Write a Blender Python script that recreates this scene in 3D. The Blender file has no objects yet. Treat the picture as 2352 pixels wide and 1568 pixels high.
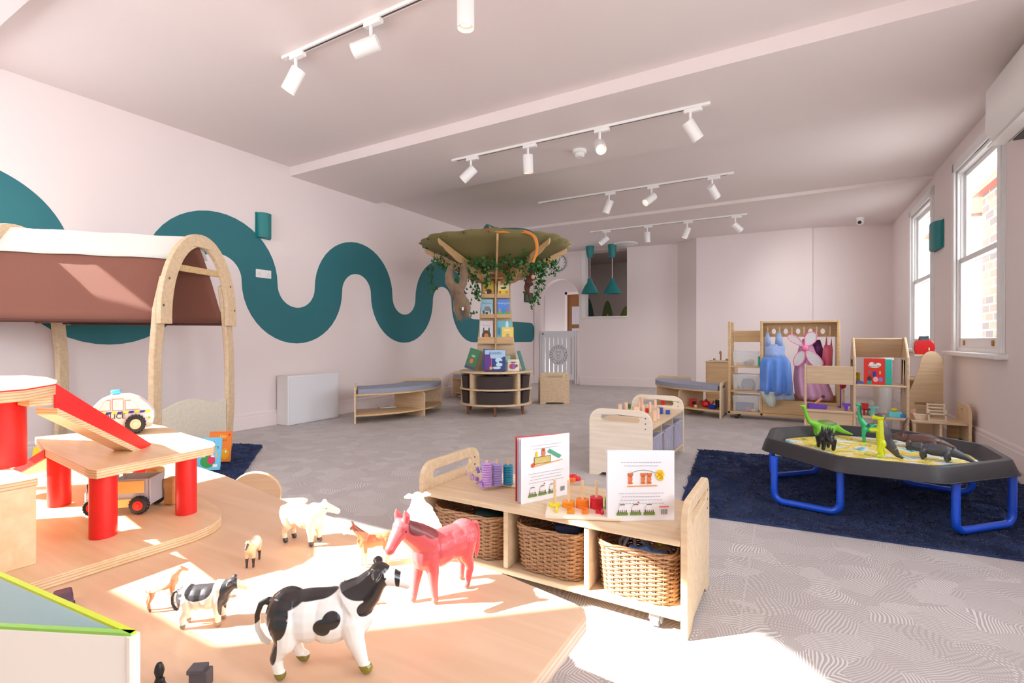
import bpy, bmesh, math, random
from math import sin, cos, pi, radians, atan2, sqrt, tan
from mathutils import Vector, Matrix, noise
from mathutils.geometry import tessellate_polygon
S = bpy.context.scene
COL = S.collection
random.seed(7)

# ------------------------------------------------------------------ camera
CH = 0.95                      # camera height
FPX, YAW, PIT = 1145.0, radians(30.0), radians(0.15)
cd = bpy.data.cameras.new('camera'); cam = bpy.data.objects.new('camera', cd); COL.objects.link(cam)
cam.location = (0, 0, CH); cam.rotation_euler = (pi/2 - PIT, 0, YAW)
cd.sensor_width = 36; cd.lens = 36 * FPX / 2352; cd.clip_start = 0.02
S.camera = cam

# ------------------------------------------------------------------ sky, sun, exposure
S.view_settings.view_transform = 'Standard'; S.view_settings.look = 'None'
S.view_settings.exposure = 0.0; S.view_settings.gamma = 1.0; S.view_settings.use_curve_mapping = False
w = bpy.data.worlds.new('sky'); S.world = w; w.use_nodes = True
bg = w.node_tree.nodes['Background']; bg.inputs[0].default_value = (0.90, 0.95, 1.0, 1); bg.inputs[1].default_value = 8.5
SUN_AZ = Vector((0.744, 0.668)); SUN_TAN = 0.70
sl = bpy.data.lights.new('sun', 'SUN'); sl.energy = 30.0; sl.angle = radians(0.6); sl.color = (1.0, 0.95, 0.88)
so = bpy.data.objects.new('sun', sl); COL.objects.link(so); so.location = (-4, -4, 5)
so.rotation_euler = Vector((SUN_AZ.x, SUN_AZ.y, -SUN_TAN)).to_track_quat('-Z', 'Y').to_euler()
S.cycles.use_denoising = True
S.cycles.max_bounces = 10; S.cycles.diffuse_bounces = 6; S.cycles.transparent_max_bounces = 16
S.cycles.sample_clamp_indirect = 8.0
def portal(x, y, z, sx, sy, rot):
    l = bpy.data.lights.new('window_portal', 'AREA'); l.shape = 'RECTANGLE'; l.size = sx; l.size_y = sy
    l.cycles.is_portal = True
    o = bpy.data.objects.new('window_portal', l); COL.objects.link(o); o.location = (x, y, z); o.rotation_euler = rot

# ------------------------------------------------------------------ measuring helpers: photo pixel + a known plane -> place in the room
_r = Vector((cos(YAW), sin(YAW), 0)); _f = Vector((-sin(YAW)*cos(PIT), cos(YAW)*cos(PIT), -sin(PIT))); _u = _r.cross(_f)
_C = Vector((0, 0, CH))
def ray(px, py): return _f + _r*((px-1176)/FPX) - _u*((py-784)/FPX)
def onz(px, py, z=0.0): d = ray(px, py); return _C + d*((z-CH)/d.z)
def onx(px, py, x): d = ray(px, py); return _C + d*(x/d.x)
def ony(px, py, y): d = ray(px, py); return _C + d*(y/d.y)
def over(px, py, b):
    d = ray(px, py); b = Vector((b[0], b[1], CH)) - _C
    return _C + d*(b.dot(_f)/d.dot(_f))
def deep(px, py, dist): d = ray(px, py); return _C + d*dist       # at a given distance in front of the camera
def polar(r, f, z=0): return Vector((_r.x*r - sin(YAW)*f, _r.y*r + cos(YAW)*f, z))

# ------------------------------------------------------------------ materials
def srgb(*c):
    c = [x/255 for x in c]
    return tuple([(x/12.92 if x <= .04045 else ((x+.055)/1.055)**2.4) for x in c] + [1])
_M = {}
def mat(name, col, rough=.5, metal=0, spec=.5, bump=0, bscale=200, var=0, vscale=3, trans=0, sheen=0, coat=0, emit=0, ecol=None, alpha=1):
    if name in _M: return _M[name]
    m = bpy.data.materials.new(name); m.use_nodes = True; nt = m.node_tree; n = nt.nodes; L = nt.links
    b = n['Principled BSDF']; c = srgb(*col)
    b.inputs['Base Color'].default_value = c; b.inputs['Roughness'].default_value = rough
    b.inputs['Metallic'].default_value = metal; b.inputs['Specular IOR Level'].default_value = spec
    if trans: b.inputs['Transmission Weight'].default_value = trans
    if sheen: b.inputs['Sheen Weight'].default_value = sheen
    if coat: b.inputs['Coat Weight'].default_value = coat
    if alpha < 1: b.inputs['Alpha'].default_value = alpha
    if emit: b.inputs['Emission Strength'].default_value = emit; b.inputs['Emission Color'].default_value = srgb(*(ecol or col))
    tc = n.new('ShaderNodeTexCoord')
    if var:
        t = n.new('ShaderNodeTexNoise'); t.inputs['Scale'].default_value = vscale; t.inputs['Detail'].default_value = 4
        L.new(tc.outputs['Object'], t.inputs['Vector'])
        mx = n.new('ShaderNodeMix'); mx.data_type = 'RGBA'
        mx.inputs[6].default_value = tuple([x*(1-var) for x in c[:3]] + [1]); mx.inputs[7].default_value = tuple([min(1, x*(1+var)) for x in c[:3]] + [1])
        L.new(t.outputs['Fac'], mx.inputs[0]); L.new(mx.outputs[2], b.inputs['Base Color'])
    if bump:
        t = n.new('ShaderNodeTexNoise'); t.inputs['Scale'].default_value = bscale; t.inputs['Detail'].default_value = 3
        L.new(tc.outputs['Object'], t.inputs['Vector'])
        bp = n.new('ShaderNodeBump'); bp.inputs['Strength'].default_value = bump; bp.inputs['Distance'].default_value = .003
        L.new(t.outputs['Fac'], bp.inputs['Height']); L.new(bp.outputs[0], b.inputs['Normal'])
    _M[name] = m; return m
def wood(name, c1, c2, rough=.42, grain=(1, 14, 14), scale=3.0, coat=0.0, ply=0):
    if name in _M: return _M[name]
    m = bpy.data.materials.new(name); m.use_nodes = True; nt = m.node_tree; n = nt.nodes; L = nt.links
    b = n['Principled BSDF']; b.inputs['Roughness'].default_value = rough; b.inputs['Coat Weight'].default_value = coat
    tc = n.new('ShaderNodeTexCoord'); mp = n.new('ShaderNodeMapping'); mp.inputs['Scale'].default_value = grain
    L.new(tc.outputs['Object'], mp.inputs[0])
    t = n.new('ShaderNodeTexNoise'); t.inputs['Scale'].default_value = scale; t.inputs['Detail'].default_value = 6; t.inputs['Distortion'].default_value = .6
    L.new(mp.outputs[0], t.inputs['Vector'])
    cr = n.new('ShaderNodeValToRGB'); cr.color_ramp.elements[0].position = .3; cr.color_ramp.elements[1].position = .72
    cr.color_ramp.elements[0].color = srgb(*c1); cr.color_ramp.elements[1].color = srgb(*c2)
    L.new(t.outputs['Fac'], cr.inputs[0]); out = cr.outputs[0]
    if ply:                                  # birch ply lines across the cut edges
        sx = n.new('ShaderNodeSeparateXYZ'); L.new(tc.outputs['Object'], sx.inputs[0])
        q = n.new('ShaderNodeMath'); q.operation = 'MULTIPLY'; q.inputs[1].default_value = 2*pi/ply; L.new(sx.outputs[2], q.inputs[0])
        s_ = n.new('ShaderNodeMath'); s_.operation = 'SINE'; L.new(q.outputs[0], s_.inputs[0])
        g = n.new('ShaderNodeMath'); g.operation = 'GREATER_THAN'; g.inputs[1].default_value = .35; L.new(s_.outputs[0], g.inputs[0])
        ge = n.new('ShaderNodeNewGeometry'); s2 = n.new('ShaderNodeSeparateXYZ'); L.new(ge.outputs['Normal'], s2.inputs[0])
        ab = n.new('ShaderNodeMath'); ab.operation = 'ABSOLUTE'; L.new(s2.outputs[2], ab.inputs[0])
        lt = n.new('ShaderNodeMath'); lt.operation = 'LESS_THAN'; lt.inputs[1].default_value = .5; L.new(ab.outputs[0], lt.inputs[0])
        mu = n.new('ShaderNodeMath'); mu.operation = 'MULTIPLY'; L.new(g.outputs[0], mu.inputs[0]); L.new(lt.outputs[0], mu.inputs[1])
        m2 = n.new('ShaderNodeMath'); m2.operation = 'MULTIPLY'; m2.inputs[1].default_value = .45; L.new(mu.outputs[0], m2.inputs[0])
        mx = n.new('ShaderNodeMix'); mx.data_type = 'RGBA'; mx.inputs[7].default_value = srgb(150, 105, 60)
        L.new(m2.outputs[0], mx.inputs[0]); L.new(out, mx.inputs[6]); out = mx.outputs[2]
    L.new(out, b.inputs['Base Color'])
    bp = n.new('ShaderNodeBump'); bp.inputs['Strength'].default_value = .08; bp.inputs['Distance'].default_value = .002
    L.new(t.outputs['Fac'], bp.inputs['Height']); L.new(bp.outputs[0], b.inputs['Normal'])
    _M[name] = m; return m
def spotmat(name, base, spots, rough=.35, wob=.012, coat=.2):
    """base colour plus blobs [(centre, radii, colour)] in the object's own space"""
    m = bpy.data.materials.new(name); m.use_nodes = True; nt = m.node_tree; n = nt.nodes; L = nt.links
    b = n['Principled BSDF']; b.inputs['Roughness'].default_value = rough; b.inputs['Coat Weight'].default_value = coat
    tc = n.new('ShaderNodeTexCoord'); nz = n.new('ShaderNodeTexNoise'); nz.inputs['Scale'].default_value = 22; nz.inputs['Detail'].default_value = 1
    L.new(tc.outputs['Object'], nz.inputs['Vector'])
    sb = n.new('ShaderNodeVectorMath'); sb.operation = 'SUBTRACT'; sb.inputs[1].default_value = (.5, .5, .5); L.new(nz.outputs['Color'], sb.inputs[0])
    sc = n.new('ShaderNodeVectorMath'); sc.operation = 'SCALE'; sc.inputs[3].default_value = wob; L.new(sb.outputs[0], sc.inputs[0])
    ad = n.new('ShaderNodeVectorMath'); ad.operation = 'ADD'; L.new(tc.outputs['Object'], ad.inputs[0]); L.new(sc.outputs[0], ad.inputs[1])
    cur = None
    for c, r, col in spots:
        s1 = n.new('ShaderNodeVectorMath'); s1.operation = 'SUBTRACT'; s1.inputs[1].default_value = c; L.new(ad.outputs[0], s1.inputs[0])
        d1 = n.new('ShaderNodeVectorMath'); d1.operation = 'DIVIDE'; d1.inputs[1].default_value = r; L.new(s1.outputs[0], d1.inputs[0])
        ln = n.new('ShaderNodeVectorMath'); ln.operation = 'LENGTH'; L.new(d1.outputs[0], ln.inputs[0])
        mr = n.new('ShaderNodeMapRange'); mr.inputs[1].default_value = .97; mr.inputs[2].default_value = 1.03; mr.inputs[3].default_value = 1; mr.inputs[4].default_value = 0
        L.new(ln.outputs['Value'], mr.inputs[0])
        mx = n.new('ShaderNodeMix'); mx.data_type = 'RGBA'; mx.inputs[7].default_value = srgb(*col); L.new(mr.outputs[0], mx.inputs[0])
        if cur: L.new(cur, mx.inputs[6])
        else: mx.inputs[6].default_value = srgb(*base)
        cur = mx.outputs[2]
    L.new(cur, b.inputs['Base Color']); return m

MAPLE = wood('maple_board', (206, 178, 142), (224, 200, 166), .4)
MAPLE_W = wood('maple_warm', (196, 160, 112), (216, 184, 138), .42)
PALE = wood('pale_board', (222, 208, 188), (236, 226, 210), .42)
TABLEW = wood('table_laminate', (216, 180, 146), (228, 194, 162), .32, scale=2.0, ply=.009)
BIRCHF = wood('birch_face', (220, 186, 144), (234, 205, 168), .36)
BIRCH = wood('birch_ply', (220, 186, 144), (234, 205, 168), .36, ply=.0055)
DARKW = wood('dark_wood_leg', (112, 68, 40), (140, 90, 55), .4)
DOORW = wood('oak_door', (120, 78, 40), (150, 100, 52), .45, grain=(14, 14, 1))
WHITE = mat('white_paint', (232, 231, 230), .45)
WHITEM = mat('white_metal', (238, 236, 234), .35)
BLACK = mat('black_plastic', (28, 28, 31), .4)
RED = mat('red_stain', (222, 30, 30), .38, var=.12, vscale=40)
TEAL = mat('teal_metal', (24, 122, 124), .45)
def clr(r, g, b, rough=.4): return mat('c_%d_%d_%d' % (r, g, b), (r, g, b), rough)

# ------------------------------------------------------------------ mesh helpers
class MB:
    def __init__(s): s.v = []; s.f = []; s.mi = []; s.m = 0
    def add(s, vs, fs):
        b = len(s.v); s.v.extend([tuple(p) for p in vs]); s.f.extend([tuple(b+i for i in f) for f in fs]); s.mi.extend([s.m]*len(fs)); return s
    def box(s, x0, x1, y0, y1, z0, z1, M=None):
        vs = [Vector(p) for p in ((x0,y0,z0),(x1,y0,z0),(x1,y1,z0),(x0,y1,z0),(x0,y0,z1),(x1,y0,z1),(x1,y1,z1),(x0,y1,z1))]
        if M: vs = [M @ p for p in vs]
        return s.add(vs, ((0,3,2,1),(4,5,6,7),(0,1,5,4),(1,2,6,5),(2,3,7,6),(3,0,4,7)))
    def tube(s, pts, r, n=8, close=False, cap=True):
        pts = [Vector(p) for p in pts]; N = len(pts); rs = r if isinstance(r, (list, tuple)) else [r]*N
        vs = []; up = Vector((0, 0, 1)); prev = None
        for i, p in enumerate(pts):
            a = pts[(i-1) % N] if (close or i) else p; b = pts[(i+1) % N] if (close or i < N-1) else p
            t = (b-a).normalized() if (b-a).length > 1e-9 else Vector((0, 0, 1))
            if prev is None:
                q = t.cross(up) if abs(t.dot(up)) < .95 else t.cross(Vector((1, 0, 0)))
            else: q = prev - t*prev.dot(t)
            q.normalize(); prev = q; w_ = t.cross(q)
            for k in range(n): a_ = 2*pi*k/n; vs.append(p + (q*cos(a_) + w_*sin(a_))*rs[i])
        fs = []
        for i in range(N if close else N-1):
            j = (i+1) % N
            for k in range(n): fs.append((i*n+k, i*n+(k+1) % n, j*n+(k+1) % n, j*n+k))
        if cap and not close: fs.append(tuple(range(n-1, -1, -1))); fs.append(tuple((N-1)*n+k for k in range(n)))
        return s.add(vs, fs)
    def cyl(s, p0, p1, r, r2=None, n=20): return s.tube([p0, p1], [r, r if r2 is None else r2], n)
    def lathe(s, prof, c=(0, 0, 0), n=32, M=None, a0=0, a1=2*pi):
        full = abs(a1-a0-2*pi) < 1e-6; vs = []; cnt = n if full else n+1; c = Vector(c)
        for r, z in prof:
            for k in range(cnt):
                a = a0+(a1-a0)*k/n; p = Vector((r*cos(a), r*sin(a), z))
                vs.append((M @ p if M else p)+c)
        fs = []
        for i in range(len(prof)-1):
            for k in range(n):
                k2 = (k+1) % cnt
                fs.append((i*cnt+k, i*cnt+k2, (i+1)*cnt+k2, (i+1)*cnt+k))
        return s.add(vs, fs)
    def ball(s, c, r, n=12, M=None):
        r = r if isinstance(r, (list, tuple)) else (r, r, r); c = Vector(c)
        vs = []; fs = []; h = n//2+1
        for i in range(h+1):
            t = pi*i/h
            for k in range(n): a = 2*pi*k/n; p = Vector((r[0]*sin(t)*cos(a), r[1]*sin(t)*sin(a), r[2]*cos(t))); vs.append((M @ p if M else p)+c)
        for i in range(h):
            for k in range(n): fs.append((i*n+k, (i+1)*n+k, (i+1)*n+(k+1) % n, i*n+(k+1) % n))
        return s.add(vs, fs)
    def prism(s, outer, t0, t1, M, holes=()):
        """2-D outline (u,v) extruded from w=t0 to w=t1; M maps (u,v,w) to place"""
        loops = [list(outer)]+[list(h) for h in holes]
        flat = [p for l in loops for p in l]
        tris = tessellate_polygon([[Vector((p[0], p[1], 0)) for p in l] for l in loops])
        n = len(flat)
        vs = [M @ Vector((p[0], p[1], t0)) for p in flat]+[M @ Vector((p[0], p[1], t1)) for p in flat]
        fs = []
        for a, b, c in tris: fs.append((a, b, c)); fs.append((c+n, b+n, a+n))
        o = 0
        for l in loops:
            k = len(l)
            for i in range(k): j = (i+1) % k; fs.append((o+i, o+j, o+j+n, o+i+n))
            o += k
        return s.add(vs, fs)
    def build(s, name, m, parent=None, bevel=0, smooth=False, solid=0, sub=0, seg=2):
        me = bpy.data.meshes.new(name); me.from_pydata(s.v, [], s.f); me.update()
        o = bpy.data.objects.new(name, me); COL.objects.link(o)
        for x in (m if isinstance(m, (list, tuple)) else [m]): me.materials.append(x)
        if isinstance(m, (list, tuple)):
            for p, i in zip(me.polygons, s.mi): p.material_index = i
        bm = bmesh.new(); bm.from_mesh(me); bmesh.ops.remove_doubles(bm, verts=bm.verts, dist=1e-6); bmesh.ops.recalc_face_normals(bm, faces=bm.faces); bm.to_mesh(me); bm.free()
        if parent: o.parent = parent
        if solid: q = o.modifiers.new('s', 'SOLIDIFY'); q.thickness = solid; q.offset = 0
        if bevel: q = o.modifiers.new('b', 'BEVEL'); q.width = bevel; q.segments = seg; q.limit_method = 'ANGLE'; q.angle_limit = radians(40)
        if sub: q = o.modifiers.new('u', 'SUBSURF'); q.levels = sub; q.render_levels = sub
        if smooth or bevel:
            me.polygons.foreach_set('use_smooth', [True]*len(me.polygons))
            if not sub:
                try: me.set_sharp_from_angle(angle=radians(38))
                except Exception: pass
        return o
I4 = Matrix.Identity(4)
def fr(o, u, v, w_):           # frame from origin and three axes
    return Matrix(((u[0], v[0], w_[0], o[0]), (u[1], v[1], w_[1], o[1]), (u[2], v[2], w_[2], o[2]), (0, 0, 0, 1)))
XZ = fr((0,0,0), (1,0,0), (0,0,1), (0,1,0))       # outline in x-z, thickness along y
YZ = fr((0,0,0), (0,1,0), (0,0,1), (1,0,0))       # outline in y-z, thickness along x
XY = I4
def at(M, v): return Matrix.Translation(v) @ M
def tag(o, label=None, cat=None, group=None, kind=None):
    if label: o['label'] = label
    if cat: o['category'] = cat
    if group: o['group'] = group
    if kind: o['kind'] = kind
    return o
def thing(name, label, cat, loc=(0,0,0), rz=0, group=None, rot=None):
    o = bpy.data.objects.new(name, None); COL.objects.link(o); o.location = loc; o.rotation_euler = rot or (0, 0, rz); o.empty_display_size = .05
    return tag(o, label, cat, group)
def kids(o): return [c for c in bpy.data.objects if c.parent == o]
def dup(o, loc, rz=None, label=None, group=None, parent=None, deep_=True, rot=None):
    c = o.copy(); COL.objects.link(c); c.parent = parent
    if loc is not None: c.location = loc
    if rz is not None: c.rotation_euler = (0, 0, rz)
    if rot is not None: c.rotation_euler = rot
    if label: c['label'] = label
    if group: c['group'] = group
    for ch in kids(o): dup(ch, None, parent=c)
    return c
def struct(o): o['kind'] = 'structure'; return o
def rrect(w_, h, r, n=5, cx=0, cy=0):
    rs = r if isinstance(r, (list, tuple)) else (r,)*4          # bl br tr tl
    out = []
    for (sx, sy, a0), q in zip(((-1,-1,pi), (1,-1,1.5*pi), (1,1,0), (-1,1,.5*pi)), rs):
        if q <= 0: out.append((cx+sx*w_/2, cy+sy*h/2)); continue
        for k in range(n+1):
            a = a0+pi/2*k/n; out.append((cx+sx*(w_/2-q)+q*cos(a), cy+sy*(h/2-q)+q*sin(a)))
    return out
def ell(cx, cy, rx, ry, n=20): return [(cx+rx*cos(2*pi*k/n), cy+ry*sin(2*pi*k/n)) for k in range(n)]
def text_mesh(mb, s, M, size, thick=.0006, align='CENTER'):
    cu = bpy.data.curves.new('t', 'FONT'); cu.body = s; cu.size = size; cu.align_x = align; cu.align_y = 'CENTER'; cu.resolution_u = 3
    if thick: cu.extrude = thick/2
    o = bpy.data.objects.new('t', cu); COL.objects.link(o)
    me = bpy.data.meshes.new_from_object(o)
    mb.add([M @ v.co for v in me.vertices], [tuple(p.vertices) for p in me.polygons])
    bpy.data.objects.remove(o); bpy.data.curves.remove(cu); bpy.data.meshes.remove(me)
def art(parent, items, y, name='cover_print', flip=1):
    """flat print on the face y (x to the right, z up): each item sits a hair proud of the last"""
    mb = MB(); ms = []; k = 0
    for it in items:
        col = it[-1]; m_ = clr(*col)
        if m_ not in ms: ms.append(m_)
        mb.m = ms.index(m_); k += 1; yy = y-flip*(.0003+.00012*min(k, 20))
        M = fr((0, yy, 0), (1, 0, 0), (0, 0, 1), (0, -flip, 0))
        if it[0] == 'r': mb.prism([(it[1]-it[3]/2, it[2]-it[4]/2), (it[1]+it[3]/2, it[2]-it[4]/2), (it[1]+it[3]/2, it[2]+it[4]/2), (it[1]-it[3]/2, it[2]+it[4]/2)], 0, .0002, M)
        elif it[0] == 'e': mb.prism(ell(it[1], it[2], it[3], it[4], 16), 0, .0002, M)
        elif it[0] == 'p': mb.prism(it[1], 0, .0002, M)
        elif it[0] == 't': text_mesh(mb, it[1], fr((it[2], yy, it[3]), (1, 0, 0), (0, 0, 1), (0, -1, 0)), it[4], .0003)
    return mb.build(name, ms, parent)
def book(name, label, w_, h, t, col, loc, rz=0, lean=0, items=(), roll=0, cat='book', group=None, board=False):
    """upright book, cover facing -y, its bottom edge on the ground; lean tips the top backwards"""
    o = thing(name, label, cat, loc, group=group); o.rotation_mode = 'XYZ'
    loc = (loc[0], loc[1], loc[2]+t*abs(sin(lean))*(1 if lean < 1 else 0)+w_/2*abs(sin(roll))+.0006)
    o.matrix_world = Matrix.Translation(loc) @ Matrix.Rotation(rz, 4, 'Z') @ Matrix.Rotation(-lean, 4, 'X') @ Matrix.Rotation(roll, 4, 'Y')
    ct = .0025
    MB().box(-w_/2, w_/2, 0, ct, 0, h).box(-w_/2, w_/2, t-ct, t, 0, h).box(-w_/2, -w_/2+ct, ct, t-ct, 0, h).build('cover', clr(*col), o, bevel=.0008)
    MB().box(-w_/2+ct, w_/2-.003, ct, t-ct, .003, h-.003).build('pages', mat('paper', (238, 234, 226), .8), o)
    if items: art(o, items, 0)
    return o

# ------------------------------------------------------------------ setting: plan of the room
XL = -5.127
ZA, ZB, ZC, ZD = 2.96, 2.855, 2.91, 2.865
YA, YB, YC = 3.73, 5.08, 7.62
BACK = -0.6
WALLM = mat('wall_paint', (232, 220, 218), .75, spec=.2, bump=.03, bscale=90)
CEILM = mat('ceiling_paint', (230, 219, 217), .8, spec=.2)
TRIMM = mat('trim_paint', (232, 220, 218), .5)

def floor_material():
    m = bpy.data.materials.new('patterned_vinyl'); m.use_nodes = True; nt = m.node_tree; n = nt.nodes; L = nt.links
    b = n['Principled BSDF']; b.inputs['Roughness'].default_value = .5; b.inputs['Specular IOR Level'].default_value = .35
    tc = n.new('ShaderNodeTexCoord')
    def M(op, a, b_=None):
        q = n.new('ShaderNodeMath'); q.operation = op
        for i, x in enumerate((a, b_)):
            if x is None: continue
            if isinstance(x, (int, float)): q.inputs[i].default_value = x
            else: L.new(x, q.inputs[i])
        return q.outputs[0]
    nz = n.new('ShaderNodeTexNoise'); nz.inputs['Scale'].default_value = 5; nz.inputs['Detail'].default_value = 1; L.new(tc.outputs['Object'], nz.inputs['Vector'])
    sc = n.new('ShaderNodeVectorMath'); sc.operation = 'SCALE'; sc.inputs[3].default_value = .12; L.new(nz.outputs['Color'], sc.inputs[0])
    ad = n.new('ShaderNodeVectorMath'); ad.operation = 'ADD'; L.new(tc.outputs['Object'], ad.inputs[0]); L.new(sc.outputs[0], ad.inputs[1])
    vo = n.new('ShaderNodeTexVoronoi'); vo.inputs['Scale'].default_value = 8.5; L.new(ad.outputs[0], vo.inputs['Vector'])
    sp = n.new('ShaderNodeSeparateColor'); L.new(vo.outputs['Color'], sp.inputs[0])
    ang = M('MULTIPLY', sp.outputs[0], 2*pi)
    vr = n.new('ShaderNodeVectorRotate'); vr.rotation_type = 'Z_AXIS'; L.new(ad.outputs[0], vr.inputs['Vector']); L.new(ang, vr.inputs['Angle'])
    sx = n.new('ShaderNodeSeparateXYZ'); L.new(vr.outputs[0], sx.inputs[0])
    line = M('GREATER_THAN', M('SINE', M('MULTIPLY', sx.outputs[0], 2*pi/.0105)), .25)
    dash = M('GREATER_THAN', M('SINE', M('MULTIPLY', sx.outputs[1], 2*pi/.016)), -.2)
    usedash = M('GREATER_THAN', sp.outputs[1], .62)
    dd = M('MAXIMUM', dash, M('SUBTRACT', 1.0, usedash))
    fac = M('MULTIPLY', M('MULTIPLY', line, dd), M('ADD', .35, M('MULTIPLY', sp.outputs[2], .65)))
    mx = n.new('ShaderNodeMix'); mx.data_type = 'RGBA'; mx.inputs[6].default_value = srgb(172, 164, 162); mx.inputs[7].default_value = srgb(216, 211, 209)
    L.new(fac, mx.inputs[0]); L.new(mx.outputs[2], b.inputs['Base Color']); return m
FLOORM = floor_material()
fl = MB().box(-5.6, 3.0, -.8, 14, -.06, 0).build('floor', FLOORM); struct(fl)
# welded seam in the vinyl
a, b = onz(1738, 1185), onz(1692, 1480); d = (b-a).normalized(); b = a+d*2.6; q = Vector((-d.y, d.x, 0))*.0025
MB().add([a-q-d*1.2+Vector((0,0,.0008)), b-q+Vector((0,0,.0008)), b+q+Vector((0,0,.0008)), a+q-d*1.2+Vector((0,0,.0008))], [(0,1,2,3)]).build('floor_seam', mat('seam', (196, 188, 184), .6), fl)

def wallpoly(name, p0, p1, z1, holes=(), thick=.15, side=1, m=None, z0=0):
    """wall from p0 to p1 on the plan; outline u along the wall, v up; thickness grows to the left of p0->p1 when side=1"""
    d = Vector((p1[0]-p0[0], p1[1]-p0[1], 0)); Lg = d.length; d.normalize(); nrm = Vector((-d.y, d.x, 0))*side
    M = fr((p0[0], p0[1], 0), d, (0, 0, 1), nrm)
    o = MB().prism([(0, z0), (Lg, z0), (Lg, z1), (0, z1)], 0, thick, M, holes).build(name, m or WALLM)
    struct(o); o.matrix_world = I4; return o, M
def hole(u0, u1, v0, v1): return [(u0, v0), (u1, v0), (u1, v1), (u0, v1)]

# left wall, with a small high window out of the picture that throws the patches on the play den roof
wl, _ = wallpoly('wall_left', (XL, BACK), (XL, 10.0), 3.0, [hole(1.36, 1.86, 1.9, 2.3)], .16, 1)
# painted winding band: legs every .92 m, half rings between them
def band():
    y0, p, R0, R1, zc = 3.355, .92, .25, .67, 1.582
    up, lo = [], []
    def arc(c, r, a0, a1, n=22): return [(c+r*cos(a0+(a1-a0)*k/n), zc+r*sin(a0+(a1-a0)*k/n)) for k in range(n+1)]
    for k in range(-3, 4):                       # half ring from leg k to leg k+1
        c = y0+p*k+p/2; top = (k % 2 == 1)       # k=-1 -> peak
        if k == -3: up += arc(c, R1, radians(71.3), 0); lo += arc(c, R0, radians(30.7), 0)
        elif top: up += arc(c, R1, pi, 0); lo += arc(c, R0, pi, 0)
        else: up += arc(c, R0, pi, 2*pi); lo += arc(c, R1, pi, 2*pi)
    c = y0+p*4+p/2
    up += arc(c, R0, pi, 1.5*pi, 12); lo += arc(c, R1, pi, 1.5*pi, 14)
    ye = 9.86; z0, z1 = zc-R1, zc-R0; r = .15
    cap = [(ye-r+r*cos(t), z0+r+r*sin(t)) for t in [-pi/2+pi/2*k/6 for k in range(7)]]+[(ye-r-.02+(r+.02)*cos(t), z1-r+r*sin(t)) for t in [pi/2*k/6 for k in range(7)]]
    return up+cap[::-1]+lo[::-1]
bandp = band()
MB().prism(bandp, 0, .0025, fr((XL, 0, 0), (0, 1, 0), (0, 0, 1), (1, 0, 0))).build('painted_band', mat('band_paint', (48, 112, 120), .65, spec=.3), wl)

# far wall: arch to the hall, tall opening to the next room
p0, p1 = (XL-.1, 9.86), (-2.1, 10.2)
dd = Vector((p1[0]-p0[0], p1[1]-p0[1])).normalized()
def farhit(px, py):
    r = ray(px, py); nn = Vector((-dd.y, dd.x, 0)); t = (Vector((p0[0], p0[1], CH))-_C).dot(nn)/r.dot(nn); h = _C+r*t
    return ((h.x-p0[0])*dd.x+(h.y-p0[1])*dd.y, h.z)
u0, _z = farhit(1241, 700); u1, _z = farhit(1330, 700); rr = (u1-u0)/2; zt = farhit(1288, 640)[1]
arch = [(u0, 0.0), (u1, 0.0), (u1, zt-rr)]+[((u0+u1)/2+rr*cos(pi*k/20), zt-rr+rr*sin(pi*k/20)) for k in range(1, 20)]+[(u0, zt-rr)]
h0, hz = farhit(1345, 727); h1, _z = farhit(1440, 727); hz1 = ZD-.004
Lw = Vector((p1[0]-p0[0], p1[1]-p0[1])).length
outer = [(0, 0), (u0, 0)]+[(u0, zt-rr)]+[((u0+u1)/2-rr*cos(pi*k/20), zt-rr+rr*sin(pi*k/20)) for k in range(1, 20)]+[(u1, zt-rr), (u1, 0), (Lw, 0), (Lw, 3.0), (0, 3.0)]
FARM = fr((p0[0], p0[1], 0), (dd.x, dd.y, 0), (0, 0, 1), (-dd.y, dd.x, 0))
wf = MB().prism(outer, 0, .22, FARM, [hole(h0, h1, hz, hz1)]).build('wall_far', WALLM); struct(wf)
def onfar(u, v, w_=0): return FARM @ Vector((u, v, w_))
# recess return, chimney breast, right recess
wallpoly('wall_recess', (-2.1, 10.2), (-1.68, 9.82), 3.0, thick=.1)
wallpoly('wall_chimney', (-1.68, 9.82), (.18, 9.90), 3.0, thick=.4)
wallpoly('wall_alcove', (.16, 9.93), (1.5, 10.34), 3.0, thick=.12)
wallpoly('wall_back', (XL-.1, BACK), (1.7, BACK), 3.0, [[(.3, 1.56), (3.38, 1.56), (3.38, 2.05), (2.8, 2.36), (2.53, 2.5), (1.98, 2.72), (1.98, 2.40), (1.1, 2.40), (1.1, 2.6), (.3, 2.6)]], .05, -1)

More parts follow.
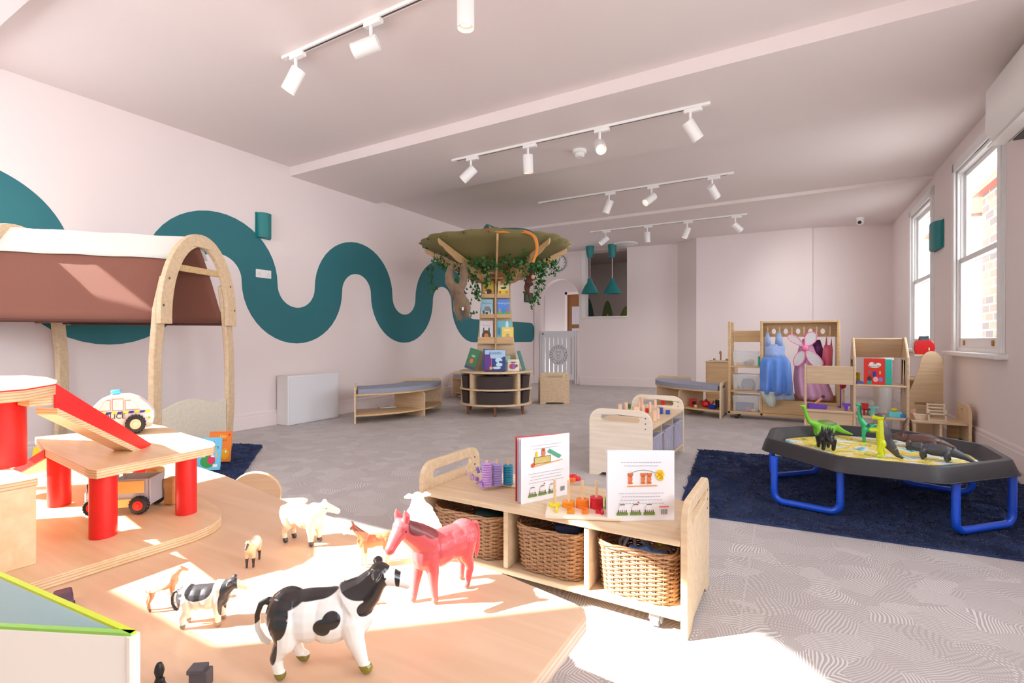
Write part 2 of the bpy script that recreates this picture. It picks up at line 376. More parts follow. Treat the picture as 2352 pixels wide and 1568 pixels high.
# right wall in its own slightly turned frame
RA = atan2(-.07, 5.1)      # turn of the wall
rdir = Vector((-.07, 5.1, 0)).normalized(); rn = Vector((rdir.y, -rdir.x, 0))       # outward
RO = Vector((1.41, 4.5, 0))
RM = fr(RO, rdir, (0, 0, 1), rn)                          # u along, v up, w outwards
def onright(px, py, off=0):
    r = ray(px, py); t = (RO+rn*off-Vector((0,0,0))).dot(rn)/r.dot(rn); h = _C+r*t
    return Vector(((h-RO).dot(rdir), h.z))
W1 = (onright(2310, 600)[0], onright(2190, 600)[0], .80, 2.78)       # casing outer
W2 = (onright(2147, 600)[0], onright(2091, 600)[0], .80, 2.78)
CW = .11
wins = [(W1[0]+CW, W1[1]-CW, .84, 2.66), (W2[0]+CW, W2[1]-CW, .84, 2.66)]
extra = [(-1.55, -.35, .9, 2.3), (-3.1, -1.9, .9, 2.65), (-4.8, -3.5, .9, 2.65)]       # unseen windows added nearer along the same wall to let in more sky
wr = MB().prism([(-5.2, 0), (6.2, 0), (6.2, 3.0), (-5.2, 3.0)], 0, .1, RM, [hole(*x) for x in wins+extra]).build('wall_right', WALLM); struct(wr)
GLASS = bpy.data.materials.new('window_glass'); GLASS.use_nodes = True
_n = GLASS.node_tree.nodes; _l = GLASS.node_tree.links; _n.remove(_n['Principled BSDF'])
_t = _n.new('ShaderNodeBsdfTransparent'); _g = _n.new('ShaderNodeBsdfGlossy'); _g.inputs['Roughness'].default_value = .02
_lw = _n.new('ShaderNodeLayerWeight'); _lw.inputs[0].default_value = .5; _fz = _n.new('ShaderNodeMath'); _fz.operation = 'MULTIPLY'; _fz.inputs[1].default_value = .25; _l.new(_lw.outputs['Facing'], _fz.inputs[0]); _x = _n.new('ShaderNodeMixShader'); _l.new(_fz.outputs[0], _x.inputs[0]); _l.new(_t.outputs[0], _x.inputs[1]); _l.new(_g.outputs[0], _x.inputs[2])
_l.new(_x.outputs[0], _n['Material Output'].inputs[0])
BRASS = mat('brass', (176, 130, 50), .3, metal=.8)
def sash_window(name, u0, u1, v0, v1):
    e = bpy.data.objects.new(name, None); COL.objects.link(e); struct(e); e.matrix_world = RM
    L2 = I4
    def P(mb, a, b, c, d, w0, w1): return mb.box(a, b, c, d, w0, w1)
    c = MB()
    for k, (a, w_) in enumerate(((CW, .012), (CW-.03, .024))):
        P(c, u0-a, u0+.01*0, v0, v1+a, -w_, 0); P(c, u1, u1+a, v0, v1+a, -w_, 0); P(c, u0-a, u1+a, v1, v1+a, -w_, 0)
    c.build('casing', WHITE, e, bevel=.004)
    MB().box(u0-CW-.06, u1+CW+.06, v0-.045, v0, -.085, .06).build('sill', WHITE, e, bevel=.012, seg=3)
    b = MB(); P(b, u0, u0+.03, v0, v1, .0, .1); P(b, u1-.03, u1, v0, v1, .0, .1); P(b, u0, u1, v1-.03, v1, .0, .1); P(b, u0, u1, v0, v0+.04, .0, .1)
    b.build('sash_box', WHITE, e, bevel=.003)
    vm = v0+(v1-v0)*.49
    for nm, a, b_, w0 in (('lower_sash', v0+.04, vm+.03, .015), ('upper_sash', vm-.01, v1-.03, .055)):
        s_ = MB(); t = .05; ua, ub = u0+.03, u1-.03
        P(s_, ua, ua+t, a, b_, w0, w0+.035); P(s_, ub-t, ub, a, b_, w0, w0+.035)
        P(s_, ua, ub, a, a+(.09 if nm[0] == 'l' else .045), w0, w0+.035); P(s_, ua, ub, b_-.045, b_, w0, w0+.035)
        so_ = s_.build(nm, WHITE, e, bevel=.004)
        P(MB(), ua+t, ub-t, a+.04, b_-.04, w0+.02, w0+.024).build('pane', GLASS, so_)
        if nm[0] == 'l':
            for uu in (ua+.18, ub-.18): P(MB(), uu-.02, uu+.02, a+.02, a+.07, w0-.012, w0).build('sash_lift', BRASS, so_, bevel=.004)
    for uu in (u0+.045, u1-.045): MB().cyl((uu, vm, .03), (uu, v1-.06, .03), .004, n=6).build('sash_cord', WHITE, e)
    return e
for i, x in enumerate(wins): sash_window('window_%d' % (i+1), *x)
for i, x in enumerate(extra):
    e = bpy.data.objects.new('window_%d' % (i+3), None); COL.objects.link(e); struct(e); e.matrix_world = RM
    u0_, u1_, v0_, v1_ = x; f_ = MB()
    for a_ in ((u0_, u0_+.06, v0_, v1_), (u1_-.06, u1_, v0_, v1_), (u0_, u1_, v0_, v0_+.08), (u0_, u1_, v1_-.06, v1_), (u0_, u1_, (v0_+v1_)/2-.03, (v0_+v1_)/2+.03)): f_.box(a_[0], a_[1], a_[2], a_[3], .03, .08)
    f_.build('sash', WHITE, e); MB().box(u0_+.06, u1_-.06, v0_+.08, v1_-.06, .05, .054).build('pane', GLASS, e)
for (a_, b_, c_, d_) in wins+extra:
    c = RM @ Vector(((a_+b_)/2, (c_+d_)/2, .12)); portal(c.x, c.y, c.z, d_-c_, b_-a_, (0, pi/2, RA*0))
# back wall windows (behind the camera) that let the low sun in
e = bpy.data.objects.new('window_6', None); COL.objects.link(e); struct(e); x0 = XL-.1+.3
f_ = MB(); y = BACK-.03
for xx, zz in ((x0, 2.6), (x0+.8, 2.6), (x0+1.68, 2.7), (x0+3.05, 2.05)): f_.box(xx-.01, xx+.015, y-.02, y+.02, 1.56, zz)
f_.box(x0, x0+3.08, y-.02, y+.02, 1.56, 1.58)
f_.build('sash', WHITE, e); portal(x0+1.54, BACK-.07, 2.14, 3.08, 1.16, (-pi/2, 0, 0))
portal(XL-.17, 1.01, 2.1, .4, .5, (0, -pi/2, 0))

# ceiling: three levels, with the steps between them
def slab(name, x0, x1, y0, y1, z): return struct(MB().box(x0, x1, y0, y1, z, z+.25).build(name, CEILM))
slab('ceiling', XL-.15, 1.75, BACK-.05, YA, ZA); slab('ceiling', XL-.15, 1.75, YA, YB, ZB)
slab('ceiling', XL-.15, 1.75, YB, YC, ZC); slab('ceiling', XL-.15, 1.75, YC, 10.5, ZD)
yy = onz(28, 35, 2.87).y
struct(MB().box(XL, 1.4, yy-.3, yy, 2.87, ZA).build('trim_1', CEILM))       # nearest ceiling beam

struct(MB().box(1.42, 1.56, -1, 10.5, 3.21, 5.6).build('wall_sun_block', mat('sun_block_paint', (170, 150, 124), .9)))  # unseen block added to keep the sun off the brick houses
# baseboards with a moulded top
def baseboard(name, p0_, p1_, side=1, h=.15, holes=None):
    d = Vector((p1_[0]-p0_[0], p1_[1]-p0_[1], 0)); Lg = d.length; d.normalize(); nn = Vector((-d.y, d.x, 0))*side
    M = fr((p0_[0], p0_[1], 0), nn, (0, 0, 1), d)
    pr = [(0, 0), (.022, 0), (.022, h-.045), (.016, h-.038), (.018, h-.03), (.018, h-.012), (.008, h), (0, h)]
    return struct(MB().prism(pr, 0, Lg, M).build(name, TRIMM))
baseboard('baseboard_left', (XL, BACK), (XL, 9.86), -1, .17)
bu = onfar(u1+.02, 0); baseboard('baseboard_far', (bu.x, bu.y), (-2.1, 10.2), -1, .17)
baseboard('baseboard_chimney', (-1.68, 9.82), (.18, 9.90), -1, .17)
baseboard('baseboard_alcove', (.16, 9.93), (1.5, 10.34), -1, .17)
r0 = RM @ Vector((-5, 0, 0)); r1 = RM @ Vector((5.9, 0, 0)); r0 = RM @ Vector((-.25, 0, 0)); baseboard('baseboard_right', (r0.x, r0.y), (r1.x, r1.y), 1, .17)

# hall and next room behind the far wall
HALLM = mat('hall_paint', (206, 194, 192), .8)
def bx(name, x0, x1, y0, y1, z0, z1, m): return struct(MB().box(x0, x1, y0, y1, z0, z1).build(name, m))
bx('wall_hall_left', -6.3, -6.2, 9.8, 13.2, 0, 3, HALLM); bx('wall_hall_near', -6.3, XL-.1, 9.8, 9.9, 0, 3, HALLM); bx('wall_hall_far', -6.3, -2.0, 12.6, 12.7, 0, 3, HALLM)
bx('ceiling_hall', -6.4, XL-.15, 9.75, 13.4, 2.95, 3.05, HALLM); bx('ceiling_room', XL-.15, -1.0, 10.06, 13.4, 2.95, 3.05, HALLM)
for nm_, x_, y_, en in (('hall_fill', -5.2, 10.9, 1.5), ('room_fill', -2.7, 11.0, 9)):  # added unseen fill lights with glowing discs, to brighten hall and next room
    l_ = bpy.data.lights.new(nm_, 'AREA'); l_.shape = 'DISK'; l_.size = .3; l_.energy = en; l_.color = (1, .93, .85); o_ = bpy.data.objects.new(nm_, l_); COL.objects.link(o_); o_.location = (x_, y_, 2.9)
    struct(MB().lathe([(0, 0), (.17, 0), (.17, .04), (0, .04)], (x_, y_, 2.905), 24).build('fill_disc', mat('fill_glow', (250, 244, 236), .5, emit=2))); bx('wall_room_right', -2.2, -2.1, 10.4, 12.7, 0, 3, HALLM)
wallpoly('wall_hall_divider', (-4.09, 10.22), (-5.06, 12.6), 3.0, thick=.04, m=HALLM)
wallpoly('wall_room_far', (-5.06, 12.55), (-2.1, 12.55), 3.0, thick=.04, m=HALLM)
q = MB(); ms = []
def rmx(px): return ony(px, 700, 12.5).x
def rmz(px, py): return ony(px, py, 12.5).z
for (pl, pr_, py, col) in ((1325, 1366, 680, (60, 96, 92)), (1379, 1409, 690, (104, 128, 76)), (1417, 1462, 702, (128, 150, 70)), (1336, 1353, 712, (230, 200, 170)), (1390, 1399, 720, (236, 206, 170))):
    ms.append(clr(*col, .8)); q.m = len(ms)-1; xa, xb = rmx(pl), rmx(pr_); hh = rmz((pl+pr_)/2, py); cx = (xa+xb)/2; wd = xb-xa; zb_ = 1.0 if hh > 1.75 else 1.2
    q.prism([(cx-wd/2, zb_), (cx+wd/2, zb_)]+[(cx+wd/2*cos(pi*k/16), zb_+(hh-zb_)*sin(pi*k/16)) for k in range(1, 16)], 12.545-.002*len(ms), 12.546-.002*len(ms), XZ)
q.build('painted_arches', ms, bpy.data.objects['wall_room_far'])
# oak door standing open in the hall with two notices
hx = ony(1316, 700, 11.7); dr = bpy.data.objects.new('door_1', None); COL.objects.link(dr); struct(dr)
dx0, dx1 = ony(1304, 700, 11.7).x, ony(1332, 700, 11.7).x
dtop = ony(1316, 676, 11.7).z
MB().box(dx0, dx1+.12, 11.7, 11.74, 0, dtop).build('leaf', DOORW, dr)
MB().box(dx0-.06, dx0, 11.66, 11.78, 0, dtop+.06)\
    .box(dx0-.06, dx1+.12, 11.66, 11.78, dtop, dtop+.06).build('frame', TRIMM, dr)
MB().box(dx0+.12, dx0+.36, 11.69, 11.7, 1.35, 1.8).box(dx0+.12, dx0+.34, 11.69, 11.7, 1.05, 1.25).build('notice', mat('notice', (200, 196, 200), .5), dr)
MB().cyl((dx0+.06, 11.64, 1.05), (dx0+.06, 11.7, 1.05), .02).box(dx0+.05, dx0+.18, 11.62, 11.645, 1.03, 1.06).build('handle', mat('steel', (170, 170, 172), .3, metal=.9), dr)
# ledge under the opening
a_, b_ = h0-.05, h1+.03
o = MB().box(a_, b_, hz-.03, hz, -.05, .24); o.v = [tuple(FARM @ Vector(p)) for p in o.v]; struct(o.build('trim_2', WHITE, bevel=.006))
o = MB().box(h0-.09, h0, hz-.03, hz1, -.012, .0); o.v = [tuple(FARM @ Vector(p)) for p in o.v]; struct(o.build('trim_3', WHITE))
# door lining beside the arch
o = MB().box(u0-.13, u0-.02, 0, 2.28, -.02, 0).box(u0-.13, u0-.09, 0, 2.28, -.035, 0); o.v = [tuple(FARM @ Vector(p)) for p in o.v]; struct(o.build('trim_4', TRIMM, bevel=.004))

# outside: brick houses across the side passage
def brick():
    m = bpy.data.materials.new('stock_brick'); m.use_nodes = True; n = m.node_tree.nodes; L = m.node_tree.links
    tc = n.new('ShaderNodeTexCoord'); mp = n.new('ShaderNodeMapping'); mp.inputs['Rotation'].default_value = (radians(90), 0, radians(90)); L.new(tc.outputs['Object'], mp.inputs[0])
    br = n.new('ShaderNodeTexBrick'); br.inputs['Scale'].default_value = 1; br.inputs['Brick Width'].default_value = .42; br.inputs['Row Height'].default_value = .14
    br.inputs['Mortar Size'].default_value = .014; br.inputs['Color1'].default_value = srgb(168, 148, 118); br.inputs['Color2'].default_value = srgb(120, 110, 106); br.inputs['Mortar'].default_value = srgb(214, 206, 190)
    sx = n.new('ShaderNodeSeparateXYZ'); cb = n.new('ShaderNodeCombineXYZ'); L.new(tc.outputs['Object'], sx.inputs[0]); L.new(sx.outputs[1], cb.inputs[0]); L.new(sx.outputs[2], cb.inputs[1]); L.new(cb.outputs[0], br.inputs['Vector'])
    n.remove(mp); L.new(br.outputs[0], n['Principled BSDF'].inputs['Base Color']); n['Principled BSDF'].inputs['Roughness'].default_value = .9; return m
BRICK = brick(); TILE = mat('roof_tile', (196, 104, 78), .8, var=.2, vscale=8)
for y0_, y1_, nm, lb in ((8.3, 11.4, 'brick_house', 'pale brick house wall seen through the nearer sash window'), (13.0, 15.6, 'brick_house', 'pale brick house wall seen through the farther sash window')):
    e = thing(nm, lb, 'building', (2.7, y0_, 0))
    MB().box(0, 1.4, 0, y1_-y0_, 0, 3.5).build('wall', BRICK, e); MB().prism([(-.12, 3.42), (1.5, 3.42), (1.5, 4.1), (.7, 4.4)], -.1, y1_-y0_+.1, fr((0,0,0), (1,0,0), (0,0,1), (0,1,0))).build('roof', TILE, e)
# paved passage outside
struct(MB().box(1.76, 5, -2, 17, -.3, -.02).build('floor_outside', mat('paving', (190, 186, 180), .9)))

# ================================================================== foreground table
T = 0.5
tb = thing('low_table', 'large low birch table in the front corner carrying the toy garage and farm animals', 'table', (-1.25, .35, 0))
def L(px, py, z, o=tb): p = onz(px, py, z); return (p.x-o.location.x, p.y-o.location.y)
far = [L(1362, 1396, T), L(1156, 1316, T), L(877, 1223, T), L(676, 1158, T), L(515, 1090, T)]
xr = far[0][0]; top = [(xr, -.62), (xr, far[0][1]-.03), (xr-.012, far[0][1]-.008), (xr-.03, far[0][1])]+far[1:]+[(-1.0, .66), (-1.05, -.62)]
MB().prism(top, T-.026, T, XY).build('tabletop', TABLEW, tb, bevel=.003)
MB().prism([(p[0]*.94, p[1]*.94) for p in top], T-.07, T-.0262, XY).build('apron', MAPLE, tb)
for lx, ly in ((xr-.10, far[0][1]-.10), (xr-.10, -.55), (-.95, -.55), (-.95, .5)):
    MB().box(lx-.045, lx+.045, ly-.045, ly+.045, 0, T-.0705).build('leg', MAPLE, tb, bevel=.01)

# ------------------------------------------------------------------ wooden toy garage on the table
g = thing('toy_garage', 'wooden toy parking garage with red posts and a red sided ramp', 'toy garage', (-1.7, .3, T))
GZ = Vector((-1.7, .3, T))
def G(px, py, z): p = onz(px, py, z)-GZ; return (p.x, p.y)
bw = [G(30, 1350, T+.02), G(76, 1338, T+.02), G(250, 1284, T+.02), G(446, 1224, T+.02), G(490, 1205, T+.02), G(508, 1190, T+.02), G(509, 1178, T+.02), G(500, 1165, T+.02), G(480, 1150, T+.02), G(455, 1138, T+.02)]
bw = [(bw[0][0], -.5)]+bw+[(-.6, .49), (-.68, .3), (-.68, -.5)]
MB().prism(bw, 0, .02, XY).build('base_plate', BIRCH, g, bevel=.002)
D0, D1 = .66-T, .68-T
dk = [G(103, 1030, .68), G(190, 1070, .68), G(203, 1077, .68), G(222, 1079, .68), G(490, 1026, .68), G(495, 1021, .68), G(492, 1015, .68), G(430, 997, .68), G(378, 978, .68), G(345, 973, .68), G(190, 993, .68), G(80, 1003, .68)]
MB().prism(dk, D0, D1, XY).build('middle_deck', BIRCH, g, bevel=.0015)
def halfpost(p, w_, z0, z1, name='post'):
    pr = [(-w_/2, .0), (w_/2, .0), (w_/2, w_*.1)]+[(w_/2*cos(pi*k/12), w_*.1+w_*.55*sin(pi*k/12)) for k in range(1, 12)]+[(-w_/2, w_*.1)]
    M = Matrix.Translation((p[0], p[1], 0)) @ Matrix.Rotation(pi+radians(62), 4, 'Z')
    return MB().prism(pr, z0, z1, M).build(name, RED, g, bevel=.001)
for px, py, w_ in ((238, 1228, .05), (428, 1176, .046), (137, 1158, .048), (325, 1105, .045)): halfpost(G(px, py, .52), w_, .02, D0)
# block of the lift tower: light box, then a fat red post, then the top deck
bc = G(84, 1294, .52); bt = over(84, 1098, onz(84, 1294, .52)).z-T
MB().box(bc[0]-.42, bc[0], bc[1]-.3, bc[1], .02, bt-.014).build('tower_box', BIRCHF, g, bevel=.0012)
MB().box(bc[0]-.422, bc[0]+.002, bc[1]-.302, bc[1]+.002, bt-.014, bt).build('tower_lid', BIRCH, g, bevel=.0012)
tp = onz(4, 1070, T+bt)-GZ; UZ = over(15, 905, Vector((tp.x, tp.y, 0))+GZ).z-T
MB().lathe([(0, bt), (.039, bt), (.039, UZ), (0, UZ)], (tp.x, tp.y, 0), 36).build('tower_post', RED, g, smooth=True)
UT = UZ+.02
def GT(px, py): return G(px, py, T+UT)
ud = [GT(-240, 912), GT(0, 901), GT(60, 896), GT(128, 884), GT(130, 876), GT(108, 868), GT(60, 864), GT(0, 865), GT(-240, 862)]
MB().prism(ud, UZ, UT, XY).build('top_deck', BIRCH, g, bevel=.001)
MB().prism([((x-ud[4][0])*1.0+ud[4][0], y) for x, y in ud], UT, UT+.002, XY).build('deck_paint', RED, g)
MB().prism([(ud[4][0]+(x-ud[4][0])*.985-.002, y+(.0015 if i < 5 else -.0015)) for i, (x, y) in enumerate(ud)], UT+.002, UT+.0026, XY).build('deck_panel', BIRCH, g)
e0 = over(128, 884, Vector((0, 0, 0)) + Vector((GZ.x+ud[3][0], GZ.y+ud[3][1], 0)))-GZ
# ramp from the top deck to the middle deck
ra = Vector((ud[3][0], ud[3][1], UT)); re = Vector((*G(345, 1026, .68), D1+.004)); dv = re-ra; hor = Vector((dv.x, dv.y, 0)).normalized(); sd = Vector((hor.y, -hor.x, 0))
back = -sd if sd.dot(_f) < 0 else sd
Mr = fr(ra, dv.normalized(), Vector((0, 0, 1)), back); Lr = dv.length
MB().prism([(0, -.05), (Lr*.86, -.03), (Lr*1.0, -.002), (Lr*1.02, .006), (0, .004)], 0, .006, Mr).build('ramp_side', RED, g, bevel=.001)
MB().prism([(0, -.062), (Lr*.8, -.042), (Lr*.9, -.026), (0, -.048)], -.004, .05, Mr).build('ramp', BIRCH, g)
MB().box(ud[3][0]-.07, ud[3][0]-.006, ud[3][1]-.04, ud[3][1]-.002, UZ-.022, UZ-.0005).build('deck_bearer', BIRCH, g, bevel=.001)
# lower ramp on the left going down from the middle deck
ra = Vector((*G(103, 1030, .68), D1-.002)); re = Vector((*G(40, 1088, .60), .62-T)); dv = re-ra
hor = Vector((dv.x, dv.y, 0)).normalized(); sd = Vector((hor.y, -hor.x, 0)); back = -sd if sd.dot(_f) < 0 else sd
Mr = fr(ra, dv.normalized(), Vector((0, 0, 1)), back); Lr = dv.length*1.8
MB().prism([(0, -.022), (Lr, -.022), (Lr, .0), (0, .0)], -.002, .004, Mr).build('ramp_side', RED, g)
MB().prism([(0, -.006), (Lr, -.006), (Lr, .0), (0, .0)], .004, .12, Mr).build('ramp', BIRCH, g)

# ------------------------------------------------------------------ toy vehicles
def heading(pa, pb): return atan2(pb.y-pa.y, pb.x-pa.x)
def wheel(parent, x, y, z, r, w_, rimcol, tread=18):
    mb = MB(); n = tread*2
    prof = []
    vs = []
    for s_ in (-w_/2, -w_/2*.7, w_/2*.7, w_/2):
        for k in range(n):
            rr_ = r*(1.0 if k % 2 else .9) if abs(s_) < w_/2*.9 else r*.84
            a = 2*pi*k/n; vs.append((x+rr_*cos(a), y+s_, z+rr_*sin(a)))
    fs = []
    for i in range(3):
        for k in range(n): fs.append((i*n+k, i*n+(k+1) % n, (i+1)*n+(k+1) % n, (i+1)*n+k))
    fs += [tuple(range(n)), tuple(3*n+k for k in range(n))]
    mb.add(vs, fs); o = mb.build('wheel', BLACK, parent)
    h = MB()
    for s_ in (-1, 1): h.cyl((x, y+s_*w_*.4, z), (x, y+s_*w_*.56, z), r*.56, r*.5, 20).cyl((x, y+s_*w_*.5, z), (x, y+s_*w_*.68, z), r*.3, r*.26, 16)
    h.build('hub', rimcol, o, smooth=False)
pc_a, pc_b = onz(226, 1003, .68), onz(310, 996, .68)
RIMW = wood('rim_wood', (214, 180, 150), (230, 200, 172), .4)
pc_h = heading(pc_a, pc_b); pc_n = Vector((-sin(pc_h), cos(pc_h), 0)); pc_c = (pc_a+pc_b)/2+pc_n*.045-Vector((cos(pc_h), sin(pc_h), 0))*.008
pc = thing('police_car', 'wooden police car toy with blue roof light parked on the garage deck', 'toy car', (pc_c.x, pc_c.y, .6805), pc_h); pc.scale = (1.12, 1.15, 1.25)
body = [(-.078, .018), (.08, .018), (.083, .03), (.082, .048), (.07, .066), (.05, .083), (.03, .09), (-.005, .09), (-.028, .08), (-.045, .062), (-.075, .054), (-.082, .04), (-.082, .026)]
CARW = mat('car_paint', (244, 226, 222), .4)
MB().prism(body, -.028, .028, XZ).build('body', CARW, pc, bevel=.004)
MB().box(-.07, .078, -.03, .03, .012, .022).build('chassis', RIMW, pc, bevel=.002)
MB().box(-.008, .012, -.012, .012, .09, .1).build('roof_light', mat('blue_lamp', (90, 190, 226), .2), pc, bevel=.003)
it = []
for x0, x1, z0, z1 in ((-.03, -.008, .056, .078), (-.002, .018, .056, .08), (.024, .052, .056, .076)):
    pts = [(x0, z0), (x1, z0), (x1 if x0 < .02 else x1-.016, z1), (x0+(.014 if x0 < -.02 else 0), z1)]
    it.append(('p', [(a+(-.0016 if a < (x0+x1)/2 else .0016), b+(-.0016 if b < (z0+z1)/2 else .0016)) for a, b in pts], (190, 130, 120))); it.append(('p', pts, (240, 232, 226)))
for k in range(10): it.append(('p', [(-.04+.0115*k, .047), (-.04+.0115*k+.0105, .047), (-.04+.0115*k+.013, .052), (-.04+.0115*k+.0025, .052)], ((236, 220, 60) if k % 2 else (52, 60, 150))))
it += [('t', 'POLICE', -.003, .041, .0165, (40, 40, 48)), ('e', .073, .034, .003, .003, (150, 200, 70)), ('p', [(.056, .03), (.061, .03), (.057, .038), (.052, .038)], (60, 70, 170)), ('r', -.074, .042, .012, .01, (80, 84, 190)), ('e', -.068, .03, .004, .004, (90, 90, 180))]
art(pc, it, -.028, 'livery_print')
for x_ in (-.045, .045):
    for y_ in (-.036, .036): wheel(pc, x_, y_, .0225, .0225, .018, RIMW)

tk = thing('toy_truck', 'grey toy lorry with wooden side panels under the garage deck', 'toy lorry', (0, 0, .52), 0)
tp_ = onz(270, 1178, .52); tk.location = (tp_.x+.0, tp_.y+.028, .5205); tk.rotation_euler[2] = radians(40)
GREY = mat('toy_grey', (186, 188, 196), .4); SIDEW = wood('side_wood', (226, 178, 104), (238, 198, 130), .4)
MB().box(-.035, .06, -.03, .03, .02, .028).box(-.035, .06, -.034, -.031, .02, .085).box(-.035, .06, .031, .034, .02, .085).box(.056, .062, -.034, .034, .02, .085).box(-.035, -.03, -.034, .034, .02, .08).build('tray', GREY, tk, bevel=.001)
MB().box(-.025, .05, -.041, -.036, .052, .082).box(-.02, .05, -.04, -.035, .018, .038).build('side_board', SIDEW, tk, bevel=.001)
MB().prism([(-.085, .02), (-.04, .02), (-.04, .085), (-.055, .09), (-.07, .085), (-.086, .055)], -.032, .032, XZ).build('cab', mat('cab_white', (232, 232, 236), .35), tk, bevel=.005)
MB().box(-.08, -.046, -.0335, .0335, .055, .078).build('cab_window', mat('cab_glass', (60, 64, 72), .2), tk, bevel=.003)
for x_ in (-.06, .04):
    for y_ in (-.04, .04): wheel(tk, x_, y_, .0225, .0225, .016, RED)
# wooden fuel pumps
for px, py, w_, h_, lb in ((345, 1138, .036, .075, 'taller wooden fuel pump block behind the toy lorry'), (383, 1160, .03, .07, 'smaller wooden fuel pump block beside the right red post')):
    p = onz(px, py, .52); e = thing('fuel_pump', lb, 'toy fuel pump', (p.x, p.y+.012, .5205), radians(30), 'fuel pumps of the toy garage')
    MB().prism([(-w_*.42, 0), (w_*.42, 0), (w_*.42, h_*.5), (w_*.5, h_*.65), (w_*.5, h_*.92), (w_*.4, h_), (-w_*.4, h_), (-w_*.5, h_*.92), (-w_*.5, h_*.65), (-w_*.42, h_*.5)], -w_*.45, w_*.45, XZ).build('block', wood('pump_wood', (198, 146, 84), (214, 168, 106), .4), e, bevel=.004)

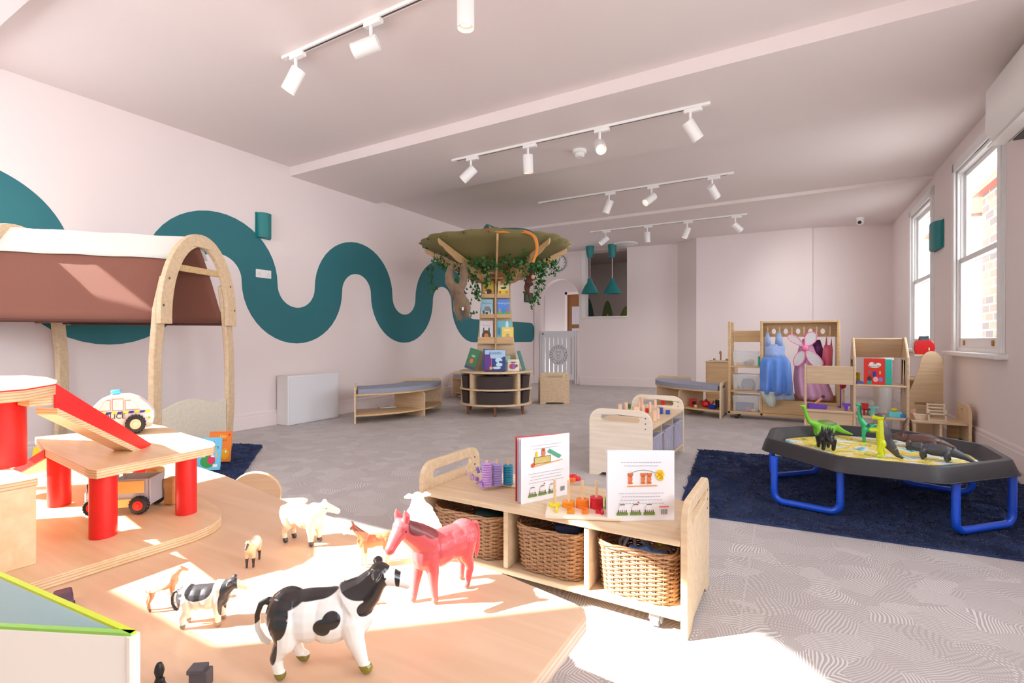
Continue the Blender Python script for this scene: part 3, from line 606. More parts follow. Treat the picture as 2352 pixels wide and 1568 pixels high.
# ------------------------------------------------------------------ farm animals
def remesh(mb, name, m, parent, vox=.002, smooth=6):
    o = mb.build(name, m, parent); q = o.modifiers.new('r', 'REMESH'); q.mode = 'VOXEL'; q.voxel_size = vox; q.use_smooth_shade = True
    s_ = o.modifiers.new('s', 'SMOOTH'); s_.factor = .5; s_.iterations = smooth
    o.data.polygons.foreach_set('use_smooth', [True]*len(o.data.polygons)); return o
def limb(mb, pts):                 # [(x,y,z,r)...]
    mb.tube([p[:3] for p in pts], [p[3] for p in pts], 12)
    for p in pts: mb.ball(p[:3], p[3], 10)
def quad(name, label, cat, loc, rz, Lb, hs, m, kind='cow', head=0.0, turn=0.0, vox=None, scale=1.0, group=None, tail=True, legs=((0,0),(0,0),(0,0),(0,0))):
    """standing animal facing +x; Lb body length chest to rump, hs height at the withers"""
    e = thing(name, label, cat, loc, rz, group); mb = MB(); b = Lb
    thick = {'cow': .222, 'horse': .2, 'goat': .19, 'sheep': .27, 'pony': .17}[kind]*b
    by = {'cow': .66, 'horse': .73, 'goat': .7, 'sheep': .62, 'pony': .74}[kind]*hs
    # trunk as a chain of ellipsoids: rump, belly, chest
    mb.ball((-.30*b, 0, by+.03*b), (.2*b, thick*.92, thick*1.02), 16)
    mb.ball((-.12*b, 0, by), (.24*b, thick, thick*1.02), 16)
    mb.ball((.08*b, 0, by-.01*b), (.24*b, thick*1.02, thick*1.08), 16)
    mb.ball((.28*b, 0, by+.01*b), (.18*b, thick*.88, thick*1.08), 16)
    mb.tube([(-.36*b, 0, by+thick*.35), (-.1*b, 0, by+thick*.38), (.15*b, 0, by+thick*.36), (.34*b, 0, by+thick*.4)], [thick*.6, thick*.68, thick*.68, thick*.55], 14)
    lr = {'cow': .062, 'horse': .052, 'goat': .052, 'sheep': .068, 'pony': .045}[kind]*b
    for i, sy in enumerate((-1, 1)):
        f0, h0_ = legs[i]; y = sy*thick*.55
        limb(mb, [(.27*b, y*.8, by-.02*b, lr*1.9), (.27*b+f0*.3, y, by*.62, lr*1.35), (.28*b+f0*.6, y, by*.36, lr*.95), (.28*b+f0*.9, y, by*.12, lr*.72), (.29*b+f0, y, lr*.87, lr*.85)])
        limb(mb, [(-.3*b, y*.8, by, lr*2.4), (-.29*b+h0_*.3, y, by*.66, lr*1.6), (-.37*b+h0_*.6, y, by*.4, lr*.92), (-.345*b+h0_*.9, y, by*.12, lr*.72), (-.335*b+h0_, y, lr*.87, lr*.85)])
    mb.box(-.36*b, -.31*b, 0, 0, 0, 0) if 0 else None
    # neck and head
    nz = hs*{'cow': 1.0, 'horse': 1.22, 'goat': 1.12, 'sheep': .98, 'pony': 1.25}[kind]+head*hs
    nx = b*{'cow': .5, 'horse': .6, 'goat': .52, 'sheep': .5, 'pony': .56}[kind]
    nr = {'cow': .12, 'horse': .12, 'goat': .085, 'sheep': .12, 'pony': .08}[kind]*b
    R_ = Matrix.Rotation(turn, 4, 'Z')
    hb = Vector((nx, 0, nz))
    def H(x, y, z): return tuple(hb + R_ @ Vector((x, y, z)))
    mb.tube([(.26*b, 0, by+.1*b), (.4*b, 0, (by+nz)/2+.04*b), tuple(hb)], [thick*.92, nr*1.25, nr*.85], 14)
    hl = b*{'cow': .27, 'horse': .21, 'goat': .2, 'sheep': .2, 'pony': .24}[kind]; dn = hl*{'cow': .42, 'horse': .95, 'goat': .62, 'sheep': .55, 'pony': .8}[kind]
    mb.ball(H(0, 0, 0), nr*.92, 14)
    mb.tube([H(-.01*b, 0, .01*b), H(hl*.5, 0, -dn*.42), H(hl*.9, 0, -dn*.85)], [nr*.85, nr*.62, nr*.46], 14)
    mb.ball(H(hl*.92, 0, -dn*.88), nr*.5, 12)
    er = nr*.42
    for sy in (-1, 1):
        if kind in ('horse', 'pony'):
            mb.tube([H(-.01*b, sy*nr*.45, nr*.6), H(0, sy*nr*.55, nr*1.2), H(.004, sy*nr*.5, nr*1.75)], [er*.9, er*.8, er*.15], 10)
        elif kind in ('cow', 'sheep'):
            mb.tube([H(-.01*b, sy*nr*.6, nr*.35), H(-.02*b, sy*nr*1.3, nr*.5), H(-.03*b, sy*nr*2.0, nr*.35)], [er*.55, er*1.0, er*.35], 10)
        else:
            mb.tube([H(-.01*b, sy*nr*.6, nr*.3), H(-.03*b, sy*nr*1.5, nr*.35)], [er*.8, er*.4], 10)
            mb.tube([H(0, sy*nr*.35, nr*.7), H(-.02*b, sy*nr*.6, nr*1.6), H(-.06*b, sy*nr*.8, nr*2.1)], [er*.5, er*.35, er*.15], 8)
    if kind == 'cow':
        mb.ball((-.14*b, 0, by-thick*1.02), (.05*b, .05*b, .04*b), 10)
    if tail:
        tz = by+thick*.75
        if kind in ('horse', 'pony'): mb.tube([(-.46*b, 0, tz), (-.53*b, 0, tz-.02*b), (-.555*b, 0, tz-.16*b), (-.55*b, 0, tz-.36*b), (-.53*b, 0, tz-.48*b)], [.02*b, .034*b, .042*b, .034*b, .01*b], 10)
        elif kind == 'cow': mb.tube([(-.46*b, 0, tz), (-.54*b, 0, tz-.04*b), (-.575*b, 0, tz-.14*b), (-.57*b, 0, tz-.26*b), (-.52*b, 0, tz-.36*b), (-.46*b, 0, tz-.4*b)], [.026*b, .03*b, .027*b, .027*b, .03*b, .024*b], 10)
        else: mb.tube([(-.44*b, 0, tz), (-.5*b, 0, tz-.01*b), (-.52*b, 0, tz-.07*b)], [.03*b, .03*b, .015*b], 8)
    remesh(mb, 'body', m, e, vox or max(.0011, b*.011), 4)
    for sy in (-1, 1): MB().ball(H(hl*.18, sy*nr*.72, -dn*.08), nr*.13, 8).build('eye', BLACK, e, smooth=True)
    return e, H, nr, hl, dn, by, thick

# big black and white cow in front
hf = onz(645, 1560, T); ff = onz(843, 1545, T); a = heading(hf, ff)
b = .15; hs = .114
ck = (32, 28, 30)
_s = [((-.075, 0, .142), (.055, .05, .03), ck), ((-.02, 0, .15), (.05, .045, .018), ck), ((-.07, -.05, .118), (.026, .035, .04), ck), ((-.075, -.04, .075), (.011, .03, .045), ck),
    ((-.115, 0, .125), (.02, .03, .034), ck), ((.022, -.06, .108), (.02, .035, .02), ck), ((.006, -.06, .096), (.018, .035, .019), ck),
    ((.07, 0, .152), (.04, .05, .022), ck), ((.088, 0, .15), (.02, .06, .045), ck), ((.078, 0, .118), (.018, .07, .016), ck), ((.095, 0, .188), (.022, .07, .018), ck), ((.128, 0, .17), (.005, .05, .03), ck),
    ((.165, 0, .158), (.014, .02, .012), ck), ((.168, 0, .14), (.012, .02, .01), (226, 168, 150)),
    ((.06, 0, .0), (.06, .1, .02), (134, 120, 24)), ((-.07, 0, 0), (.07, .1, .016), (120, 108, 30))]
cow_m = spotmat('cow_hide', (240, 238, 234), [((c[0]*.79, c[1]*.79, c[2]*.76), (r_[0]*.79, r_[1]*.79, r_[2]*.76), k_) for c, r_, k_ in _s], .22, .006, .6)
mid = (hf+ff)/2
cow = quad('toy_cow', 'large glossy black and white toy cow standing nearest on the table', 'toy cow', (mid.x-.014, mid.y+.01, T), a, b, hs, cow_m, 'cow', head=.1, turn=.1, group=None, legs=((.018, -.0), (.0, .02)))[0]

# red horse
hf = onz(1060, 1340, T); ff = onz(960, 1388, T); a = heading(hf, ff); mid = (hf+ff)/2
rc = (206, 84, 88)
horse_m = spotmat('horse_coat', rc, [((.06, 0, .142), (.03, .03, .022), (116, 44, 44)), ((.04, 0, .128), (.026, .03, .02), (134, 50, 50)), ((.14, 0, .115), (.012, .012, .012), (96, 60, 66)), ((.125, 0, .15), (.02, .0042, .022), (240, 220, 214)), ((0, 0, 0), (.2, .2, .012), (150, 100, 96)), ((-.1, 0, .09), (.006, .012, .05), (180, 70, 72))], .38, .006, .2)
horse = quad('toy_horse', 'red brown toy horse with white blaze standing on the table near the shelf', 'toy horse', (mid.x+.004, mid.y+.004, T), a, .148, .118, horse_m, 'horse', head=-.02, turn=.25, legs=((.012, -.006), (-.01, .01)))[0]
# cream cow/bull
hf = onz(668, 1245, T); ff = onz(722, 1258, T)
cream = spotmat('cream_hide', (240, 222, 196), [((.0, 0, 0), (.2, .2, .012), (70, 66, 64)), ((.088, 0, .088), (.012, .02, .01), (222, 150, 140))], .4, .004)
quad('toy_bull', 'cream coloured toy bull at the far edge of the table', 'toy cow', (onz(692, 1248, T).x, onz(692, 1248, T).y+.006, T), heading(onz(668, 1248, T), onz(760, 1262, T)), .11, .09, cream, 'cow', head=-.05, turn=.5)
# pale sheep mostly behind the horse
p = onz(945, 1288, T)
quad('toy_sheep', 'white woolly toy sheep half hidden behind the red horse', 'toy sheep', (p.x-.005, p.y+.04, T), radians(140), .125, .1, mat('sheep_wool', (242, 236, 226), .7, bump=.4, bscale=160), 'sheep')
# chestnut foal
foal_m = spotmat('foal_coat', (206, 122, 84), [((.0, 0, 0), (.2, .2, .03), (232, 200, 170)), ((.05, 0, .075), (.016, .02, .006), (240, 236, 226)), ((.03, 0, .085), (.02, .008, .02), (120, 60, 40))], .4, .004)
hf = onz(888, 1292, T); ff = onz(832, 1300, T)
quad('toy_foal', 'small chestnut toy foal between the cream bull and red horse', 'toy horse', ((hf.x+ff.x)/2, (hf.y+ff.y)/2, T), heading(onz(888, 1285, T), onz(828, 1295, T)), .074, .066, foal_m, 'pony', legs=((.004, -.004), (-.004, .004)))
# kid goat
kid = spotmat('kid_coat', (226, 186, 150), [((.0, 0, 0), (.2, .2, .02), (60, 44, 40)), ((.045, 0, .05), (.012, .02, .014), (70, 56, 54)), ((0, 0, .05), (.02, .05, .012), (242, 226, 206))], .45, .004)
p = onz(570, 1300, T)
quad('toy_goat', 'little brown and white toy goat facing the camera beyond the cows', 'toy goat', (p.x, p.y+.01, T), radians(-50), .058, .055, kid, 'goat', head=-.15)
# brown goat with white patch at left
bg_m = spotmat('goat_coat', (206, 138, 100), [((-.01, 0, .05), (.022, .03, .018), (246, 238, 228)), ((.0, 0, 0), (.2, .2, .006), (120, 80, 60))], .45, .004)
p = onz(354, 1402, T)
quad('toy_goat', 'brown and white toy goat farthest left, turned away to the right', 'toy goat', (p.x, p.y+.012, T), radians(75), .052, .056, bg_m, 'goat', head=-.1)
# small black and white cow
sp = (56, 54, 58)
sc_m = spotmat('calf_hide', (240, 226, 206), [((-.042, 0, .05), (.016, .05, .025), sp), ((-.005, 0, .058), (.02, .05, .014), sp), ((.038, 0, .055), (.012, .05, .02), sp), ((.03, 0, .035), (.006, .05, .02), sp), ((-.045, 0, .025), (.005, .05, .02), sp), ((.0, 0, 0), (.2, .2, .007), (150, 130, 116)), ((.088, 0, .05), (.012, .02, .012), (226, 150, 110))], .4, .005)
hf = onz(425, 1438, T); ff = onz(498, 1436, T)
quad('toy_calf', 'small black and white toy cow left of the large cow', 'toy cow', ((hf.x+ff.x)/2, (hf.y+ff.y)/2+.006, T), heading(onz(418, 1440, T), onz(505, 1432, T)), .082, .067, sc_m, 'cow', head=-.08)
# white hen with a red comb behind the cow
p = onz(778, 1392, T)
e = thing('toy_hen', 'white toy hen with a red comb behind the large cow', 'toy hen', (p.x, p.y, T), radians(20)); mb = MB()
mb.ball((0, 0, .018), (.017, .011, .012), 12).tube([(.008, 0, .02), (.014, 0, .033), (.015, 0, .037)], [.008, .005, .005], 10).tube([(-.01, 0, .02), (-.022, 0, .032)], [.008, .003], 8)
for sy in (-1, 1): limb(mb, [(0, sy*.005, .012, .002), (0, sy*.005, .001, .0022)])
remesh(mb, 'body', mat('hen_white', (244, 242, 238), .5), e, .0012, 2)
MB().prism([(.008, .039), (.021, .039), (.02, .043), (.017, .041), (.0155, .045), (.013, .042), (.011, .046)], -.0015, .0015, XZ).build('comb', clr(214, 34, 30), e)

# things cut by the bottom edge of the picture
p = onz(366, 1575, T); e = thing('toy_figure', 'black knobbed toy piece at the bottom edge of the table', 'toy', (p.x, p.y, T))
MB().lathe([(0, 0), (.008, 0), (.006, .006), (.004, .012), (.006, .02), (.005, .026), (.003, .03), (0, .031)], n=16).build('body', BLACK, e, smooth=True)
MB().ball((.006, 0, .01), .004, 8).build('arm', BLACK, e, smooth=True)
p = onz(462, 1575, T); e = thing('toy_tractor', 'dark slate toy block beside the bottom edge of the table', 'toy', (p.x, p.y, T), radians(35))
MB().box(-.012, .012, -.008, .008, .0, .022).build('body', mat('slate', (84, 78, 84), .5), e, bevel=.002); MB().box(-.014, .006, -.009, .009, .02, .026).build('lid', mat('slate', (84, 78, 84), .5), e, bevel=.001)
p = onz(145, 1392, T); e = thing('toy_vehicle', 'dark purple toy car roof showing behind the open storybook', 'toy car', (p.x, p.y, T), radians(-15))
MB().prism([(-.03, .006), (.03, .006), (.03, .016), (.018, .024), (-.016, .024), (-.028, .016)], -.012, .012, XZ).build('body', mat('plum', (88, 62, 84), .4), e, bevel=.003)
MB().cyl((-.018, -.014, .006), (-.018, .014, .006), .006).cyl((.018, -.014, .006), (.018, .014, .006), .006).build('wheels', BLACK, e)

# open storybook standing at the very front
BZ = .743; sp_ = onz(306, 1457, BZ); bk = thing('storybook', 'open storybook standing with pale cover and lime edges, nearest the camera', 'book', (sp_.x, sp_.y, T))
def B(px, py): q_ = onz(px, py, BZ)-sp_; return Vector((q_.x, q_.y, 0))
nb = B(0, 1440).normalized(); fb = B(0, 1322).normalized()
def board(nm, d, Lg, th, m, edge):
    nn = Vector((-d.y, d.x, 0)); M = fr((0, 0, 0), d, (0, 0, 1), nn)
    o_ = MB().prism([(0, 0), (Lg, 0), (Lg, BZ-T), (0, BZ-T)], -th/2, th/2, M).build(nm, m, bk, bevel=.001)
    MB().prism([(.0, BZ-T), (Lg, BZ-T), (Lg, BZ-T+.002), (.0, BZ-T+.002)], -th/2*1.05, th/2*1.05, M).build('cover_edge', edge, o_); return M
Mn = board('cover', nb, .34, .004, mat('cream_cover', (250, 250, 240), .5), clr(150, 210, 90))
Mf = board('cover', fb, .36, .004, mat('sky_page', (205, 240, 252), .5), clr(214, 232, 40))
MB().tube([(0, 0, 0), (0, 0, BZ-T)], .004, 10).build('spine', mat('cream_cover', (250, 250, 240), .5), bk)
q = MB(); side = -1 if (Mf @ Vector((0.1, 0, .01))-Vector((Mf @ Vector((0.1, 0, 0))))).dot(_f) > 0 else 1
for i, side in [(i_, s_) for i_ in range(3) for s_ in (-1, 1)]:
    pts = []
    for k in range(26): pts.append(Mf @ Vector((.11+.0056*k, BZ-T-.05-i*.02+.006*sin(k*1.9+i)+.003*sin(k*4.1), .0028*side)))
    q.tube(pts, .0011, 5)
q.build('handwriting_print', clr(50, 110, 215), bk)
q = MB(); q.prism(ell(.27, .13, .02, .013), -.0026, -.0022, Mn); q.prism(ell(.27, .13, .02, .013), .0022, .0026, Mn); q.build('cover_print', clr(238, 190, 176), bk)

# round backed child's chair beyond the table
p = deep(588, 1150, 1.95); e = thing('child_chair', "child's beech chair with a round back behind the low table", 'chair', (p.x, p.y, 0), YAW+radians(10))
BEECH = wood('beech', (222, 180, 140), (234, 198, 162), .38)
zt_ = over(588, 1082, p).z
MB().prism(ell(0, 0, .093, .085, 40), -.009, .009, fr((0, 0, zt_-.085), (1, 0, 0), (0, -.15, 1), (0, 1, .15))).build('backrest', BEECH, e, bevel=.004)
MB().prism(rrect(.28, .27, .05, cy=.0), .22, .238, at(XY, (0, .16, 0))).build('seat', BEECH, e, bevel=.004)
for sx in (-1, 1):
    MB().tube([(sx*.1, .26, 0), (sx*.1, .25, .2195)], .013, 12).build('leg', BEECH, e, smooth=True)
    MB().tube([(sx*.08, .06, 0), (sx*.06, .03, .2), (sx*.05, .014, zt_-.1)], .012, 12).build('leg', BEECH, e, smooth=True)

# ================================================================== mobile shelf units
SLOTC = mat('slot_shade', (150, 120, 90), .6)
def end_panel(parent, M, w_, h, slot=(.09, .26, .035), r=.07, th=.02, m=MAPLE, foot=.025, ncx=None, name='end_panel', bolts=True):
    """rounded side board with a hand slot and a cut-out foot; outline in (u,v), thickness along w"""
    nf = .07
    o = [(0, 0), (nf, 0), (nf+.03, foot), (w_-nf-.03, foot), (w_-nf, 0), (w_, 0)]
    o += [(w_-r+r*cos(pi/2*k/6), h-r+r*sin(pi/2*k/6)) for k in range(7)]+[(r+r*cos(pi/2+pi/2*k/6), h-r+r*sin(pi/2+pi/2*k/6)) for k in range(7)]
    hs_ = []
    if slot: hs_ = [rrect(w_-2*slot[0], slot[2]*1.0, slot[2]*.49, 5, w_/2, h-slot[2]-.022)]
    p = MB().prism(o, 0, th, M, hs_).build(name, m, parent, bevel=.005, seg=3)
    if bolts:
        for vv in (h-.05, h-.085, h-.12):
            for uu in (w_-.045,):
                MB().cyl(M @ Vector((uu, vv, -.001)), M @ Vector((uu, vv, th+.001)), .0045, n=10).build('bolt', mat('bolt', (88, 84, 82), .4, metal=.6), p)
    return p

sx0, sx1, sy0, sy1 = -1.40, -.305, 1.635, 2.07
sh = thing('shelf_unit', 'low pale maple shelf unit holding three wicker baskets under one board', 'shelf', (sx0, sy0, 0), radians(0))
W_, D_ = sx1-sx0, sy1-sy0; ZT = .312
end_panel(sh, at(YZ, (0, 0, 0)), D_, .428, (.07, 0, .04)); end_panel(sh, at(YZ, (W_-.022, 0, 0)), D_, .428, (.07, 0, .04), th=.022)
MB().box(.0205, W_-.0225, .0, D_-.01, ZT-.02, ZT).build('top_board', MAPLE, sh, bevel=.005)
MB().box(.0205, W_-.0225, .0, D_-.01, .055, .075).build('bottom_board', MAPLE, sh, bevel=.004)
for xx in (-.976, -.646): MB().box(xx-sx0-.01, xx-sx0+.01, .005, D_-.02, .0755, ZT-.0205).build('divider', MAPLE, sh, bevel=.003)
MB().box(.0205, W_-.0225, D_-.0095, D_-.004, .0755, ZT-.0205).build('back_panel', mat('back_mesh', (120, 100, 84), .8), sh) if 0 else None
CAST = mat('caster_grey', (178, 184, 188), .4)
for cx_, cy_ in ((.985, .045), (.1, .045), (.985, .38), (.1, .38)):
    c = MB().cyl((cx_-.013, cy_, .03), (cx_+.013, cy_, .03), .03, n=28).build('caster', CAST, sh, bevel=.003, smooth=True)
    MB().prism([(-.031, .03), (-.02, .0545), (.024, .0545), (.034, .035), (.02, .012)], -.017, .017, fr((cx_, cy_, 0), (0, 1, 0), (0, 0, 1), (1, 0, 0))).build('caster_hood', CAST, c, bevel=.003)
    MB().cyl((cx_+.0175, cy_, .03), (cx_+.022, cy_, .03), .02, n=20).build('hub', mat('hub_grey', (150, 158, 164), .4), c, bevel=.002)
WICK = wood('wicker', (140, 98, 66), (196, 152, 108), .5, grain=(20, 20, 20), scale=6)
def basket(name, label, loc, w_, d_, h, group, nrow=21, nst=40, r=.0052, fat=.0):
    e = thing(name, label, 'basket', loc, 0, group)
    def outline(sc, n):
        pts = rrect(w_*sc, d_*sc, min(w_, d_)*.22*sc, 8); per = []; out = []
        L_ = [0]
        for i in range(len(pts)): a_, b_ = Vector(pts[i]), Vector(pts[(i+1) % len(pts)]); L_.append(L_[-1]+(b_-a_).length)
        for k in range(n):
            t = L_[-1]*k/n; i = max(j for j in range(len(pts)) if L_[j] <= t+1e-12)
            a_, b_ = Vector(pts[i]), Vector(pts[(i+1) % len(pts)]); q_ = (t-L_[i])/max(1e-9, (b_-a_).length); p = a_.lerp(b_, q_)
            nn = (b_-a_).normalized(); out.append((p, Vector((nn.y, -nn.x))))
        return out
    mb = MB(); n = nst*2
    for j in range(nrow):
        z = .006+(h-.014)*j/(nrow-1); sc = .93+.07*j/(nrow-1); ol = outline(sc, n*1)
        pts = [(p.x+q_.x*.0042*cos(pi*k*.5*1.0+pi*(j % 2)), p.y+q_.y*.0042*cos(pi*k*.5+pi*(j % 2)), z+.0006*sin(k*.9+j)) for k, (p, q_) in enumerate(ol)]
        mb.tube(pts, r*.78, 5, close=True)
    mb.build('weave', WICK, e, smooth=True)
    st = MB(); a_ = outline(.93, nst//1); b_ = outline(1.0, nst)
    for k in range(0, nst): st.tube([(a_[k][0].x, a_[k][0].y, .004), (b_[k][0].x, b_[k][0].y, h-.004)], .0024, 5)
    st.build('stakes', WICK, e)
    rm = MB(); ol = outline(1.01, 90)
    for ph in (0, 2.1, 4.2):
        rm.tube([(p.x+q_.x*.006*cos(k*.42+ph), p.y+q_.y*.006*cos(k*.42+ph), h+.005*sin(k*.42+ph)) for k, (p, q_) in enumerate(ol)], .0042, 6, close=True)
    rm.build('rim', WICK, e, smooth=True)
    MB().prism([(p.x, p.y) for p, _q in outline(.92, 40)], .0, .005, XY).build('base', WICK, e)
    return e
bz = .076; bxs = [(-1.182, .345), (-.811, .27), (-.4825, .27)]
baskets = []
for (cx_, bw_), lb in zip(bxs, ('brown wicker basket in the left bay of the shelf unit', 'brown wicker basket in the middle bay of the shelf unit', 'sunlit wicker basket in the right bay, blue and grey toys showing')):
    baskets.append(basket('wicker_basket', lb, (cx_, sy0+.205, bz), bw_, .38, .168, 'wicker baskets in the shelf unit'))
# contents of the baskets
def block(name, label, cat, loc, rz, fn, group=None, rx=0):
    e = thing(name, label, cat, loc, rz, group, rot=(rx, 0, rz)); fn(e); return e
bl = mat('toy_blue', (90, 130, 190), .4); gy = mat('toy_lilac', (150, 152, 176), .4)
def octo(col, knob):
    def f(e):
        mb = MB()
        for k in range(8): a_ = 2*pi*k/8; mb.tube([(.028*cos(a_), .028*sin(a_), .04), (.05*cos(a_), .05*sin(a_), .015), (.05*cos(a_), .05*sin(a_), .0)], .006, 6)
        mb.build('spokes', col, e, smooth=True); MB().box(-.024, .024, -.024, .024, .035, .046).build('top_plate', wood('toyply', (170, 140, 100), (190, 160, 120)), e, bevel=.002)
        MB().ball((0, 0, .052), .009, 10).build('knob', knob, e, smooth=True)
    return f
c3 = bxs[2][0]
block('construction_toy', 'lilac grey spoked toy with blue knob in the sunlit basket', 'toy', (c3-.03, sy0+.13, bz+.138), .3, octo(gy, clr(20, 90, 210)))
block('construction_toy', 'grey toy with yellow green knob in the sunlit basket', 'toy', (c3+.062, sy0+.13, bz+.112), .8, octo(gy, clr(190, 200, 30)))
block('toy_digger', 'light blue plastic toy in the sunlit basket', 'toy', (c3+.03, sy0+.075, bz+.14), .1, lambda e: MB().prism([(-.06, 0), (.06, 0), (.055, .02), (.02, .016), (.0, .032), (-.03, .018), (-.06, .022)], -.015, .015, XZ).build('body', bl, e, bevel=.004))
c2 = bxs[1][0]
block('toy_animal', 'dark blue toy lying in the middle basket', 'toy', (c2+.05, sy0+.12, bz+.14), .4, lambda e: MB().ball((0, 0, .02), (.06, .03, .026), 12).ball((.05, 0, .03), (.025, .02, .02), 10).build('body', mat('navy_toy', (50, 66, 110), .5, bump=.3, bscale=80), e, smooth=True))
c1 = bxs[0][0]
block('toy_cloth', 'dark green toy lying in the left basket', 'toy', (c1+.06, sy0+.12, bz+.13), 0, lambda e: MB().ball((0, 0, .02), (.07, .05, .025), 12).build('body', mat('dkgreen', (24, 60, 58), .6), e, smooth=True))

# ------------------------------------------------------------------ counting boards and books on the unit
PEGW = wood('peg_wood', (226, 196, 152), (238, 212, 174), .45)
BOARDW = wood('toy_board', (232, 214, 190), (242, 228, 208), .42)
ZB_ = ZT+.0004
def ring(parent=None):
    mb = MB(); mb.lathe([(.0062, 0), (.02, .0), (.0228, .005), (.02, .01), (.0062, .01), (.0055, 0)], n=24); return mb
def stacker(name, label, p, rz, n, cols, ringcols, w_):
    e = thing(name, label, 'counting board', (p[0], p[1], ZB_), rz); cw = w_/n
    MB().prism([(-w_/2-.012, 0), (w_/2+.012, 0), (w_/2+.012, .16), (-w_/2-.012, .16)], 0, .012, XY).build('base', BOARDW, e, bevel=.003)
    for k in range(n): MB().cyl((-w_/2+cw*(k+.5), .115, .012), (-w_/2+cw*(k+.5), .115, .012+.068), .0046, n=10).build('peg', PEGW, e, bevel=.001)
    return e, cw
a_, b_ = onz(1140, 1132, ZT), onz(1178, 1123, ZT)
RINGM = {}
def stack(x, y, z, n, col, label, grp, cap=None):
    m_ = clr(*col); o0 = ring().build('stacking_ring', m_, None, smooth=True); tag(o0, label, 'ring', grp); o0.location = (x, y, z)
    for k in range(1, n): dup(o0, (x, y, z+k*.0103), label=label)
# left board: rings already stacked
lb_ = onz(1190, 1122, ZT); e = thing('counting_board', 'pale counting board behind the left book with lilac and turquoise ring stacks', 'counting board', (lb_.x, lb_.y, ZB_), radians(8))
MB().box(-.16, .12, 0, .17, 0, .012).build('base', BOARDW, e, bevel=.004)
def wpt(e, x, y, z=0): return e.matrix_basis @ Vector((x, y, z))
for k, (px, n, col, lb2, g2) in enumerate(((1110, 10, (190, 150, 218), 'lilac ring of the tallest stack on the left counting board', 'rings of the tall lilac stack'), (1134, 9, (170, 156, 226), 'violet ring of the second stack on the left counting board', 'rings of the violet stack'), (1160, 8, (22, 150, 190), 'turquoise ring of the third stack on the left counting board', 'rings of the turquoise stack'))):
    p = onz(px, 1121-3*k, ZT+.012); p.y += .026
    MB().cyl((*(e.matrix_basis.inverted() @ Vector((p.x, p.y, ZB_+.012))).xy, .012), (*(e.matrix_basis.inverted() @ Vector((p.x, p.y, 0))).xy, .124), .0056, n=10).build('peg', PEGW, e)
    stack(p.x, p.y, ZB_+.0125, n, col, lb2, g2)
for k, (px, py, col, s_) in enumerate(((1068, 1094, (196, 160, 224), '1'), (1080, 1104, (190, 150, 218), '0'), (1090, 1112, (178, 140, 214), '9'), (1098, 1122, (170, 130, 210), '7'), (1092, 1088, (150, 130, 220), '8'), (1102, 1090, (24, 150, 190), '5'))):
    p = onz(px, py, ZT+.012); o = MB(); text_mesh(o, s_, at(I4, (0, 0, .006)), .044, .012); o = o.build('number_tile', clr(*col), None, bevel=.001)
    tag(o, ('light lilac %s leaning at the left end of the left counting board', 'lilac %s second from the left end of the left counting board', 'mid purple %s in the middle of the left counting board', 'deep purple %s nearest on the left counting board', 'violet %s behind on the left counting board', 'turquoise %s behind the tall lilac stack')[k] % ('number '+s_), 'number'); o.location = (p.x, p.y+.012, ZB_+.0125+.011); o.rotation_euler = (radians(70), 0, radians(30+20*k))
# front board: pegs with low stacks and numbers
q0, q1 = onz(1262, 1172, ZT+.012), onz(1400, 1160, ZT+.012); rz = heading(q0, q1)
fb_ = onz(1308, 1192, ZT); e = thing('counting_board', 'pale counting board between the two white books with coloured numbers', 'counting board', (fb_.x-.01, fb_.y-.01, ZB_), radians(22))
MB().box(-.075, .195, -.0, .15, 0, .012).build('base', BOARDW, e, bevel=.004)
nums = (('1', (238, 222, 20), 'yellow', 1), ('2', (240, 150, 30), 'orange', 2), ('3', (244, 130, 30), 'deep orange', 3), ('4', (220, 36, 56), 'red', 4), ('5', (150, 208, 30), 'lime green', 5))
for k, (s_, col, cn, n) in enumerate(nums):
    x = -.045+.052*k; w1 = wpt(e, x, .105); w2 = wpt(e, x+.01, .045)
    MB().cyl((x, .105, .012), (x, .105, .012+.1), .0056, n=10).build('peg', PEGW, e, bevel=.001)
    shp = {1: 0, 2: 1, 3: 1, 4: 1, 5: 0, 6: 0}[n]
    for j in range(min(n, 4)):
        mb = MB(); mb.prism(ell(0, 0, .024, .024, 24 if shp else 6), 0, .0098, I4, [ell(0, 0, .0066, .0066, 10)[::-1]])
        o = mb.build('stacking_piece', clr(*col), None, bevel=.0012); tag(o, '%s %s stacking piece on its peg of the front counting board' % (cn, 'round' if shp else 'six sided'), 'stacking piece', '%s pieces on the front counting board' % cn); o.location = (w1.x, w1.y, ZB_+.0123+.0101*j)
    o = MB(); text_mesh(o, s_, at(I4, (0, 0, .0056)), .066, .011); o = o.build('number_tile', clr(*col), None, bevel=.001)
    tag(o, '%s wooden number %s lying on the front counting board' % (cn, s_), 'number'); o.location = (w2.x, w2.y, ZB_+.0128); o.rotation_euler = (0, 0, radians(22))
# third board at the back, mostly hidden: red and orange pieces
p = onz(1262, 1112, ZT); e = thing('counting_board', 'pale counting board at the rear edge with red pieces', 'counting board', (p.x, p.y, ZB_), radians(4))
MB().box(-.16, .06, 0, .1, 0, .012).build('base', BOARDW, e, bevel=.003)
for k, (px, py, col, cn) in enumerate(((1316, 1098, (218, 30, 50), 'crimson'), (1325, 1103, (226, 40, 40), 'red'), (1313, 1106, (240, 120, 30), 'orange'))):
    q_ = onz(px, py, ZT+.012); o = MB().prism(ell(0, 0, .018, .018, 12), 0, .014, I4, [ell(0, 0, .006, .006, 8)[::-1]]).build('stacking_piece', clr(*col), None, bevel=.002)
    tag(o, '%s stacking piece on the rear counting board beside the left book' % cn, 'stacking piece'); o.location = (q_.x, q_.y, ZB_+.0125)

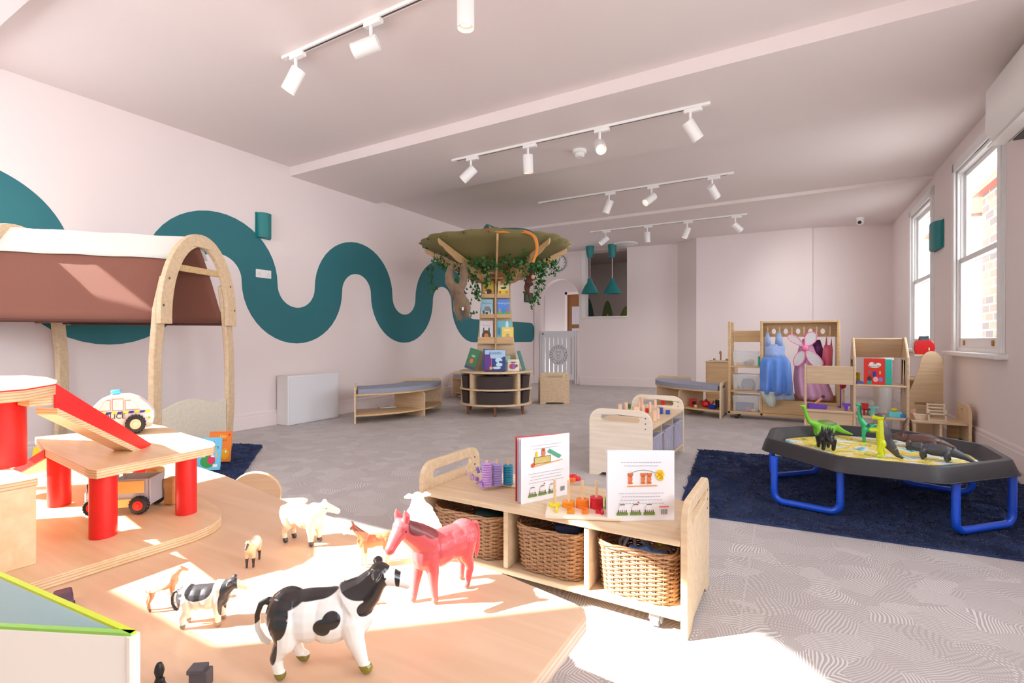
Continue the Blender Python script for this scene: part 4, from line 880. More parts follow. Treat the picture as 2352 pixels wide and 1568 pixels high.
# two white picture books standing open on the unit
def whitebook(label, bl_, br_, h, items, fan=11):
    d = (br_-bl_); w_ = d.length; rz = atan2(d.y, d.x)
    e = thing('picture_book', label, 'book', (bl_.x, bl_.y, ZB_), rz)
    wc = mat('white_cover', (244, 243, 248), .35)
    MB().box(0, w_, 0, .0025, 0, h).build('back_cover', wc, e, bevel=.0006)
    RT = lambda a: Matrix.Translation((w_, 0, 0)) @ Matrix.Rotation(radians(-a), 4, 'Z') @ Matrix.Translation((-w_, 0, 0))
    M = RT(fan)
    MB().box(0, w_, 0, .0025, 0, h, M).build('front_cover', clr(206, 60, 50) if fan > 8 else wc, e, bevel=.0006)
    for k, (a_, c_) in enumerate(((3, (214, 216, 240)), (6, (246, 246, 250)), (9, (196, 206, 236)), (12, (236, 190, 206)))):
        M = RT(a_*fan/16); MB().box(.004, w_-.004, .003, .0048, .003, h-.003, M).build('pages', mat('leaf_%d' % k, c_, .6), e)
    art(e, items(w_, h), 0)
    return e
def textlines(w_, z, n, s_, x0=None, sp=.012):
    out = []
    for k in range(n):
        ww = s_*(1, .86, .92)[k % 3]; segs = 14
        for j in range(segs): out.append(('r', w_/2-ww/2+ww*(j+.5)/segs, z-sp*k, ww/segs*.78, .0022, (186, 184, 190)))
    return out
def foot(w_, h):
    out = []
    for k in range(3):
        cx_ = w_*(.22+.2*k); out += [('e', cx_, .045, .014, .012, (236, 236, 236)), ('r', cx_, .026, w_*.17, .010, (112, 150, 70))]
        for j in range(5): out += [('r', cx_-.014+.007*j, .034, .003, .012, ((60, 60, 66), (190, 60, 60), (70, 90, 110), (150, 130, 60), (90, 60, 50))[j])]
        out += [('r', cx_, .058, .018, .003, (60, 60, 60))]
    out += [('e', w_*.46, .066, .003, .003, (222, 40, 60))]
    for j in range(9): out.append(('r', w_*.8+.0026*j, .032, .0013 if j % 2 else .0008, .018, (40, 40, 44)))
    return out
def artA(w_, h):
    o = textlines(w_, h-.035, 2, w_*.62)+textlines(w_, h*.44, 4, w_*.72)+foot(w_, h)
    o += [('p', [(w_*.24, h*.54), (w_*.84, h*.585), (w_*.84, h*.6), (w_*.24, h*.56)], (224, 170, 100)), ('r', w_*.42, h*.635, w_*.34, h*.11, (120, 90, 50)), ('r', w_*.42, h*.635, w_*.32, h*.095, (244, 224, 140)), ('r', w_*.42, h*.685, w_*.34, h*.014, (220, 196, 110)),
          ('p', [(w_*.52, h*.75), (w_*.57, h*.79), (w_*.82, h*.66), (w_*.77, h*.62)], (84, 172, 140)), ('e', w_*.44, h*.74, .01, .014, (214, 130, 100)), ('e', w_*.44, h*.79, .008, .007, (206, 110, 70)), ('e', w_*.3, h*.73, .005, .013, (238, 196, 30)), ('e', w_*.23, h*.57, .009, .009, (224, 90, 40))]
    return o
def artB(w_, h):
    o = textlines(w_, h-.04, 2, w_*.6)+textlines(w_, h*.4, 4, w_*.68)+foot(w_, h)
    o += [('r', w_*.84, .05, .034, .004, (238, 96, 70)), ('p', [(w_*.28, h*.49), (w_*.76, h*.5), (w_*.72, h*.515), (w_*.3, h*.505)], (226, 160, 70))]
    pts = [(w_*(.34+.38*k/12), h*(.68+.045*sin(pi*k/12))) for k in range(13)]; o.append(('p', pts+[(x, z+.002) for x, z in pts[::-1]], (110, 150, 90)))
    for cx_ in (.34, .53, .62): o += [('e', w_*cx_, h*.6, .0075, .013, (228, 128, 74)), ('e', w_*cx_, h*.655, .009, .007, (222, 116, 64)), ('e', w_*cx_, h*.545, .009, .004, (222, 116, 64)), ('e', w_*cx_-.007, h*.675, .003, .003, (210, 110, 60)), ('e', w_*cx_+.007, h*.675, .003, .003, (210, 110, 60))]
    for k in range(6): a_ = k*pi/3; o.append(('e', w_*.78+.009*cos(a_), h*.66+.011*sin(a_), .007, .008, (248, 206, 50)))
    o += [('e', w_*.78, h*.66, .005, .005, (240, 170, 20)), ('e', w_*.8, h*.6, .008, .008, (248, 212, 70))]
    return o
whitebook('white picture book standing left, back cover drawing of a mouse and a box', onz(1197, 1159, ZT), onz(1308, 1135, ZT), .255, artA)
whitebook('white picture book standing right, back cover drawing of three mice and a flower', onz(1395, 1197, ZT), onz(1549, 1195, ZT), .247, artB, 5)

# ------------------------------------------------------------------ second unit, end on to the camera
ux0, ux1, uy0, uy1 = -1.297, -.852, 3.345, 4.40
u = thing('shelf_unit', 'maple shelf unit seen end on, clear drawers and building blocks on top', 'shelf', (ux0, uy0, 0)); UW, UD = ux1-ux0, uy1-uy0
end_panel(u, at(XZ, (0, 0, 0)), UW, .472, (.085, 0, .042), m=PALE, r=.09); end_panel(u, at(XZ, (0, UD-.02, 0)), UW, .472, (.085, 0, .042), m=PALE, r=.09)
MB().box(0, UW, .0205, UD-.0205, .345, .363).build('top_board', MAPLE, u, bevel=.004); MB().box(0, UW, .0205, UD-.0205, .06, .078).build('bottom_board', MAPLE, u, bevel=.004)
for k in range(1, 3): MB().box(.005, UW-.02, UD*k/3-.008, UD*k/3+.008, .0785, .3445).build('divider', MAPLE, u)
CLEAR = mat('clear_plastic', (214, 208, 226), .25, spec=.6, alpha=.5)
for k in range(3):
    e = thing('storage_tray', ('clear plastic tray nearest the front of the end on shelf unit', 'clear plastic tray in the middle of the end on shelf unit', 'clear plastic tray at the far end of the end on shelf unit')[k], 'tray', (ux1-.2, uy0+UD*(k+.5)/3, .0785), 0, 'clear trays in the end on shelf unit')
    w2 = UD/3-.062; mb = MB()
    mb.box(-.17, .19, -w2/2+.012, w2/2-.012, 0, .004).box(.186, .19, -w2/2+.012, w2/2-.012, 0, .2).box(-.17, -.166, -w2/2+.012, w2/2-.012, 0, .2).box(-.17, .19, -w2/2+.01, -w2/2+.014, 0, .2).box(-.17, .19, w2/2-.014, w2/2-.01, 0, .2)
    mb.build('bin', CLEAR, e); MB().box(.184, .2, -w2/2, w2/2, .2, .212).box(-.18, .2, -w2/2, -w2/2+.012, .2, .212).box(-.18, .2, w2/2-.012, w2/2, .2, .212).build('rim', CLEAR, e, bevel=.003)
    for j in range(5): MB().box(.19, .196, -w2/2+.03+j*(w2-.06)/4-.006, -w2/2+.03+j*(w2-.06)/4+.006, 0, .19).build('rib', CLEAR, e)
# blocks on top
BLK = wood('block_wood', (222, 182, 152), (234, 200, 174), .5, grain=(12, 12, 1))
zt2 = .3632
blk = [(1424, 945, .034, .062, 'c'), (1438, 942, .03, .066, 'c'), (1459, 952, .05, .062, 'b'), (1476, 950, .03, .07, 'c'), (1493, 948, .022, .09, 'c'), (1503, 966, .034, .075, 'c'), (1511, 962, .026, .08, 'c'), (1468, 935, .018, .06, 'c'), (1482, 930, .016, .09, 'c'), (1512, 934, .02, .075, 'b'), (1497, 926, .018, .09, 'c'), (1527, 945, .05, .02, 'b')]
for k, (px, py, w_, h_, sh_) in enumerate(blk):
    p = onz(px, py, zt2)
    p.x = min(p.x, -.88); p.y = min(p.y, uy1-.06)
    o = (MB().box(-w_/2, w_/2, -w_/2, w_/2, 0, h_) if sh_ == 'b' else MB().cyl((0, 0, 0), (0, 0, h_), w_/2, n=20)).build('building_block', BLK, None, bevel=.0015)
    tag(o, 'plain wooden %s building block among those on the end on shelf unit' % ('square' if sh_ == 'b' else 'round'), 'block', 'plain %s blocks on the end on shelf unit' % ('square' if sh_ == 'b' else 'round')); o.location = (p.x, p.y, zt2); o.rotation_euler = (0, 0, k*.4)
for px, py, w_, h_, col, cn in ((1488, 947, .034, .034, (214, 34, 34), 'red'), (1445, 938, .024, .04, (24, 110, 70), 'green'), (1518, 950, .03, .05, (36, 80, 160), 'blue'), (1523, 935, .032, .06, (224, 40, 36), 'scarlet'), (1534, 951, .03, .034, (40, 86, 160), 'dark blue')):
    p = onz(px, py, zt2); p.x = min(p.x, -.875); o = MB().box(-w_/2, w_/2, -w_/2, w_/2, 0, h_).build('building_block', clr(*col), None, bevel=.002); tag(o, '%s painted block on the end on shelf unit' % cn, 'block'); o.location = (p.x, p.y, zt2)

# ================================================================== rugs
def rug(name, label, pts, n, seed, h=.014):
    rnd = random.Random(seed); e = thing(name, label, 'rug', (0, 0, 0))
    NAVY = mat('navy_pile', (40, 58, 104), .85, var=.4, vscale=7, sheen=.3)
    MB().prism(pts, .0005, .008, XY).build('backing', mat('rug_base', (40, 58, 104), .9), e)
    us = [Vector((p[0], p[1])) for p in pts]; v, f = [], []
    o, a_, b_ = us[0], us[1]-us[0], us[3]-us[0]
    for k in range(n):
        s_, t = rnd.random(), rnd.random(); p = o+a_*s_+b_*t
        cl = noise.noise(Vector((p.x*5, p.y*5, 3)))*1.6+noise.noise(Vector((p.x*16, p.y*16, 0)))
        ang = cl*3+rnd.uniform(-.9, .9); hh = h*rnd.uniform(.7, 1.25); ln = .012*rnd.uniform(.5, 1.6); w_ = .0022
        dx, dy = cos(ang), sin(ang); z = .006; i = len(v)
        v += [(p.x-dy*w_, p.y+dx*w_, z), (p.x+dy*w_, p.y-dx*w_, z), (p.x+dx*ln*.5, p.y+dy*ln*.5, z+hh*.75), (p.x+dx*ln*1.4, p.y+dy*ln*1.4, z+hh*.9)]; f += [(i, i+1, i+2), (i, i+2, i+3)]
    me = bpy.data.meshes.new('pile'); me.from_pydata(v, [], f); ob = bpy.data.objects.new('pile', me); COL.objects.link(ob); me.materials.append(NAVY); ob.parent = e; return e
r_ = [onz(1605, 1037), onz(1556, 1180)]
ry0 = onz(2352, 1288).y
pA = onz(1556, 1178); pB = onz(1606, 1035); pC = onz(2352, 1290); dirx = (pC-pA).normalized(); pC = pA+dirx*1.98; pD = pC+(pB-pA)
rug('shaggy_rug', 'large navy blue shaggy rug under the black play tray', [(pA.x, pA.y), (pC.x, pC.y), (pD.x, pD.y), (pB.x, pB.y)], 110000, 1)
pA = onz(545, 1108); pB = onz(603, 1025); dirx = Vector((-.87, -.3, 0)); pC = pA+dirx*1.9; pD = pB+dirx*1.9
rug('shaggy_rug', 'navy blue shaggy rug under the play den at left', [(pC.x, pC.y), (pA.x, pA.y), (pB.x, pB.y), (pD.x, pD.y)], 70000, 2)

# ================================================================== black play tray on blue legs
TC = Vector((.375, 3.575, 0)); tz = .358
t = thing('play_tray', 'black eight sided plastic play tray on blue tubular legs standing on the navy rug', 'play tray', TC)
def octa(sx, sy, c=.36):
    pts = [(-sx, -sy*c), (-sx*c, -sy), (sx*c, -sy), (sx, -sy*c), (sx, sy*c), (sx*c, sy), (-sx*c, sy), (-sx, sy*c)]
    out = []
    for i in range(8):
        p, a_, b_ = Vector(pts[i]), Vector(pts[i-1]), Vector(pts[(i+1) % 8])
        for q_ in (.12, 0, .12): pass
        d0, d1 = (a_-p).normalized()*.05, (b_-p).normalized()*.05
        for k in range(5):
            s_ = k/4; out.append((p+d0)*(1-s_)**2+p*2*s_*(1-s_)+(p+d1)*s_*s_)
    return out
def loop(sx, sy, z): return [(p.x, p.y, z) for p in octa(sx, sy)]
rings = [loop(.575, .6, tz-.07), loop(.57, .595, tz-.07), loop(.545, .575, tz-.005), loop(.54, .57, tz), loop(.515, .545, tz), loop(.508, .538, tz-.006), loop(.475, .505, tz-.055), loop(.465, .495, tz-.06)]
mb = MB(); n = len(rings[0])
for r2 in rings: mb.v += r2
for i in range(len(rings)-1):
    for k in range(n): mb.f.append((i*n+k, i*n+(k+1) % n, (i+1)*n+(k+1) % n, (i+1)*n+k)); mb.mi.append(0)
mb.f.append(tuple((len(rings)-1)*n+k for k in range(n))); mb.mi.append(0)
mb.build('tray', mat('tray_black', (44, 42, 46), .48, bump=.04, bscale=120), t, smooth=True, solid=.004)
def matart():
    m = bpy.data.materials.new('map_mat'); m.use_nodes = True; n_ = m.node_tree.nodes; L_ = m.node_tree.links
    tc = n_.new('ShaderNodeTexCoord'); nz = n_.new('ShaderNodeTexNoise'); nz.inputs['Scale'].default_value = 3.2; nz.inputs['Detail'].default_value = 5; nz.inputs['Distortion'].default_value = 1.4
    L_.new(tc.outputs['Object'], nz.inputs['Vector']); cr = n_.new('ShaderNodeValToRGB'); cr.color_ramp.interpolation = 'CONSTANT'
    stops = [(0, (40, 110, 100)), (.37, (120, 190, 200)), (.41, (230, 236, 238)), (.46, (232, 206, 70)), (.50, (246, 224, 110)), (.54, (90, 140, 60)), (.555, (240, 214, 90)), (.59, (212, 90, 40)), (.605, (232, 238, 240)), (.68, (60, 130, 110))]
    el = cr.color_ramp.elements; el[0].position = 0; el[0].color = srgb(*stops[0][1]); el[1].position = stops[-1][0]; el[1].color = srgb(*stops[-1][1])
    for p_, c_ in stops[1:-1]: q_ = el.new(p_); q_.color = srgb(*c_)
    L_.new(nz.outputs['Fac'], cr.inputs[0]); L_.new(cr.outputs[0], n_['Principled BSDF'].inputs['Base Color']); n_['Principled BSDF'].inputs['Roughness'].default_value = .3; return m
mt = MB().prism([(p.x, p.y) for p in octa(.455, .485)], 0, .0015, XY).build('play_mat', matart(), None); tag(mt, 'printed landscape play mat lying inside the black tray', 'play mat'); mt.location = (TC.x, TC.y, tz-.0575)
BLUEL = mat('leg_blue', (20, 84, 220), .32, coat=.3)
def uleg(a_, b_):
    r = .018; pts = []; a_, b_ = Vector((a_[0], a_[1], 0)), Vector((b_[0], b_[1], 0)); d = (b_-a_).normalized(); R_ = .05; zb = .0405
    ar, br = a_.copy(), b_.copy(); pts.append((a_.x, a_.y, tz-.0715)); pts.append((a_.x, a_.y, .16))
    for k in range(7): th = pi/2*k/6; q_ = a_+d*(R_-R_*cos(th)); pts.append((q_.x, q_.y, zb+R_-R_*sin(th)))
    for k in range(7): th = pi/2*k/6; q_ = b_-d*(R_-R_*sin(th)); pts.append((q_.x, q_.y, zb+R_-R_*cos(th)))
    pts += [(b_.x, b_.y, .16), (b_.x, b_.y, tz-.0715)]
    o = MB().tube(pts, r, 14).build('leg_frame', BLUEL, t, smooth=True)
    for z in (.1, .2):
        for p in (a_, b_): MB().tube([(p.x, p.y, z), (p.x, p.y, z+.003)], r*1.08, 14).build('leg_joint', BLUEL, o)
for a_, b_ in (((-.125, 3.2), (.186, 3.138)), ((.643, 3.105), (.916, 3.387)), ((.885, 3.93), (.565, 4.01)), ((.107, 4.04), (-.16, 3.77))):
    uleg((a_[0]-TC.x, a_[1]-TC.y), (b_[0]-TC.x, b_[1]-TC.y))
s1 = onz(2085, 1012, .33); MB().box(-.045, .045, -.002, .0, 0, .04).build('label', mat('tray_label', (190, 200, 220), .4), t)
lb3 = [c for c in kids(t) if c.name.startswith('label')][0]; lb3.location = (s1.x-TC.x, .505, tz-.052); lb3.rotation_euler = (radians(-38), 0, 0); lb3['label'] = 'pale rectangular sticker'

# ------------------------------------------------------------------ dinosaurs in the tray
TZ = tz-.0555
def dino(label, p, rz, mb, m, vox=.003):
    e = thing('toy_dinosaur', label, 'toy dinosaur', (p.x, p.y, TZ), rz); remesh(mb, 'body', m, e, vox, 3); return e
def shrink(mb, k):
    mb.v = [(x*k, y*k, z*k) for x, y, z in mb.v]; return mb
def legs4(mb, xs, ys, top, r, h=None):
    for x, y in zip(xs, ys): limb(mb, [(x, y, top, r*1.5), (x+.005, y, top*.5, r), (x, y, r*.85, r*.9)])
# lime long-neck
mb = MB(); mb.ball((0, 0, .075), (.075, .035, .04), 16).tube([(.05, 0, .08), (.095, 0, .1), (.115, 0, .14), (.122, 0, .18), (.13, 0, .2)], [.026, .015, .012, .01, .01], 12).ball((.138, 0, .203), (.018, .01, .009), 10)
mb.tube([(-.05, 0, .075), (-.11, 0, .04), (-.17, 0, .02)], [.028, .014, .004], 12); legs4(mb, (.045, .045, -.04, -.04), (-.024, .024, -.024, .024), .06, .012)
p = onz(1868, 1004, TZ); q = onz(1905, 1000, TZ)
dino('lime green long necked dinosaur at the left of the tray', Vector(((p.x+q.x)/2+.02, (p.y+q.y)/2, 0)), radians(200), mb, spotmat('lime_hide', (112, 190, 44), [((-.02, 0, .11), (.07, .06, .035), (96, 120, 50))], .45, .01))
# black spiky one facing camera
mb = MB(); mb.ball((-.01, 0, .07), (.06, .034, .038), 14).ball((.06, 0, .075), (.028, .024, .026), 12).tube([(.06, 0, .07), (.095, 0, .055)], [.022, .012], 10)
for k, (x, y) in enumerate(((.03, .01), (.01, -.012), (-.01, .012), (-.03, -.008), (.045, -.01), (.05, .015))): mb.tube([(x, y, .095), (x-.004, y*1.5, .135)], [.011, .002], 6)
for sy in (-1, 1): mb.tube([(.07, sy*.018, .09), (.078, sy*.03, .125)], [.007, .002], 6)
mb.tube([(-.05, 0, .065), (-.12, 0, .03)], [.022, .005], 10); legs4(mb, (.045, .045, -.04, -.04), (-.026, .026, -.026, .026), .06, .012)
p = onz(1897, 1033, TZ); dino('black spiny dinosaur facing the camera in front of the lime one', p+Vector((0, .03, 0)), radians(-75), mb, mat('dino_black', (26, 26, 30), .3, bump=.4, bscale=60))
# green giraffe-like long neck
mb = MB(); mb.ball((0, 0, .09), (.05, .027, .03), 14).tube([(.035, 0, .1), (.06, 0, .14), (.066, 0, .19), (.06, 0, .225)], [.022, .014, .011, .01], 12).ball((.07, 0, .233), (.02, .01, .01), 10)
mb.tube([(-.04, 0, .09), (-.08, 0, .07), (-.12, 0, .055)], [.018, .01, .004], 10); legs4(mb, (.04, .04, -.035, -.035), (-.022, .022, -.022, .022), .08, .01)
p = onz(1995, 1016, TZ); ck2 = (22, 70, 60)
dino('emerald green long necked dinosaur with dark patches behind the tall one', p+Vector((.02, .02, 0)), radians(175), mb, spotmat('emerald_hide', (28, 168, 108), [((.05, 0, .2), (.016, .03, .05), ck2), ((.02, 0, .105), (.014, .05, .012), ck2), ((-.02, 0, .1), (.014, .05, .012), ck2), ((.0, 0, .125), (.02, .02, .012), ck2), ((-.09, 0, .06), (.03, .03, .02), ck2)], .4, .008))
# tall upright yellow and charcoal dinosaur, back to camera
mb = MB(); mb.tube([(0, 0, .07), (.0, 0, .13), (.005, 0, .17), (.01, 0, .2)], [.036, .036, .028, .018], 14).ball((.022, 0, .222), (.032, .019, .02), 12).tube([(.03, 0, .218), (.055, 0, .212)], [.014, .009], 10)
mb.tube([(-.01, 0, .09), (-.04, 0, .05), (-.06, 0, .02), (-.085, 0, .006)], [.032, .022, .013, .006], 12)
for sy in (-1, 1): limb(mb, [(.005, sy*.026, .08, .022), (.015, sy*.03, .045, .015), (.005, sy*.03, .014, .011), (.025, sy*.03, .008, .009)]); mb.tube([(.03, sy*.024, .15), (.055, sy*.028, .145), (.066, sy*.026, .15)], [.009, .007, .004], 8)
yl = (206, 220, 20)
p = onz(2032, 1052, TZ); dino('tall upright yellow dinosaur with a charcoal back in the middle of the tray', p+Vector((0, .03, 0)), radians(170), mb, spotmat('yellow_hide', yl, [((-.03, 0, .14), (.038, .05, .12), (66, 62, 70)), ((-.07, 0, .02), (.04, .04, .04), (66, 62, 70)), ((.015, 0, .235), (.03, .03, .014), (66, 62, 70))], .45, .006))
# brown spiny lizard at right rear
mb = MB(); mb.ball((0, 0, .05), (.095, .045, .034), 16).tube([(.08, 0, .05), (.12, 0, .055), (.145, 0, .05)], [.026, .026, .014], 12).tube([(-.08, 0, .045), (-.15, 0, .025)], [.024, .005], 10); legs4(mb, (.06, .06, -.055, -.055), (-.045, .045, -.045, .045), .035, .011)
for k in range(9): a_ = -1.2+.3*k; mb.tube([(.1, .02*sin(a_), .065), (.09, .06*sin(a_), .095+.05*cos(a_)), (.065, .1*sin(a_), .12+.07*cos(a_))], [.006, .004, .0015], 6)
p = onz(2140, 1028, TZ); dino('reddish brown dinosaur with a fan of spines at the rear of the tray', p+Vector((-.05, -.05, 0)), radians(165), mb, mat('dino_brown', (92, 62, 56), .35, bump=.5, bscale=50, var=.3, vscale=20))
# charcoal horned one
mb = MB(); mb.ball((0, 0, .07), (.1, .042, .042), 16).tube([(.08, 0, .075), (.13, 0, .075), (.17, 0, .055)], [.034, .03, .014], 12).tube([(-.08, 0, .07), (-.15, 0, .045), (-.21, 0, .012)], [.034, .02, .005], 12)
for sy in (-1, 1): mb.tube([(.15, sy*.015, .085), (.18, sy*.018, .1)], [.006, .002], 6)
for k in range(12): x = .1-.022*k; mb.ball((x, 0, .112-abs(x)*.12), .0055, 6)
legs4(mb, (.07, .07, -.06, -.06), (-.036, .036, -.036, .036), .055, .014)
p = onz(2168, 1062, TZ); dino('charcoal ridged dinosaur with a long tail at the right of the tray', p+Vector((-.02, .05, 0)), radians(160), shrink(mb, .78), mat('dino_char', (66, 66, 72), .4, bump=.5, bscale=60))

# ================================================================== play den with fabric roof (left)
dF = Vector((-2.426, 4.30)); dN = Vector((-2.55, 3.60)); rdg = Vector((-.951, -.309)); DL = 1.175
def PW(v, z=0): p = polar(v[0], v[1]); return Vector((p.x, p.y, z))
mid_ = (dF+dN)/2; DO = PW(mid_)
den = thing('play_den', 'wooden play den with a brown fabric roof and white ridge by the left wall', 'play den', DO+Vector((0, 0, .0245)))
sv = PW(dF)-PW(dN); SW = sv.length/2; sv = sv.normalized(); rv = (PW(rdg)-PW((0, 0))).normalized()
ZR = 1.76
def archM(k): o_ = rv*(DL*k); return fr(o_, sv, (0, 0, 1), rv)
def halfw(z): return (SW+.02)*sqrt(max(0, 1-((z-.98)/(ZR-.98))**2)) if z > .98 else SW+.02
for k in (0, 1):
    M = archM(k)
    outp, inp = [], []
    for j in range(33):
        a_ = -.06+(pi+.12)*j/32
        outp.append(((SW+.025)*cos(a_)*(1.0), 1.10+(ZR-1.10)*sin(a_) if sin(a_) > 0 else 1.10+.9*sin(a_)))
        inp.append(((SW-.075)*cos(a_), 1.10+(ZR-.1-1.10)*sin(a_) if sin(a_) > 0 else 1.10+.9*sin(a_)))
    MB().prism(outp+inp[::-1], -.03, .0, M).build('arch', MAPLE, den, bevel=.01, seg=3)
    for sgn in (-1, 1):
        L_ = [(SW+.02, 0), (SW+.05, .4), (SW+.045, .8), (SW+.015, 1.15), (SW-.05, 1.4), (SW-.1, 1.38), (SW-.065, 1.12), (SW-.03, .8), (SW-.025, .4), (SW-.05, 0)]
        MB().prism([(sgn*x, z) for x, z in L_], .001, .035, M).build('leg', MAPLE, den, bevel=.008, seg=3)
        for x, z in ((SW-.0, 1.18), (SW-.05, 1.38)): MB().cyl(M @ Vector((sgn*x, z, -.034)), M @ Vector((sgn*x, z, -.028)), .008, n=10).build('bolt', mat('bolt', (88, 84, 82), .4, metal=.6), den)
    MB().box(-SW*.62, SW*.62, 1.45, 1.50, -.012, .012, M).build('cross_rail', MAPLE_W, den, bevel=.004)
FAB = mat('brown_fabric', (124, 74, 58), .8, sheen=.3, bump=.15, bscale=350); FABW = mat('white_fabric', (212, 212, 204), .8, bump=.1, bscale=300)
def cloth(prof, x0, x1, m, name, nx=26, sag=.012, th=.003):
    vs, fs = [], []; n_ = len(prof)
    for i in range(nx+1):
        t_ = i/nx; x = x0+(x1-x0)*t_
        for j, (s_, z) in enumerate(prof):
            wv = sag*sin(pi*t_)*(j/(n_-1))+.003*sin(t_*23+j*1.3)
            vs.append(sv*s_+rv*x+Vector((0, 0, z-wv)))
    for i in range(nx):
        for j in range(n_-1): a_ = i*n_+j; fs.append((a_, a_+1, a_+n_+1, a_+n_))
    return MB().add(vs, fs).build(name, m, den, smooth=True, solid=th)
def side(sg): return [(sg*(.02+(SW-.05)*t_**.75), 1.72-.66*t_-.03*sin(pi*t_)) for t_ in [k/8 for k in range(9)]]
cloth(side(-1), .03, DL+.25, FAB, 'roof_panel'); cloth(side(1), .03, DL+.25, FAB, 'roof_panel')
cap_ = [(-.14, 1.545), (-.115, 1.595), (-.075, 1.665), (-.03, 1.732), (.03, 1.735), (.08, 1.67), (.13, 1.575)]
cloth(cap_, .02, DL+.22, FABW, 'ridge_cover', sag=0)
for sg in (-1, 1): MB().tube([sv*sg*(SW-.03)+rv*.0+Vector((0, 0, 1.06)), sv*sg*(SW-.03)+rv*(DL)+Vector((0, 0, 1.06))], .012, 10).build('fabric_hem', mat('dark_hem', (84, 46, 36), .8), den)
M = archM(0); wv = [(-SW+.06+(2*SW-.1)*k/20, .44+.03*sin(k*.33-.9)) for k in range(21)]
MB().prism([(-SW+.06, .01), (SW-.04, .01)]+wv[::-1], .01, .028, M).build('side_panel', wood('cream_panel', (222, 214, 196), (232, 226, 210), .35), den, bevel=.003)

def word(s_, x, z, sz, c): return ('t', s_, x, z, sz, c)
p = PW(((475-1176)/FPX*3.5, 3.5)); tm = [('r', 0, .11, .165, .2, (110, 190, 226)), word('Tiny', 0, .19, .042, (24, 24, 30)), word('Monsters', 0, .158, .036, (24, 24, 30)), ('e', 0, .06, .05, .045, (46, 150, 70)), ('e', .022, .07, .026, .03, (214, 40, 90)), ('e', -.03, .095, .012, .006, (240, 240, 240)), ('e', .03, .095, .012, .006, (240, 240, 240)), ('p', [(-.06, .09), (-.045, .09), (-.058, .125)], (240, 170, 40)), ('p', [(.06, .09), (.045, .09), (.058, .125)], (240, 170, 40)), ('r', .05, .03, .03, .02, (236, 226, 226)), word('Jack Tickle', 0, .132, .014, (60, 80, 100))][:-1]
book('picture_book', 'light blue monster picture book leaning in the play den', .165, .225, .012, (110, 190, 226), (p.x, p.y, .034), YAW+radians(8), .18, tm)
p = PW(((502-1176)/FPX*3.74, 3.74)); om = [('r', 0, .11, .16, .2, (238, 130, 40)), word('Hey', .02, .19, .03, (250, 220, 60)), word('Monsters', .0, .16, .026, (120, 50, 40)), ('e', .04, .06, .03, .04, (240, 170, 40)), ('e', .045, .075, .006, .008, (250, 250, 250)), ('e', .065, .2, .008, .008, (214, 40, 50))]
book('picture_book', 'orange picture book behind the blue monster book in the play den', .16, .225, .012, (236, 120, 36), (p.x, p.y, .034), YAW+radians(5), .15, om)
p = PW(((398-1176)/FPX*3.42, 3.42)); book('picture_book', 'purple picture book low in the play den behind the garage deck', .16, .12, .012, (96, 60, 150), (p.x, p.y, .034), YAW, .3, [('r', 0, .06, .14, .1, (110, 80, 170)), ('e', .02, .05, .03, .025, (230, 225, 235)), ('e', -.03, .07, .02, .02, (60, 40, 110))])
p = PW(((98-1176)/FPX*3.3, 3.3)); book('picture_book', 'yellow edged book far left under the garage ramp', .2, .2, .012, (236, 206, 50), (p.x, p.y, .034), YAW, .2, [word('fun', .04, .17, .04, (40, 40, 40))])

# ------------------------------------------------------------------ left wall fittings
e = thing('radiator_cover', 'white boxed radiator cover low on the left wall', 'radiator cover', (XL, 3.54, 0))
MB().box(.024, .215, 0, .70, 0.002, .545).build('body', WHITE, e, bevel=.003); MB().box(.2145, .222, .012, .688, .012, .535).build('front_panel', mat('rad_panel', (222, 224, 230), .45), e, bevel=.002)
MB().box(.0235, .219, -.003, .703, .545, .553).build('lid', WHITE, e, bevel=.002)
e = thing('wall_light', 'teal half round wall light on the left wall above the painted band', 'wall light', (XL, 3.385, 2.07))
def wl_(e, d, w_=.075, h=.27):
    prof = [(0, -w_), (.035*d, -w_)]+[(.035*d+.05*d*sin(pi*k/12), -w_*cos(pi*k/12)) for k in range(1, 12)]+[(.035*d, w_), (0, w_)]
    MB().prism(prof, 0, h, XY).build('shade', TEAL, e, bevel=.002); MB().box(min(0, .012*d), max(0, .012*d), -w_*1.18, w_*1.18, -.004, h+.004).build('back_plate', TEAL, e)
wl_(e, 1)
e = thing('wall_socket', 'white double wall socket set in the painted band', 'socket', (XL+.0025, 3.392, 1.68))
MB().box(0, .008, -.09, .09, -.045, .045).build('plate', WHITE, e, bevel=.002)
for sy in (-1, 1):
    MB().box(.008, .012, sy*.022-.007, sy*.022+.007, .012, .03).build('switch', WHITE, e, bevel=.001)
    MB().box(.008, .0083, sy*.055-.014, sy*.055-.008, -.02, -.014).box(.008, .0083, sy*.055+.008, sy*.055+.014, -.02, -.014).box(.008, .0083, sy*.055-.003, sy*.055+.003, -.002, .008).build('socket_holes', BLACK, e)
c = onright(2158, 548); pw = RM @ Vector((c[0], 0, 0)); hz0 = onright(2158, 577)[1]
e = thing('wall_light', 'teal half round wall light between the two sash windows', 'wall light', (pw.x, pw.y, 1.98), RA*0); wl_(e, -1, .17, .3)
c = onright(2069, 686); pw = RM @ Vector((c[0], c[1], 0)); e = thing('light_switch', 'pale light switch on the right wall beyond the farther window', 'switch', pw); MB().box(-.008, 0, -.043, .043, -.045, .045).build('plate', WHITE, e, bevel=.001); MB().box(-.012, -.008, -.012, .012, -.02, .02).build('rocker', WHITE, e)

